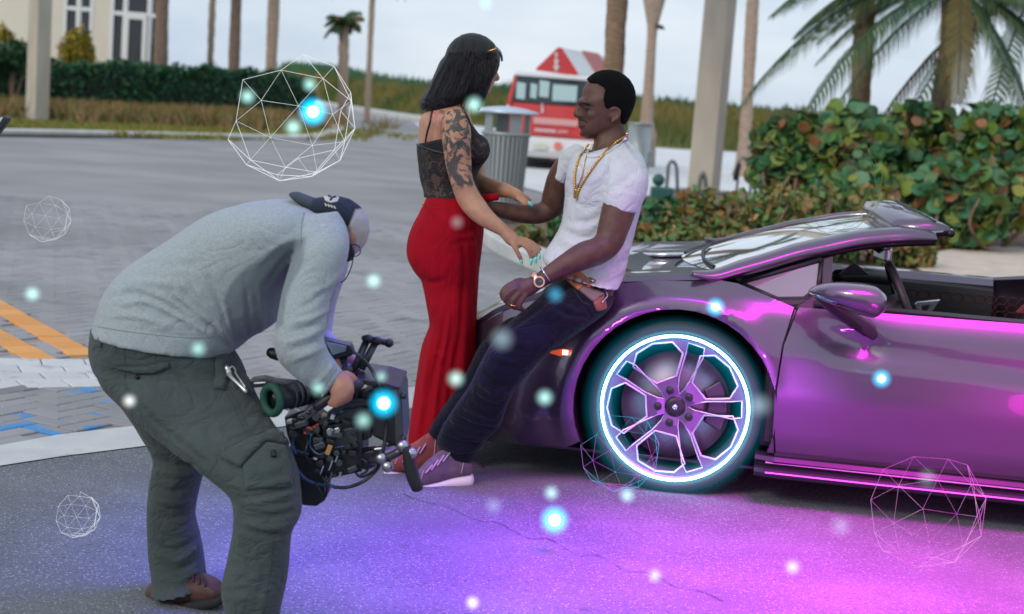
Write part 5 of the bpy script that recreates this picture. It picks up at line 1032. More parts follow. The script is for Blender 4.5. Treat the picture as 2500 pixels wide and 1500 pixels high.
surfline('clip_loop', [(548, 903), (556, 903), (575, 938), (590, 960)], S2, .002, mat('clip_steel', (.75, .77, .78)), bpy.data.objects['steel_clip'], .02)
# boots
def boot(off, nm='boot'):
    f = lambda L: [(a+off[0], b+off[1], c+off[0], d+off[1], e+off[2], h) for a, b, c, d, e, h in L]
    mb = MB(); mb.loft(f([(370, 1422, 368, 1470, 4.12, .04), (400, 1415, 400, 1474, 4.11, .048), (450, 1408, 450, 1472, 4.09, .05), (492, 1403, 498, 1466, 4.07, .052), (525, 1418, 530, 1460, 4.05, .05), (542, 1436, 545, 1455, 4.04, .035)]), 3, 20, 2.6)
    b = organic(nm, mb, .006, m_brown, cop, 3, [([(455+off[0], 1415+off[1]), (490+off[0], 1440+off[1])], 4, -.004)])
    mb = MB(); mb.loft(f([(362, 1456, 362, 1492, 4.12, .048), (400, 1458, 400, 1496, 4.11, .057), (450, 1455, 452, 1490, 4.09, .059), (500, 1448, 505, 1481, 4.07, .059), (534, 1443, 539, 1472, 4.05, .055), (551, 1440, 554, 1464, 4.04, .038)]), 3, 20, 3.5); mb.build('sole', m_sole, b, True)
    Sb = Surf(b)
    for k in range(3): x_ = 470+off[0]+k*14; y_ = 1400+off[1]+k*6; surfline('lace', [(x_, y_), (x_+4, y_+22)], Sb, .003, mat('lace_brown', (.05, .025, .02), .8), b, .003)
boot((0, 0, 0)); boot((190, 172, -.43))
# head: cap, beard, glasses
mb = MB(); mb.ell(W(817, 557, 4.0), [.092, .086, .084]); mb.loft([(742, 490, 770, 530, 4.0, .075), (780, 482, 812, 540, 4.0, .085), (830, 480, 842, 560, 4.0, .088), (872, 512, 850, 570, 4.0, .08), (889, 560, 858, 585, 4.0, .065), (879, 608, 862, 600, 4.0, .05)], 3)
kh = [(868, 512), (850, 556), (852, 600), (856, 640), (930, 660), (930, 500)]
cap = organic('cap', mb, .005, m_navy, cop, 5, [([(868, 515), (858, 540), (848, 560)], 3, -.003), ([(800, 480), (845, 515), (862, 540)], 3, -.002)], attr={'khaki': lambda V, px, Nn: mask_poly(px, kh, 4)})
mb = MB(); mb.loft([(775, 488, 768, 520, 4.0, .075), (745, 478, 742, 502, 4.0, .082), (722, 470, 722, 486, 4.0, .07), (711, 470, 712, 478, 4.0, .045)], 3, 20, 2.5); mb.build('brim', mat('brim_cloth', (.03, .045, .05), .8), cap, True)
S3 = Surf(cap); patch('badge', [(790, 482), (800, 478), (818, 478), (828, 484), (824, 493), (808, 496), (794, 491)], S3, mat('badge_cream', (.5, .5, .44), .8), cap, .002, .001, 5)
surfline('badge_mark', [(802, 481), (810, 486), (806, 492)], S3, .002, m_navy, cap, .004); surfline('badge_mark', [(810, 486), (820, 483)], S3, .0015, m_navy, cap, .004)
for k in range(4): surfline('badge_letter', [(794+7*k, 499+2*k), (798+7*k, 505+2*k)], S3, .002, mat('badge_cream', (.5, .5, .44)), cap, .002)
mb = MB(); mb.loft([(846, 596, 868, 592, 3.99, .06), (842, 615, 869, 612, 3.99, .06), (842, 636, 862, 632, 3.99, .045)], 3); organic('beard', mb, .005, mat('dark_hair', (.012, .01, .009), .8, bump=.8, bscale=400), cop, 2, nz=[(.002, 120, 9, (1, 1, 1))])
mb = MB(); mb.tube([W(858, 600, 3.92), W(862, 630, 3.92), W(855, 660, 3.93), W(842, 683, 3.94), W(832, 690, 3.94)], .0016, 6, 4); mb.build('glasses_cord', m_blk, cop, True)
mb = MB(); mb.tube([W(866, 612, 3.925+.02*math.sin(a))+np.array([.015*math.cos(a), 0, .015*math.sin(a)]) for a in np.linspace(0, 6.283, 16, endpoint=False)], .0015, 6, closed=True); mb.build('spectacles', m_blk, cop, True)

# ------------------------------------------------------------ woman in red trousers
wm = thing('person', 'person with long black hair, black lace top and red trousers standing beside the car', 'person', W(1080, 1120, 6.0)*[1, 1, 0])
m_tat = mat('skin_tattooed', (.43, .21, .125), .5, c2=(.52, .28, .17), scale=22, detail=7, sss=.1, bump=.2, bscale=420)
addmix(m_tat, 'noise', 17, .5, .56, (.07, .065, .055), attr='ink', distort=1.6, detail=3); addmix(m_tat, 'noise', 34, .55, .62, (.05, .05, .045), attr='ink', distort=1, detail=2, offset=5); addmix(m_tat, 'noise', 22, .52, .62, (.5, .14, .13), attr='rose', distort=.8, detail=3, offset=9)
mb = MB()
mb.loft([(1100, 215, 1160, 212, 6.0, .05), (1092, 240, 1156, 238, 6.0, .055), (1060, 262, 1148, 262, 6.0, .11), (1028, 285, 1150, 290, 6.0, .165), (1022, 320, 1162, 328, 6.0, .16), (1023, 360, 1180, 362, 6.0, .148), (1026, 400, 1172, 398, 6.0, .135), (1029, 430, 1160, 420, 6.0, .122), (1039, 462, 1160, 450, 6.0, .118), (1030, 500, 1172, 500, 6.0, .13), (1010, 580, 1165, 590, 6.0, .15)], 4, 30)
mb.ell(W(1150, 165, 6.0), [.098, .078, .105]); mb.loft([(1140, 140, 1210, 140, 6.0, .06), (1140, 165, 1211, 162, 6.0, .062), (1140, 180, 1208, 180, 6.0, .06), (1140, 196, 1207, 196, 6.0, .055), (1145, 212, 1204, 210, 6.0, .05), (1155, 226, 1199, 222, 6.0, .035)], 3)
mb.tube([W(1209, 176, 6.0), W(1214, 191, 6.0)], [.008, .012], 8, dome=True)
A = [(1116, 278, 5.86, .048), (1113, 310, 5.84, .056), (1115, 350, 5.83, .055), (1119, 395, 5.83, .05), (1127, 440, 5.82, .043), (1143, 482, 5.82, .045), (1165, 512, 5.8, .043), (1190, 536, 5.78, .035), (1222, 558, 5.765, .026), (1233, 567, 5.76, .023)]
mb.tube([W(*q[:3]) for q in A], [q[3] for q in A], 18, 4)
A = [(1120, 300, 6.16, .048), (1150, 370, 6.17, .045), (1165, 440, 6.12, .04), (1200, 458, 6.05, .036), (1235, 466, 5.98, .028), (1257, 473, 5.95, .022)]
mb.tube([W(*q[:3]) for q in A], [q[3] for q in A], 16, 4)
seg_hand(mb, [(1233, 567, 5.76, .023), (1248, 582, 5.755, .027), (1262, 594, 5.75, .022)], [[(1250, 590, 5.735, .0105), (1260, 610, 5.73, .010), (1272, 634, 5.735, .0085)], [(1264, 590, 5.74, .0095), (1284, 604, 5.735, .0085), (1294, 622, 5.74, .0075), (1297, 636, 5.745, .0065)], [(1266, 586, 5.75, .0095), (1290, 597, 5.75, .0085), (1304, 614, 5.75, .0075), (1308, 630, 5.755, .0065)], [(1268, 582, 5.765, .0095), (1294, 592, 5.765, .0085), (1310, 606, 5.765, .0075), (1317, 622, 5.765, .0065)], [(1264, 580, 5.78, .009), (1288, 586, 5.78, .008), (1308, 598, 5.78, .007), (1320, 610, 5.78, .006)]])
seg_hand(mb, [(1254, 472, 5.95, .022), (1266, 479, 5.93, .023)], [[(1268, 478, 5.92, .008), (1282, 486, 5.905, .0075), (1293, 498, 5.905, .0065)], [(1266, 483, 5.905, .008), (1278, 491, 5.895, .0075), (1288, 501, 5.895, .0065)], [(1262, 484, 5.9, .008), (1272, 492, 5.89, .0075), (1281, 501, 5.89, .0065)], [(1268, 474, 5.94, .0075), (1284, 479, 5.93, .007), (1296, 490, 5.93, .006)]])
ink = [(1075, 268), (1150, 258), (1160, 330), (1156, 452), (1100, 466), (1085, 400), (1078, 330)]; ros = [(1045, 262), (1090, 262), (1090, 320), (1060, 315), (1045, 290)]
def _ink(V, px, Nn): return mask_poly(px, ink, 12)*np.clip((5.95-V[:, 1])*30, 0, 1)
wb_ = organic('body', mb, .0052, m_tat, wm, 4, [([(1062, 290), (1056, 340), (1054, 400), (1060, 460)], 6, -.006), ([(1085, 300), (1082, 350), (1090, 400)], 6, -.006)], attr={'ink': _ink, 'rose': lambda V, px, Nn: mask_poly(px, ros, 10)})
Sw = Surf(wb_); m_nail = mat('turquoise_nail', (.15, .75, .68), .25, coat=.5)
mbn = [((1272, 636), (1274, 644)), ((1297, 636), (1296, 646)), ((1308, 632), (1308, 641)), ((1317, 624), (1318, 632)), ((1291, 496), (1299, 502))]
for a_, b_ in mbn:
    dd_ = 5.735 if a_[1] > 560 else 5.9; MB().tube([W(*a_, dd_), W(*b_, dd_)], [.0072, .004], 8, dome=True).build('finger_nail', m_nail, wb_, True)
# lace top and strap
m_lace = mat('black_lace', (.008, .008, .01), .75, bump=.5, bscale=180)
addmix(m_lace, 'noise', 24, .49, .54, (.33, .17, .105), attr='lace', distort=2.2, detail=3); addmix(m_lace, 'voronoi', 300, .0, .5, (.012, .011, .012), attr='lace')
mb = MB(); mb.loft([(1018, 352, 1148, 322, 6.0, .16), (1018, 374, 1190, 350, 6.0, .158), (1021, 400, 1196, 370, 6.0, .15), (1023, 420, 1186, 394, 6.0, .142), (1026, 440, 1168, 420, 6.0, .13), (1034, 468, 1168, 448, 6.0, .126), (1036, 492, 1180, 486, 6.0, .138)], 4, 32, 2.2, dome=False)
for dy in (-.10, .10): mb.ell(W(1160, 366, 6.0+dy), [.058, .055, .062])
mb.loft([(1120, 310, 1150, 300, 5.92, .03), (1128, 330, 1168, 325, 5.91, .045), (1140, 360, 1190, 356, 5.9, .05)], 3)
lacep = [(1030, 362), (1086, 376), (1110, 470), (1060, 482), (1040, 470), (1034, 430)]; lace2 = [(1150, 330), (1185, 352), (1192, 375), (1165, 395), (1150, 380)]
top = organic('lace_top', mb, .006, m_lace, wm, 4, [([(1042, 365), (1044, 400), (1055, 470)], 4, .004), ([(1085, 376), (1094, 420), (1108, 470)], 5, -.003)], [(.0012, 60, 3, (1, 1, 1))], attr={'lace': lambda V, px, Nn: np.maximum(mask_poly(px, lacep, 8), mask_poly(px, lace2, 6))*(1-.8*np.exp(-((px[:, 0]-1050-(px[:, 1]-365)*.2)/6.)**2))})
surfline('strap', [(1056, 268), (1050, 300), (1042, 330), (1038, 362)], Sw, .0035, m_blk, top, .002); surfline('back_band', [(1020, 354), (1042, 362), (1066, 370), (1092, 376)], Surf(top), .005, m_blk, top, .002); surfline('strap', [(1128, 262), (1140, 285), (1150, 310)], Sw, .0035, m_blk, top, .002)
# trousers
m_redc = mat('red_crepe', (.31, .0018, .010), .85, c2=(.38, .0025, .014), scale=6, bump=.15, bscale=500, spec=.15, fold=.3, fscale=7, fstretch=(1.3, 1.3, .35))
mb = MB(); mb.loft([(1037, 478, 1181, 484, 6.0, .142), (1026, 512, 1182, 518, 6.0, .165), (1004, 555, 1182, 562, 6.0, .18), (993, 595, 1178, 602, 6.0, .185), (995, 630, 1174, 636, 6.0, .182), (1012, 663, 1170, 668, 6.0, .172), (1030, 690, 1168, 700, 6.0, .16), (1040, 740, 1165, 745, 5.98, .15), (1048, 790, 1163, 795, 5.97, .142), (1040, 815, 1163, 825, 5.97, .14), (1028, 850, 1162, 860, 5.97, .14), (1018, 915, 1158, 915, 5.97, .145), (1008, 985, 1150, 985, 5.97, .15), (1000, 1040, 1142, 1045, 5.97, .15), (995, 1105, 1135, 1112, 5.97, .15)], 4, 34, 2.2, dome=False)
rt = organic('trousers', mb, .007, m_redc, wm, 4, [([(1125, 560), (1135, 640), (1130, 740), (1122, 860), (1110, 1000)], 8, -.009), ([(1100, 760), (1085, 850), (1068, 950), (1055, 1080)], 7, .014), ([(1085, 790), (1068, 870), (1045, 960), (1030, 1080)], 7, -.014), ([(1060, 800), (1045, 870), (1030, 1000), (1018, 1080)], 7, .008), ([(1120, 820), (1105, 920), (1090, 1040)], 8, -.012), ([(1145, 560), (1158, 600), (1160, 700), (1158, 850)], 6, .008), ([(1165, 550), (1150, 565), (1120, 572)], 6, -.005), ([(1012, 672), (1050, 690), (1095, 680)], 9, -.007), ([(1060, 860), (1075, 870), (1080, 890)], 6, .010), ([(1040, 500), (1080, 520), (1150, 530)], 10, -.003), ([(1100, 600), (1130, 590), (1170, 585)], 6, -.005)], [(.004, 16, 22, (1, 1, .25))])
Sr = Surf(rt); surfline('waistband_seam', [(1030, 500), (1060, 506), (1100, 510)], Sr, .0012, mat('dark_red', (.25, .002, .008), .8), rt)
mb = MB(); mb.loft([(1172, 478, 1178, 500, 5.93, .03), (1190, 474, 1195, 494, 5.9, .02), (1212, 472, 1216, 490, 5.88, .018)], 3); organic('waist_bow', mb, .005, m_redc, wm, 3, nz=[(.003, 60, 8, (1, 1, 1))])
for (x, y, d, nm) in ((1160, 1150, 5.9, 0), (1065, 1140, 6.02, 1)):
    mb = MB(); mb.loft([(x-30, y-30, x-28, y, d, .032), (x-10, y-34, x-8, y+6, d, .036), (x+12, y-22, x+14, y+8, d, .038), (x+27, y-8, x+28, y+6, d, .026)], 3); organic('shoe', mb, .006, mat('dark_mauve_shoe', (.09, .05, .08), .6), wm, 3)
# hair
m_hair = mat('black_hair', (.005, .0045, .007), .38, spec=.35, c2=(.010, .009, .014), scale=30, stretch=(6, 6, .6), bump=.7, bscale=60)
_n = [n for n in m_hair.node_tree.nodes if n.type == 'BUMP'][0]; 
mb = MB(); mb.ell(W(1153, 148, 6.0), [.107, .098, .104], n=26); mb.loft([(1092, 130, 1214, 122, 6.0, .09), (1074, 150, 1221, 132, 6.0, .10), (1060, 182, 1220, 158, 6.0, .105), (1044, 216, 1205, 184, 6.0, .11), (1026, 242, 1186, 214, 6.0, .12), (1026, 262, 1158, 240, 6.0, .125), (1042, 276, 1125, 258, 6.0, .115)], 4, 34, 2.2)
mb.loft([(1170, 150, 1218, 150, 5.93, .03), (1160, 190, 1204, 190, 5.92, .03), (1155, 225, 1190, 228, 5.92, .025), (1158, 250, 1178, 255, 5.93, .016), (1164, 270, 1170, 274, 5.94, .006)], 3)
hs = [([(1130+k*10, 92+k), (1100+k*14, 150), (1070+k*16, 210), (1045+k*15+5, 262)], 3.2, -.0035 if k % 2 else .0035) for k in range(9)]+[([(1150+6*k, 100+2*k), (1150+9*k, 160), (1120+10*k, 220), (1100+10*k, 258)], 2.4, .003*(-1)**k) for k in range(6)]
hr = organic('hair', mb, .0055, m_hair, wm, 4, hs, [(.0022, 90, 4, (1, 1, .12))])
V = []; F = []; Shr = Surf(hr); mbs = MB()
for k in range(170):
    u = rng.random(); x0 = 1095+105*u+rng.normal(0, 3); x2 = 1030+145*u+rng.normal(0, 5); y2 = 268-20*u+rng.normal(0, 8); P = [(x0, 125+rng.uniform(0, 30)), ((x0+x2)/2+10+rng.normal(0, 4), 180), (x2+rng.normal(0, 3), y2)]
    A = catmull(P, 5); q = [Shr.hit(x, y, .0005+.001*rng.random())[0] for x, y in A]
    if max(np.linalg.norm(np.diff(np.array(q), axis=0), axis=1)) < .12: mbs.tube(q, [.0012]*(len(q)-1)+[.0005], 4)
o = mbs.build('loose_strands', m_hair, hr, True, fix=False); o['kind'] = 'stuff'
sgl = MB(); sgl.loft([(1207, 113, 1213, 114, 5.92, .03), (1214, 124, 1222, 123, 5.91, .036), (1221, 138, 1228, 137, 5.91, .036), (1223, 150, 1228, 149, 5.92, .026)], 2, 16, 3)
so = sgl.build('sunglasses', mat('sunglass_lens', (.03, .04, .045), .05, spec=.8, coat=1), None, True); tag(so, 'sunglasses with gold arms pushed up on the black hair', 'sunglasses')
MB().tube([W(1192, 126, 5.885), W(1206, 121, 5.88), W(1212, 119, 5.885)], [.003, .003, .005], 8, 3).build('temple_arm', mat('gold', (.75, .42, .1), .2, .95), so, True)

# ------------------------------------------------------------ man leaning on the car
mn = thing('person', 'person in white T-shirt, dark jeans and gold chains leaning on the car', 'person', W(1300, 1190, 5.65)*[1, 1, 0])
mb = MB(); DH = 5.8
def head_forms(mb):
    mb.ell(W(1484, 237, DH), [.097, .079, .093], n=24); mb.loft([(1432, 222, 1540, 222, DH, .072), (1420, 238, 1548, 235, DH, .08), (1416, 249, 1546, 252, DH, .08), (1419, 262, 1541, 266, DH, .077), (1417, 276, 1535, 281, DH, .074), (1417, 294, 1526, 298, DH, .067), (1418, 311, 1508, 314, DH, .06), (1420, 326, 1476, 328, DH, .046), (1428, 334, 1455, 334, DH, .03)], 3, 28, 2.15)
head_forms(mb)
mb.tube([W(1417, 252, DH-.005), W(1411, 268, DH-.005), W(1408, 279, DH-.005)], [.009, .0115, .014], 10, 3, True); mb.ell(W(1418, 283, DH-.022), [.012, .010, .009]); mb.ell(W(1418, 283, DH+.012), [.012, .010, .009])
mb.tube([W(1430, 252, DH-.062), W(1417, 248, DH-.03), W(1416, 248, DH+.03)], [.010, .011, .010], 8, 3, True)
mb.tube([W(1428, 299, DH-.034), W(1416, 296, DH-.008), W(1418, 297, DH+.02)], [.005, .0085, .006], 8, 3, True); mb.tube([W(1429, 303, DH-.033), W(1417, 308, DH-.008), W(1420, 308, DH+.02)], [.005, .0095, .006], 8, 3, True)
mb.ell(W(1424, 326, DH-.003), [.015, .022, .014]); mb.ell(W(1447, 281, DH-.05), [.024, .018, .018]); mb.ell(W(1434, 265, DH-.052), [.013, .012, .010])
ear = [(1492, 268), (1502, 264), (1511, 270), (1512, 282), (1504, 292), (1494, 297)]; mb.tube([W(x, y, DH-.083) for x, y in ear], [.006, .0065, .007, .0065, .006, .0065], 8, 3, True); mb.ell(W(1499, 281, DH-.074), [.016, .010, .022])
mb.loft([(1456, 322, 1524, 292, DH, .052), (1450, 345, 1528, 318, DH, .056), (1440, 375, 1532, 342, DH, .075), (1420, 395, 1540, 380, DH, .13)], 3)
mb.loft([(1400, 400, 1560, 410, DH, .15), (1395, 500, 1540, 520, DH, .14), (1350, 620, 1515, 660, 5.77, .13), (1370, 680, 1490, 740, 5.7, .13)], 3)
A = [(1528, 410, 5.66, .055), (1520, 470, 5.63, .062), (1510, 515, 5.61, .0615), (1498, 555, 5.59, .057), (1486, 590, 5.57, .052), (1462, 612, 5.55, .050), (1425, 625, 5.54, .050), (1385, 645, 5.53, .041), (1345, 668, 5.52, .032), (1315, 688, 5.52, .0265)]
mb.tube([W(*q[:3]) for q in A], [q[3] for q in A], 20, 4)
A = [(1400, 390, 5.95, .05), (1370, 430, 5.97, .05), (1355, 480, 5.99, .05), (1343, 508, 6.0, .044), (1315, 522, 5.99, .040), (1275, 522, 5.97, .037), (1235, 515, 5.95, .032), (1200, 508, 5.93, .026), (1185, 505, 5.92, .025)]
mb.tube([W(*q[:3]) for q in A], [q[3] for q in A], 18, 4)
seg_hand(mb, [(1185, 505, 5.92, .026), (1165, 505, 5.88, .03)], [[(1165, 495, 5.85, .010), (1145, 497, 5.82, .009)], [(1162, 505, 5.84, .010), (1142, 508, 5.81, .009)], [(1165, 515, 5.84, .010), (1146, 519, 5.82, .009)]])
seg_hand(mb, [(1315, 688, 5.52, .027), (1292, 700, 5.51, .033), (1268, 708, 5.51, .034)], [[(1262, 690, 5.50, .0145), (1240, 700, 5.49, .0125), (1226, 716, 5.49, .0115), (1230, 730, 5.5, .0105)], [(1262, 702, 5.485, .0145), (1243, 716, 5.475, .0125), (1233, 731, 5.48, .0115), (1243, 742, 5.49, .0105)], [(1268, 714, 5.48, .014), (1254, 731, 5.475, .0125), (1250, 746, 5.48, .0115), (1260, 752, 5.49, .010)], [(1280, 722, 5.485, .013), (1270, 738, 5.48, .0115), (1268, 752, 5.485, .0105), (1276, 756, 5.5, .0095)], [(1284, 690, 5.525, .015), (1262, 688, 5.535, .0135), (1240, 706, 5.53, .0115), (1230, 722, 5.52, .0105)]])
m_skd2 = m_skd
mbd = organic('body', mb, .0048, m_skd, mn, 4, [([(1430, 268), (1438, 271), (1446, 268)], 2.2, -.003), ([(1428, 257), (1438, 258), (1448, 264)], 3, -.003), ([(1417, 303), (1426, 302), (1434, 303)], 1.8, -.004), ([(1424, 288), (1430, 298), (1433, 308)], 3, -.002), ([(1466, 275), (1470, 300), (1462, 318)], 6, -.002), ([(1500, 335), (1470, 365), (1450, 385)], 5, .004), ([(1400, 640), (1360, 662), (1330, 680)], 3, .0015), ([(1240, 716), (1256, 706), (1275, 700)], 3, .002), ([(1246, 730), (1262, 716), (1280, 708)], 3, -.002)])
Sm = Surf(mbd)
# hair, brows, eye
mb = MB(); head_forms(mb); hp_ = [(1430, 192), (1440, 204), (1458, 206), (1472, 214), (1476, 220), (1472, 242), (1476, 262), (1483, 268), (1495, 262), (1510, 266), (1514, 284), (1516, 302), (1530, 304), (1570, 290), (1575, 200), (1540, 160), (1450, 160), (1420, 180)]
def hp_post(V, Nn):
    k = mask_poly(to_px(V), hp_, 3)[:, None]; return V+Nn*(.0075*k-.02*(1-k))
organic('hair', mb, .0045, mat('short_black_hair', (.005, .0045, .005), .95, spec=.15, bump=.9, bscale=500), mn, 4, nz=[(.0022, 240, 4, (1, 1, 1))], post=hp_post)
patch('eyebrow', [(1419, 250), (1428, 250), (1440, 256), (1446, 262), (1440, 260), (1428, 255), (1419, 253)], Sm, mat('dark_hair', (.012, .01, .009)), mn, .001, .0012, 3)
patch('eye', [(1428, 264), (1434, 262), (1440, 265), (1434, 268)], Sm, mat('eye_dark', (.02, .015, .012), .2, coat=.8), mn, .0006, .001, 2); surfline('eyelid', [(1427, 264), (1433, 261), (1441, 265)], Sm, .0013, m_skd, mn, .0008)
patch('lips', [(1413, 297), (1424, 298), (1432, 302), (1424, 308), (1414, 310)], Sm, mat('lip_brown', (.13, .045, .04), .4), mn, .0006, .0008, 3)
patch('moustache', [(1413, 291), (1424, 291), (1434, 299), (1430, 300), (1422, 296), (1413, 294)], Sm, mat('stubble', (.025, .016, .013), .8), mn, .0005, .0008, 3)
# T-shirt
m_tee = mat('white_jersey', (.58, .60, .65), .9, c2=(.64, .66, .7), scale=20, bump=.2, bscale=400, sheen=.1, fold=.45, fscale=9)
mb = MB()
mb.loft([(1438, 372, 1530, 342, DH, .085), (1412, 378, 1548, 362, DH, .15), (1390, 400, 1566, 400, DH, .185), (1379, 440, 1574, 446, DH, .185), (1377, 490, 1566, 500, DH, .175), (1370, 545, 1552, 552, DH, .168), (1350, 585, 1542, 598, 5.79, .165), (1325, 625, 1530, 650, 5.77, .165), (1336, 650, 1518, 685, 5.75, .168), (1362, 664, 1508, 706, 5.72, .17)], 4, 32, 2.25, dome=False)
mb.loft([(1480, 372, 1548, 352, 5.74, .05), (1476, 395, 1570, 385, 5.69, .07), (1473, 430, 1582, 425, 5.65, .077), (1471, 468, 1580, 466, 5.63, .076), (1470, 506, 1557, 521, 5.62, .072)], 4, 22, 2.1, dome=False)
mb.loft([(1405, 350, 1450, 372, 5.92, .05), (1372, 372, 1420, 400, 5.95, .062), (1355, 402, 1400, 430, 5.97, .064), (1344, 430, 1384, 455, 5.98, .062)], 4, 20, 2.1, dome=False)
mf = [([(1500, 360), (1488, 400), (1480, 450), (1474, 500)], 5, -.007), ([(1372, 560), (1420, 580), (1460, 572)], 7, -.008), ([(1362, 582), (1410, 600), (1450, 600)], 7, .008), ([(1352, 600), (1390, 618), (1420, 618)], 7, -.007), ([(1470, 520), (1440, 540), (1400, 540)], 8, -.007), ([(1465, 545), (1430, 560), (1385, 555)], 8, .006), ([(1470, 500), (1430, 505), (1395, 490)], 8, -.005), ([(1540, 600), (1515, 620), (1490, 650)], 7, .008), ([(1535, 630), (1505, 650), (1470, 672)], 6, -.009), ([(1525, 655), (1500, 672), (1460, 688)], 6, .008), ([(1515, 676), (1480, 690), (1440, 684)], 5, -.007), ([(1470, 430), (1440, 450), (1420, 500)], 10, .005), ([(1500, 700), (1450, 695), (1400, 672)], 3, -.003), ([(1544, 560), (1540, 600), (1528, 650)], 5, -.005), ([(1560, 410), (1530, 440), (1500, 450)], 9, -.005), ([(1560, 480), (1520, 470), (1490, 480)], 8, .004), ([(1450, 640), (1420, 650), (1380, 650)], 6, -.006), ([(1378, 430), (1395, 460), (1400, 520)], 7, -.005)]
tee = organic('t_shirt', mb, .006, m_tee, mn, 4, mf, [(.004, 15, 25, (1, 1, 1)), (.0014, 50, 26, (1, 1, 1))])
St = Surf(tee); m_seam = mat('white_seam', (.55, .56, .6), .9)
surfline('collar', [(1529, 338), (1508, 358), (1482, 374), (1455, 384), (1436, 382), (1438, 366)], St, .0045, m_tee, tee, .001)
surfline('sleeve_hem', [(1472, 494), (1510, 504), (1556, 508)], St, .001, m_seam, tee); surfline('shoulder_seam', [(1512, 352), (1490, 395), (1478, 450)], St, .001, m_seam, tee); surfline('hem', [(1504, 696), (1450, 692), (1400, 662)], St, .001, m_seam, tee)
# jeans
m_jean = mat('dark_denim', (.003, .0035, .010), .9, spec=.15, c2=(.006, .007, .017), scale=9, bump=.35, bscale=420, sheen=.1, detail=7, fold=.4, fscale=9, fstretch=(1, 1, 1.3))
mb = MB()
mb.loft([(1372, 664, 1502, 722, 5.74, .165), (1352, 690, 1486, 755, 5.68, .155), (1312, 728, 1436, 795, 5.6, .125), (1270, 765, 1385, 830, 5.56, .105), (1232, 800, 1335, 866, 5.52, .1), (1196, 845, 1290, 912, 5.5, .09), (1172, 890, 1258, 952, 5.5, .085), (1150, 935, 1236, 1000, 5.52, .08), (1115, 985, 1220, 1044, 5.56, .076), (1085, 1035, 1188, 1074, 5.6, .072), (1066, 1078, 1166, 1106, 5.62, .07), (1080, 1108, 1152, 1130, 5.63, .062)], 4, 26, 2.2, dome=False)
mb.loft([(1350, 690, 1450, 745, 5.88, .13), (1290, 738, 1370, 800, 5.88, .1), (1230, 785, 1310, 850, 5.86, .09), (1175, 838, 1250, 905, 5.83, .085), (1146, 893, 1222, 940, 5.82, .08), (1113, 948, 1190, 990, 5.8, .075), (1070, 1010, 1145, 1045, 5.8, .07), (1044, 1055, 1108, 1088, 5.79, .066)], 4, 24, 2.2, dome=False)
jf = [([(1460, 700), (1400, 760), (1330, 800)], 8, -.007), ([(1420, 690), (1370, 740), (1300, 790)], 8, .006), ([(1440, 770), (1400, 770), (1350, 750)], 7, -.008), ([(1260, 940), (1215, 935), (1175, 900)], 7, -.010), ([(1245, 965), (1200, 955), (1160, 925)], 7, .009), ([(1235, 995), (1190, 985), (1140, 955)], 7, -.010), ([(1225, 1025), (1170, 1010), (1120, 985)], 7, .009), ([(1215, 1048), (1160, 1040), (1100, 1010)], 6, -.012), ([(1190, 1065), (1140, 1060), (1080, 1036)], 6, .012), ([(1180, 1085), (1130, 1082), (1070, 1060)], 6, -.013), ([(1165, 1100), (1120, 1100), (1070, 1084)], 5, .011), ([(1150, 1118), (1110, 1112), (1080, 1100)], 5, -.008), ([(1300, 860), (1250, 850), (1210, 840)], 8, -.006), ([(1280, 890), (1230, 880), (1190, 860)], 8, .006), ([(1090, 1020), (1110, 1050), (1150, 1060)], 6, -.008), ([(1390, 700), (1340, 735), (1290, 775), (1240, 810)], 5, -.006)]
jn = organic('jeans', mb, .0062, m_jean, mn, 4, jf, [(.005, 14, 35, (1, 1, 1)), (.002, 42, 36, (1, 1, 1))])
Sj = Surf(jn, tee)
bt = patch('belt', [(1378, 664), (1410, 660), (1440, 690), (1411, 710), (1372, 676)], Sj, mat('belt_tan', (.5, .17, .06), .5, c2=(.6, .22, .09), scale=40), mn, .012, .004, 6)
patch('belt_canvas', [(1413, 709), (1440, 690), (1472, 720), (1448, 738)], Sj, mat('belt_canvas', (.22, .16, .14), .8, bump=.4, bscale=300), bt, .010, .004, 6); patch('belt_tip', [(1448, 739), (1471, 722), (1476, 752), (1455, 760)], Sj, mat('belt_rust', (.28, .09, .06), .5), bt, .012, .004, 6)
surfline('buckle', [(1440, 692), (1474, 722), (1462, 742)], Sj, .003, mat('silver', (.6, .6, .62), .2, .95), bt, .016); surfline('pocket_seam', [(1400, 705), (1420, 735), (1440, 745)], Sj, .0012, mat('denim_thread', (.05, .045, .07), .8), jn)
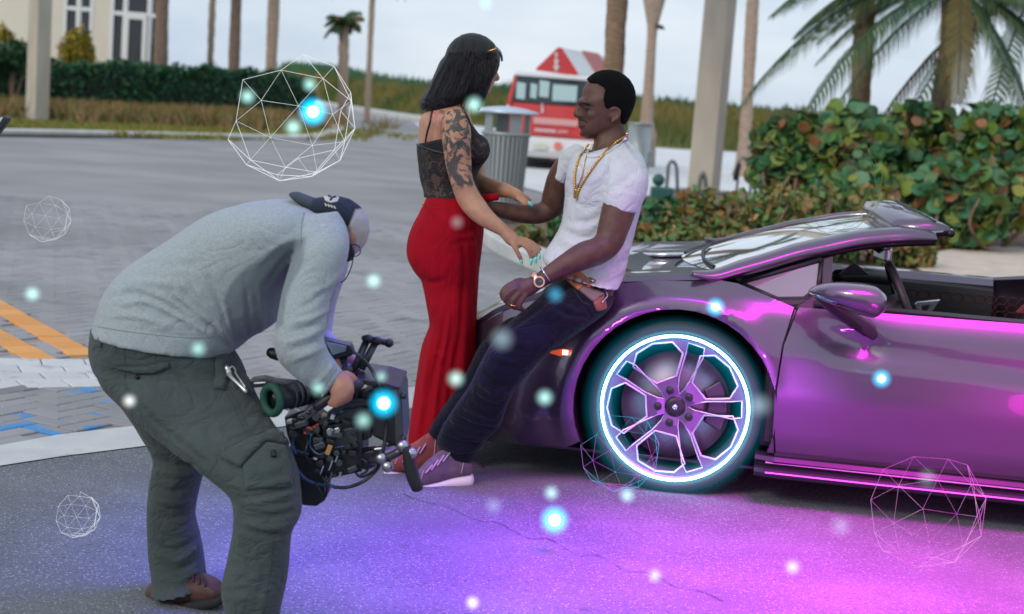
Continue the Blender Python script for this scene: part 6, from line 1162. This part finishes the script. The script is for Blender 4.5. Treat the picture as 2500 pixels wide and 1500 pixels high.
# shoes
def shoe(P, Q, m, laces, label, h=.045):
    mb = MB(); mb.loft(P, 3, 20, 2.4); o = organic('shoe', mb, .0055, m, mn, 3); o['label'] = label
    mb = MB(); mb.loft(Q, 3, 20, 3.2); mb.build('sole', mat('white_sole', (.7, .68, .7), .6), o, True); s = Surf(o)
    for a, b in laces: surfline('lace', [a, b], s, .0034, mat('lace_mauve', (.45, .3, .42), .8), o, .003)
    hx = P[0][0]; surfline('heel_seam', [(hx-14, P[0][1]+6), (hx-20, P[0][3]-4)], s, .002, mat('lace_mauve', (.45, .3, .42)), o, .001); tx = P[-1][0]; surfline('toe_seam', [(tx+22, P[-1][1]-8), (tx+14, P[-1][3]-16)], s, .0018, mat('lace_mauve', (.45, .3, .42)), o, .001)
shoe([(1146, 1122, 1146, 1160, 5.62, .034), (1125, 1100, 1128, 1166, 5.61, .04), (1095, 1088, 1098, 1172, 5.6, .043), (1070, 1104, 1068, 1180, 5.58, .045), (1040, 1128, 1036, 1186, 5.56, .046), (1012, 1158, 1008, 1190, 5.54, .038)], [(1150, 1158, 1151, 1184, 5.62, .038), (1120, 1160, 1122, 1187, 5.61, .044), (1085, 1168, 1086, 1188, 5.6, .047), (1045, 1178, 1046, 1195, 5.57, .05), (1003, 1184, 1001, 1198, 5.54, .04)], mat('mauve_knit', (.13, .08, .13), .85, c2=(.17, .11, .17), scale=40, bump=.4, bscale=300), [((1080, 1128), (1098, 1106)), ((1066, 1138), (1084, 1112)), ((1052, 1148), (1070, 1124)), ((1038, 1156), (1056, 1136))], 'mauve knitted sneaker with a thick white sole')
shoe([(1078, 1062, 1082, 1135, 5.78, .036), (1050, 1056, 1052, 1148, 5.77, .04), (1015, 1078, 1010, 1152, 5.75, .043), (980, 1098, 976, 1156, 5.73, .044), (950, 1122, 946, 1150, 5.71, .036)], [(1080, 1132, 1082, 1152, 5.78, .04), (1040, 1142, 1042, 1158, 5.77, .045), (990, 1150, 990, 1166, 5.74, .048), (942, 1142, 940, 1156, 5.71, .038)], mat('red_knit', (.26, .055, .05), .85, c2=(.33, .08, .07), scale=40, bump=.4, bscale=300), [((1024, 1108), (1040, 1084)), ((1010, 1116), (1026, 1092)), ((996, 1124), (1012, 1100)), ((982, 1130), (998, 1108))], 'brick red sneaker with a pale sole')
# chains, watch, ring
m_gold = mat('gold', (.75, .42, .1), .2, .95); Sc = Surf(tee, mbd)
for lab, P, r_ in (('heavy gold rope chain hanging to the chest of the seated man', [(1530, 328), (1508, 346), (1482, 370), (1454, 402), (1430, 436), (1414, 466), (1409, 481), (1406, 460), (1405, 430), (1412, 398), (1426, 368), (1438, 352)], .0042), ('thin gold chain with a small pendant inside the heavier one', [(1446, 352), (1436, 375), (1428, 400), (1424, 425), (1418, 442), (1413, 452)], .0017)):
    c_ = surfline('necklace', P, Sc, r_, m_gold, None, .004, 8, .28); tag(c_, lab, 'necklace')
    if r_ > .003: surfline('pendant', [(1410, 462), (1409, 484)], Sc, .008, m_gold, c_, .008)
    else: surfline('pendant', [(1412, 450), (1411, 456)], Sc, .006, mat('silver', (.6, .6, .62)), c_, .006)
def cuff(name, c, axis, R, r, m, par, lab=None, cat=None):
    axis = np.array(axis, float); axis /= np.linalg.norm(axis); u = np.cross(axis, [0, 1, 0]); u /= np.linalg.norm(u); v = np.cross(axis, u)
    o = MB().tube([c+u*R*math.cos(a)+v*R*math.sin(a) for a in np.linspace(0, 2*math.pi, 32, endpoint=False)], r, 8, closed=True).build(name, m, par, True)
    if lab: tag(o, lab, cat)
    return o
wa, wb2 = W(1345, 668, 5.52), W(1300, 696, 5.515); axw = wb2-wa; m_wg = mat('rose_gold', (.85, .5, .32), .25, .85)
wt = thing('wristwatch', 'rose gold wristwatch on the wrist of the seated man', 'watch', W(1313, 682, 5.52))
cw = W(1311, 684, 5.52)
for k in (-1, 0, 1): pass
strap = MB(); ax_ = axw/np.linalg.norm(axw); u = np.cross(ax_, [0, 1, 0]); u /= np.linalg.norm(u); v = np.cross(ax_, u)
strap.rings(np.array([[cw+(u*math.cos(a)+v*math.sin(a))*(.0295+dr)+ax_*dx for dx, dr in ((-.009, 0), (-.009, .003), (.009, .003), (.009, 0))] for a in np.linspace(0, 2*math.pi, 40, endpoint=False)]), closed=True); strap.build('band', m_wg, wt, True)
fc = W(1316, 686, 5.52)+np.array([0, -.033, 0]); nf = np.array([.05, -1, .12]); nf /= np.linalg.norm(nf)
bz = MB().tube([fc, fc+nf*.007], .0205, 32).build('watch_case', m_wg, wt, bevel=.001); MB().tube([fc+nf*.0072, fc+nf*.008], .0145, 28).build('dial', mat('watch_dial', (.05, .045, .05), .3), bz)
MB().tube([fc+nf*.009, fc+nf*.009+np.array([.008, 0, .006])], .0008, 5).build('hand', m_wg, bz)
cuff('bracelet', W(1332, 672, 5.52), axw, .033, .003, mat('silver', (.6, .6, .62)), None, 'thin silver bracelet on the wrist beside the gold watch', 'bracelet')
cuff('ring', W(1253, 744, 5.478), W(1250, 746, 5.48)-W(1254, 731, 5.475), .0125, .0022, m_gold, None, 'gold ring on the curled hand of the seated man', 'ring')
# ------------------------------------------------------------ film camera rig
rig = thing('film_camera', 'black film camera rig with cables, viewfinder and matte box held low by the bending person', 'film camera', W(800, 1240, 3.95))
m_cb = mat('camera_black', (.011, .012, .018), .38, c2=(.016, .017, .026), scale=30, bump=.15, bscale=300); m_cg = mat('camera_grey', (.06, .065, .08), .35, .4); m_al = mat('bare_alloy', (.45, .46, .5), .3, .9); m_scr = mat('monitor_glass', (.25, .33, .42), .1, .3, coat=1)
def rp(name, pts, d, th, m=m_cb, par=None, bevel=.003, dirv=(0, 1, 0)): return MB().prism(pts, d, th, dirv).build(name, m, par or rig, bevel=bevel)
def rt_(name, pts, r, m=m_cb, par=None, n=12, sm=1, dome=False): return MB().tube([W(*q) for q in pts], r, n, sm, dome).build(name, m, par or rig, True)
b_ = rp('camera_body', [(786, 1042), (884, 1024), (884, 1152), (792, 1172)], 3.86, .17)
rp('top_plate', [(790, 1038), (815, 1014), (880, 990), (907, 1000), (906, 1016), (884, 1022)], 3.87, .14, m_cg); rp('side_panel', [(796, 1056), (872, 1042), (872, 1096), (798, 1108)], 3.856, .01, m_cg, b_)
rp('rear_module', [(694, 1018), (742, 1002), (790, 1040), (790, 1132), (716, 1104), (700, 1060)], 3.9, .15); rp('battery', [(703, 1106), (792, 1124), (794, 1222), (772, 1237), (738, 1234), (720, 1182)], 3.88, .12); rp('battery_clasp', [(708, 1094), (756, 1108), (752, 1118), (708, 1108)], 3.87, .06, m_cg)
rp('bellows', [(884, 962), (908, 950), (908, 1068), (884, 1078)], 3.88, .17)
mbx = rp('matte_box', [(908, 936), (974, 948), (980, 962), (986, 1092), (968, 1094), (908, 1066)], 3.86, .22, bevel=.008); rp('top_flag', [(866, 924), (930, 932), (976, 945), (976, 953), (912, 944), (868, 936)], 3.85, .24); rp('box_frame', [(958, 946), (974, 949), (984, 1090), (966, 1092)], 3.852, .235, m_cg, mbx)
for y in (966, 1070): rt_('filter_knob', [(980, y, 3.85), (992, y+2, 3.85)], .009, m_cb, mbx, 12)
rp('side_hinge', [(916, 960), (950, 966), (952, 990), (918, 984)], 3.85, .02, m_cg, mbx)
rt_('lens', [(840, 1005, 3.95), (880, 1003, 3.95), (910, 1005, 3.95)], [.05, .058, .055], m_cb, None, 28)
for x in (850, 862, 874, 888): rt_('focus_ring', [(x, 1004, 3.95), (x+5, 1004, 3.95)], .0595, m_cg if x % 4 else m_cb, None, 28)
# viewfinder with green eyecup
a_, b2_ = W(664, 977, 3.80), W(768, 952, 3.92); rt_('viewfinder', [(672, 975, 3.81), (700, 966, 3.84), (716, 962, 3.86), (768, 952, 3.92)], [.03, .033, .03, .028], m_cb, None, 24); dv = (b2_-a_)/np.linalg.norm(b2_-a_); u = np.cross(dv, [0, 0, 1]); u /= np.linalg.norm(u); v = np.cross(dv, u)
MB().tube([a_+u*.029*math.cos(t)+v*.034*math.sin(t) for t in np.linspace(0, 2*math.pi, 32, endpoint=False)], .0105, 12, closed=True).build('eyecup', mat('eyecup_green', (.01, .07, .045), .7), rig, True)
MB().tube([a_+dv*.004, a_+dv*.008], .026, 24).build('eyepiece', mat('lens_black', (.003, .003, .004), .1, coat=1), rig, True)
for t in (.35, .5, .62, .8): c = a_+(b2_-a_)*t; MB().tube([c, c+dv*.008], .0345, 24).build('viewfinder_ring', m_cg, rig, True)
rp('viewfinder_plate', [(607, 930), (640, 925), (664, 932), (724, 938), (730, 950), (660, 944), (614, 948)], 3.84, .06); rp('plate_inlay', [(618, 934), (650, 932), (650, 938), (620, 941)], 3.836, .01, m_al)
# carrying handle with drilled holes
hd_ = rp('carry_handle', [(726, 1022), (742, 1034), (822, 968), (806, 952)], 3.83, .025, m_cg)
for k in range(5): x = 738+16*k; y = 1020-13*k; rt_('drilled_hole', [(x, y, 3.827), (x, y, 3.831)], .0055, mat('lens_black', (.003, .003, .004)), hd_, 14)
rp('cheese_plate', [(770, 1030), (830, 985), (908, 975), (905, 990), (840, 1000), (784, 1042)], 3.84, .03, m_cb)
# monitor
mo = rp('monitor', [(786, 828), (856, 844), (863, 866), (852, 872), (816, 879), (794, 862)], 3.98, .05, bevel=.004); rp('screen', [(794, 834), (846, 846), (844, 858), (812, 868)], 3.976, .006, m_scr, mo, .001)
rt_('monitor_arm', [(836, 872, 4.0), (846, 900, 3.97), (852, 930, 3.93)], .012, m_cb, None, 10, 2); MB().ell(W(848, 903, 3.96), [.018, .018, .018]).build('ball_joint', m_cg, rig, True)
# bracket bars reaching up to the right
for x0, y0, x1, y1 in ((862, 908, 896, 830), (882, 902, 918, 834)): rt_('bracket_bar', [(x0, y0, 3.96), (x1, y1, 3.98)], .0095, m_cg)
rt_('cross_bar', [(890, 826, 3.98), (930, 834, 3.98), (950, 838, 3.98)], .0085, m_cb, None, 10, 1, True); MB().ell(W(950, 838, 3.98), [.012, .012, .012]).build('bar_knob', m_cb, rig, True); MB().ell(W(899, 828, 3.97), [.016, .012, .012]).build('clamp', m_cb, rig, True); MB().ell(W(920, 833, 3.97), [.014, .012, .012]).build('clamp', m_cb, rig, True)
rt_('rear_knob', [(664, 862, 3.97), (680, 868, 3.97)], .015, m_cb, None, 16, 1, True); rt_('knob_rod', [(680, 868, 3.97), (720, 900, 3.97), (748, 940, 3.93)], .006, m_cb, None, 8, 3)
# lower rods, rosette arm and hand grip
for dz in (0, .045): rt_('support_rod', [(742, 1128, 3.9+dz), (930, 1096, 3.9+dz), (966, 1088, 3.9+dz)], .0078, m_al if dz == 0 else m_cb)
rp('rod_bracket', [(870, 1108), (912, 1100), (930, 1132), (896, 1150), (872, 1140)], 3.87, .06, m_cb); rt_('grip_arm', [(905, 1126, 3.85), (950, 1116, 3.83), (986, 1096, 3.82)], .011, m_cg, None, 10, 2)
for q in ((932, 1118, 3.83), (947, 1138, 3.83), (984, 1088, 3.81), (1004, 1106, 3.8)): c = W(*q); MB().tube([c, c+[0, -.018, 0]], [.015, .013], 16).build('rosette', m_al, rig, True)
mb = MB(); mb.loft([(983, 1100, 1004, 1090, 3.8, .02), (984, 1128, 1012, 1120, 3.8, .022), (990, 1158, 1021, 1150, 3.8, .021), (998, 1180, 1028, 1174, 3.8, .021), (1006, 1197, 1033, 1190, 3.8, .018)], 3, 18, 2.6); mb.build('hand_grip', mat('grip_rubber', (.008, .008, .014), .6, bump=.5, bscale=300), rig, True)
# cables
for nm, P, r, m in (('cable', [(712, 1090), (718, 1130), (740, 1165), (775, 1182), (815, 1188)], .0048, mat('cable_blue', (.02, .06, .16), .35)), ('cable', [(815, 1190), (850, 1190), (890, 1174), (922, 1144), (936, 1100), (943, 1040), (944, 1016)], .0046, m_cb), ('cable', [(944, 1016), (936, 975), (920, 930), (905, 900), (880, 872), (858, 856)], .0046, m_cb), ('cable', [(880, 1160), (896, 1150), (896, 1130), (880, 1120)], .0035, m_cb),
    ('cable', [(760, 1060), (758, 1090), (780, 1110), (808, 1096), (840, 1090)], .003, mat('cable_blue', (.02, .06, .16))), ('cable', [(738, 1045), (752, 1075), (745, 1110), (765, 1135)], .003, m_cb), ('cable', [(800, 1120), (812, 1150), (800, 1175), (782, 1160)], .0035, m_cb), ('cable', [(725, 1060), (715, 1080), (722, 1110)], .0035, mat('cable_blue', (.02, .06, .16))), ('cable', [(770, 1180), (790, 1215), (800, 1190), (796, 1160)], .004, m_cb), ('cable', [(742, 1060), (762, 1045), (778, 1036)], .003, mat('cable_red', (.35, .04, .03), .4)), ('cable', [(764, 1050), (800, 1085), (812, 1095)], .003, m_cb), ('cable', [(860, 1140), (880, 1165), (910, 1150), (925, 1125)], .0032, m_cb)):
    rt_(nm, [(x, y, 3.835+.01*(i % 2)) for i, (x, y) in enumerate(P)], r, m, None, 8, 6)
g_ = np.random.default_rng(12); accents = [m_cg, m_cb, m_al, m_cb, m_cg, m_cb]
for k in range(46):
    x, y = g_.uniform(700, 880), g_.uniform(1015, 1160); 
    if not inside((x, y), [(700, 1030), (745, 1005), (880, 1030), (880, 1150), (795, 1168), (712, 1110)]): continue
    s = g_.uniform(.006, .016); c = W(x, y, 3.85+g_.uniform(-.012, .01)); m = accents[int(g_.integers(6))]
    if k % 3: MB().box(c, [s*g_.uniform(.8, 2.4), .03, s], np.array(Matrix.Rotation(g_.uniform(-.5, .3), 3, 'Y'))).build('connector', m, rig, bevel=.0015)
    else: MB().tube([c, c+[0, -.016, 0]], s*.7, 14).build('knob', m, rig, bevel=.001)
for (x, y, c_, w_, h_) in ((803, 1098, (.55, .3, .1), 12, 26), (793, 1012, (.6, .42, .25), 12, 6), (812, 1018, (.65, .65, .7), 10, 12), (756, 1046, (.5, .06, .04), 16, 5), (726, 1000, (.7, .7, .75), 14, 6), (700, 998, (.6, .62, .68), 16, 6), (808, 1136, (.4, .45, .6), 3, 26), (822, 1120, (.4, .45, .6), 3, 18), (786, 1148, (.4, .45, .6), 3, 22), (770, 1120, (.5, .5, .6), 10, 4), (830, 1160, (.3, .32, .4), 4, 16)):
    MB().box(W(x, y, 3.835), [pm(w_, 3.83), .012, pm(h_, 3.83)], np.array(Matrix.Rotation(.3, 3, 'Y'))).build('fitting', mat('fit%d' % x, c_, .3, .4), rig, bevel=.001)
# handle bar under the gripping hand
rt_('hand_bar', [(776, 992, 3.80), (815, 965, 3.795), (850, 948, 3.795), (876, 940, 3.81)], .013, m_cb, None, 12, 3, True)

# ------------------------------------------------------------ floating lights
def em_mat(name, c, s):
    m = bpy.data.materials.new(name); m.use_nodes = True; t = m.node_tree; t.nodes.clear(); e = t.nodes.new('ShaderNodeEmission'); o = t.nodes.new('ShaderNodeOutputMaterial'); e.inputs[0].default_value = (*c, 1); e.inputs[1].default_value = s; t.links.new(e.outputs[0], o.inputs[0]); return m
def glow_mat(name, c, s, p=2.0):
    m = bpy.data.materials.new(name); m.use_nodes = True; t = m.node_tree; t.nodes.clear(); e = t.nodes.new('ShaderNodeEmission'); o = t.nodes.new('ShaderNodeOutputMaterial'); e.inputs[0].default_value = (*c, 1)
    tc = t.nodes.new('ShaderNodeTexCoord'); l = t.nodes.new('ShaderNodeVectorMath'); l.operation = 'LENGTH'; t.links.new(tc.outputs['Object'], l.inputs[0])
    a = t.nodes.new('ShaderNodeMath'); a.operation = 'SUBTRACT'; a.inputs[0].default_value = 1; a.use_clamp = True; t.links.new(l.outputs['Value'], a.inputs[1])
    b = t.nodes.new('ShaderNodeMath'); b.operation = 'POWER'; b.inputs[1].default_value = p; t.links.new(a.outputs[0], b.inputs[0])
    d = t.nodes.new('ShaderNodeMath'); d.operation = 'MULTIPLY'; d.inputs[1].default_value = s; t.links.new(b.outputs[0], d.inputs[0]); t.links.new(d.outputs[0], e.inputs[1]); t.links.new(e.outputs[0], o.inputs['Volume']); return m
def ball(name, m, seg=20):
    me = bpy.data.meshes.new(name); bm = bmesh.new(); bmesh.ops.create_icosphere(bm, subdivisions=3, radius=1); bm.to_mesh(me); bm.free(); me.materials.append(m); me.polygons.foreach_set('use_smooth', [True]*len(me.polygons)); return me
CORE = ball('core', em_mat('orb_core', (.82, .95, 1), 1.15)); HALO = ball('halo', glow_mat('orb_halo', (.0, .5, .85), 90, 1.6)); SOFT = ball('soft', glow_mat('mote_halo', (.5, .95, .88), 36, 2.0)); SOFTW = ball('softw', glow_mat('mote_white', (1, 1, 1), 60, 2.2)); FAINT = ball('faint', glow_mat('mote_faint', (.6, .85, .95), 8, 1.6)); BLUE = ball('blue', glow_mat('mote_blue', (.1, .6, 1), 16, 1.6))
def orb(x, y, r, d, label, kind='big'):
    root = thing('glowing_orb' if kind == 'big' else 'light_mote', label, 'glowing orb' if kind == 'big' else 'light mote', W(x, y, d), 'glowing cyan orbs in the air' if kind == 'big' else 'small floating motes of light')
    for nm, me, s in ((('orb_core', CORE, r), ('halo', HALO, r*2.7)) if kind == 'big' else (('halo', {'soft': SOFT, 'white': SOFTW, 'faint': FAINT, 'blue': BLUE}[kind], r*1.25),)):
        o = bpy.data.objects.new(nm, me); COL.objects.link(o); o.parent = root; o.scale = (pm(s, d),)*3
orb(764, 273, 16, 5.6, 'glowing orb inside the big white wire globe'); orb(937, 985, 17, 3.6, 'glowing orb in front of the matte box of the film camera'); orb(1354, 1270, 17, 4.8, 'glowing orb low over the asphalt before the front wheel'); orb(1747, 750, 11, 5.2, 'glowing orb over the front wing above the wheel'); orb(2152, 925, 11, 5.2, 'glowing orb in front of the car door')
for x, y, r, d, k, l in ((79, 718, 24, 5, 'soft', 'mint mote above the yellow painted lines'), (604, 236, 24, 5.4, 'soft', 'mint mote in the left half of the big wire globe'), (756, 207, 22, 5.4, 'soft', 'mint mote high inside the big wire globe'), (716, 311, 26, 5.4, 'soft', 'mint mote near the centre bottom of the big wire globe'), (912, 686, 24, 5, 'soft', 'mint mote between the capped head and the red trousers'), (484, 852, 25, 3.6, 'soft', 'mint mote over the waist of the dark cargo trousers'),
    (316, 979, 22, 3.6, 'white', 'white mote behind the thigh of the bending person'), (776, 948, 24, 3.6, 'soft', 'mint mote at the cuff above the film camera'), (931, 920, 20, 3.6, 'soft', 'mint mote above the matte box'), (887, 1027, 27, 3.6, 'soft', 'mint mote over the body of the film camera'), (1113, 925, 26, 5.2, 'soft', 'mint mote over the lower red trouser leg'), (1330, 971, 26, 5.2, 'soft', 'mint mote over the dark bumper beside the wheel'),
    (1346, 1204, 24, 4.9, 'soft', 'mint mote just above the lowest large orb'), (1531, 1210, 24, 4.8, 'soft', 'mint mote under the tyre'), (1599, 1406, 22, 4.3, 'soft', 'mint mote on the magenta asphalt near the bottom'), (1935, 1385, 24, 4.3, 'soft', 'mint mote on the magenta asphalt left of the magenta globe'), (1154, 1472, 22, 4.0, 'white', 'white mote at the bottom edge on the blue asphalt'), (1116, 543, 20, 5.5, 'faint', 'faint pink mote on the hip of the red trousers'),
    (1158, 256, 26, 5.5, 'soft', 'mint mote at the ends of the black hair'), (1356, 720, 24, 5.2, 'blue', 'blue mote on the jeans below the wristwatch'), (1226, 828, 34, 5.2, 'faint', 'pale mote on the knee of the jeans'), (1186, 8, 20, 6, 'blue', 'blue mote in the sky at the top edge'), (2264, 1168, 28, 4.4, 'faint', 'pale mote in the top of the magenta globe'), (1855, 990, 34, 5.2, 'faint', 'pale mote at the right edge of the tyre'), (1205, 1235, 26, 4.8, 'faint', 'pale mote on the violet asphalt below the sneakers'), (2052, 1285, 30, 4.4, 'faint', 'pale mote left of the magenta globe on the asphalt')):
    orb(x, y, r, d, l, k)
def globe(x, y, R, d, c, s, thick, rot, label, c2=None):
    m = em_mat('wire_%d' % x, c, s)
    if c2:
        t = m.node_tree; e = [n for n in t.nodes if n.type == 'EMISSION'][0]; g = t.nodes.new('ShaderNodeNewGeometry'); n = t.nodes.new('ShaderNodeTexNoise'); n.inputs['Scale'].default_value = 9; rr = t.nodes.new('ShaderNodeValToRGB'); rr.color_ramp.elements[0].position = .42; rr.color_ramp.elements[1].position = .58
        rr.color_ramp.elements[0].color = (*c, 1); rr.color_ramp.elements[1].color = (*c2, 1); t.links.new(g.outputs['Position'], n.inputs[0]); t.links.new(n.outputs[0], rr.inputs[0]); t.links.new(rr.outputs[0], e.inputs[0])
    bm = bmesh.new(); bmesh.ops.create_icosphere(bm, subdivisions=2, radius=pm(R, d)); cen = W(x, y, d); bm.transform(Matrix.Rotation(rot[0], 4, 'X')@Matrix.Rotation(rot[1], 4, 'Y')@Matrix.Rotation(rot[2], 4, 'Z'))
    v = Vector(cC-cen).normalized(); dl_ = [f for f in bm.faces if f.normal.dot(v) < .02]; bmesh.ops.delete(bm, geom=dl_, context='FACES')
    bmesh.ops.wireframe(bm, faces=bm.faces[:], thickness=pm(thick, d), use_boundary=True, use_even_offset=False, use_replace=True)
    me = bpy.data.meshes.new('wire_globe'); bm.to_mesh(me); bm.free(); me.materials.append(m); o = bpy.data.objects.new('wire_globe', me); COL.objects.link(o); o.location = cen
    tag(o, label, 'wire globe', 'triangulated wire globes floating in the air')
RT = (.35, .2, .5)
globe(708, 283, 161, 5.6, (.85, .88, .92), .95, 1.5, RT, 'largest white wire globe hanging over the hedge and road'); globe(112, 532, 60, 5.2, (.7, .74, .8), .8, .9, RT, 'small white wire globe over the grey paving at the left')
globe(187, 1257, 58, 4.2, (.85, .9, .95), .85, .9, RT, 'small white wire globe low over the asphalt at the left'); globe(1512, 1101, 102, 4.95, (.0, .55, .9), .9, .9, RT, 'cyan and violet wire globe overlapping the front wheel', (.75, .1, .95))
globe(2257, 1240, 150, 4.3, (.95, .12, .9), .9, 1.1, RT, 'magenta wire globe by the glowing sill', (1, .4, .95)); globe(2034, 452, 120, 5.0, (.25, .2, .03), .9, .8, RT, 'dim yellow green wire globe before the sea grapes', (.03, .2, .1))
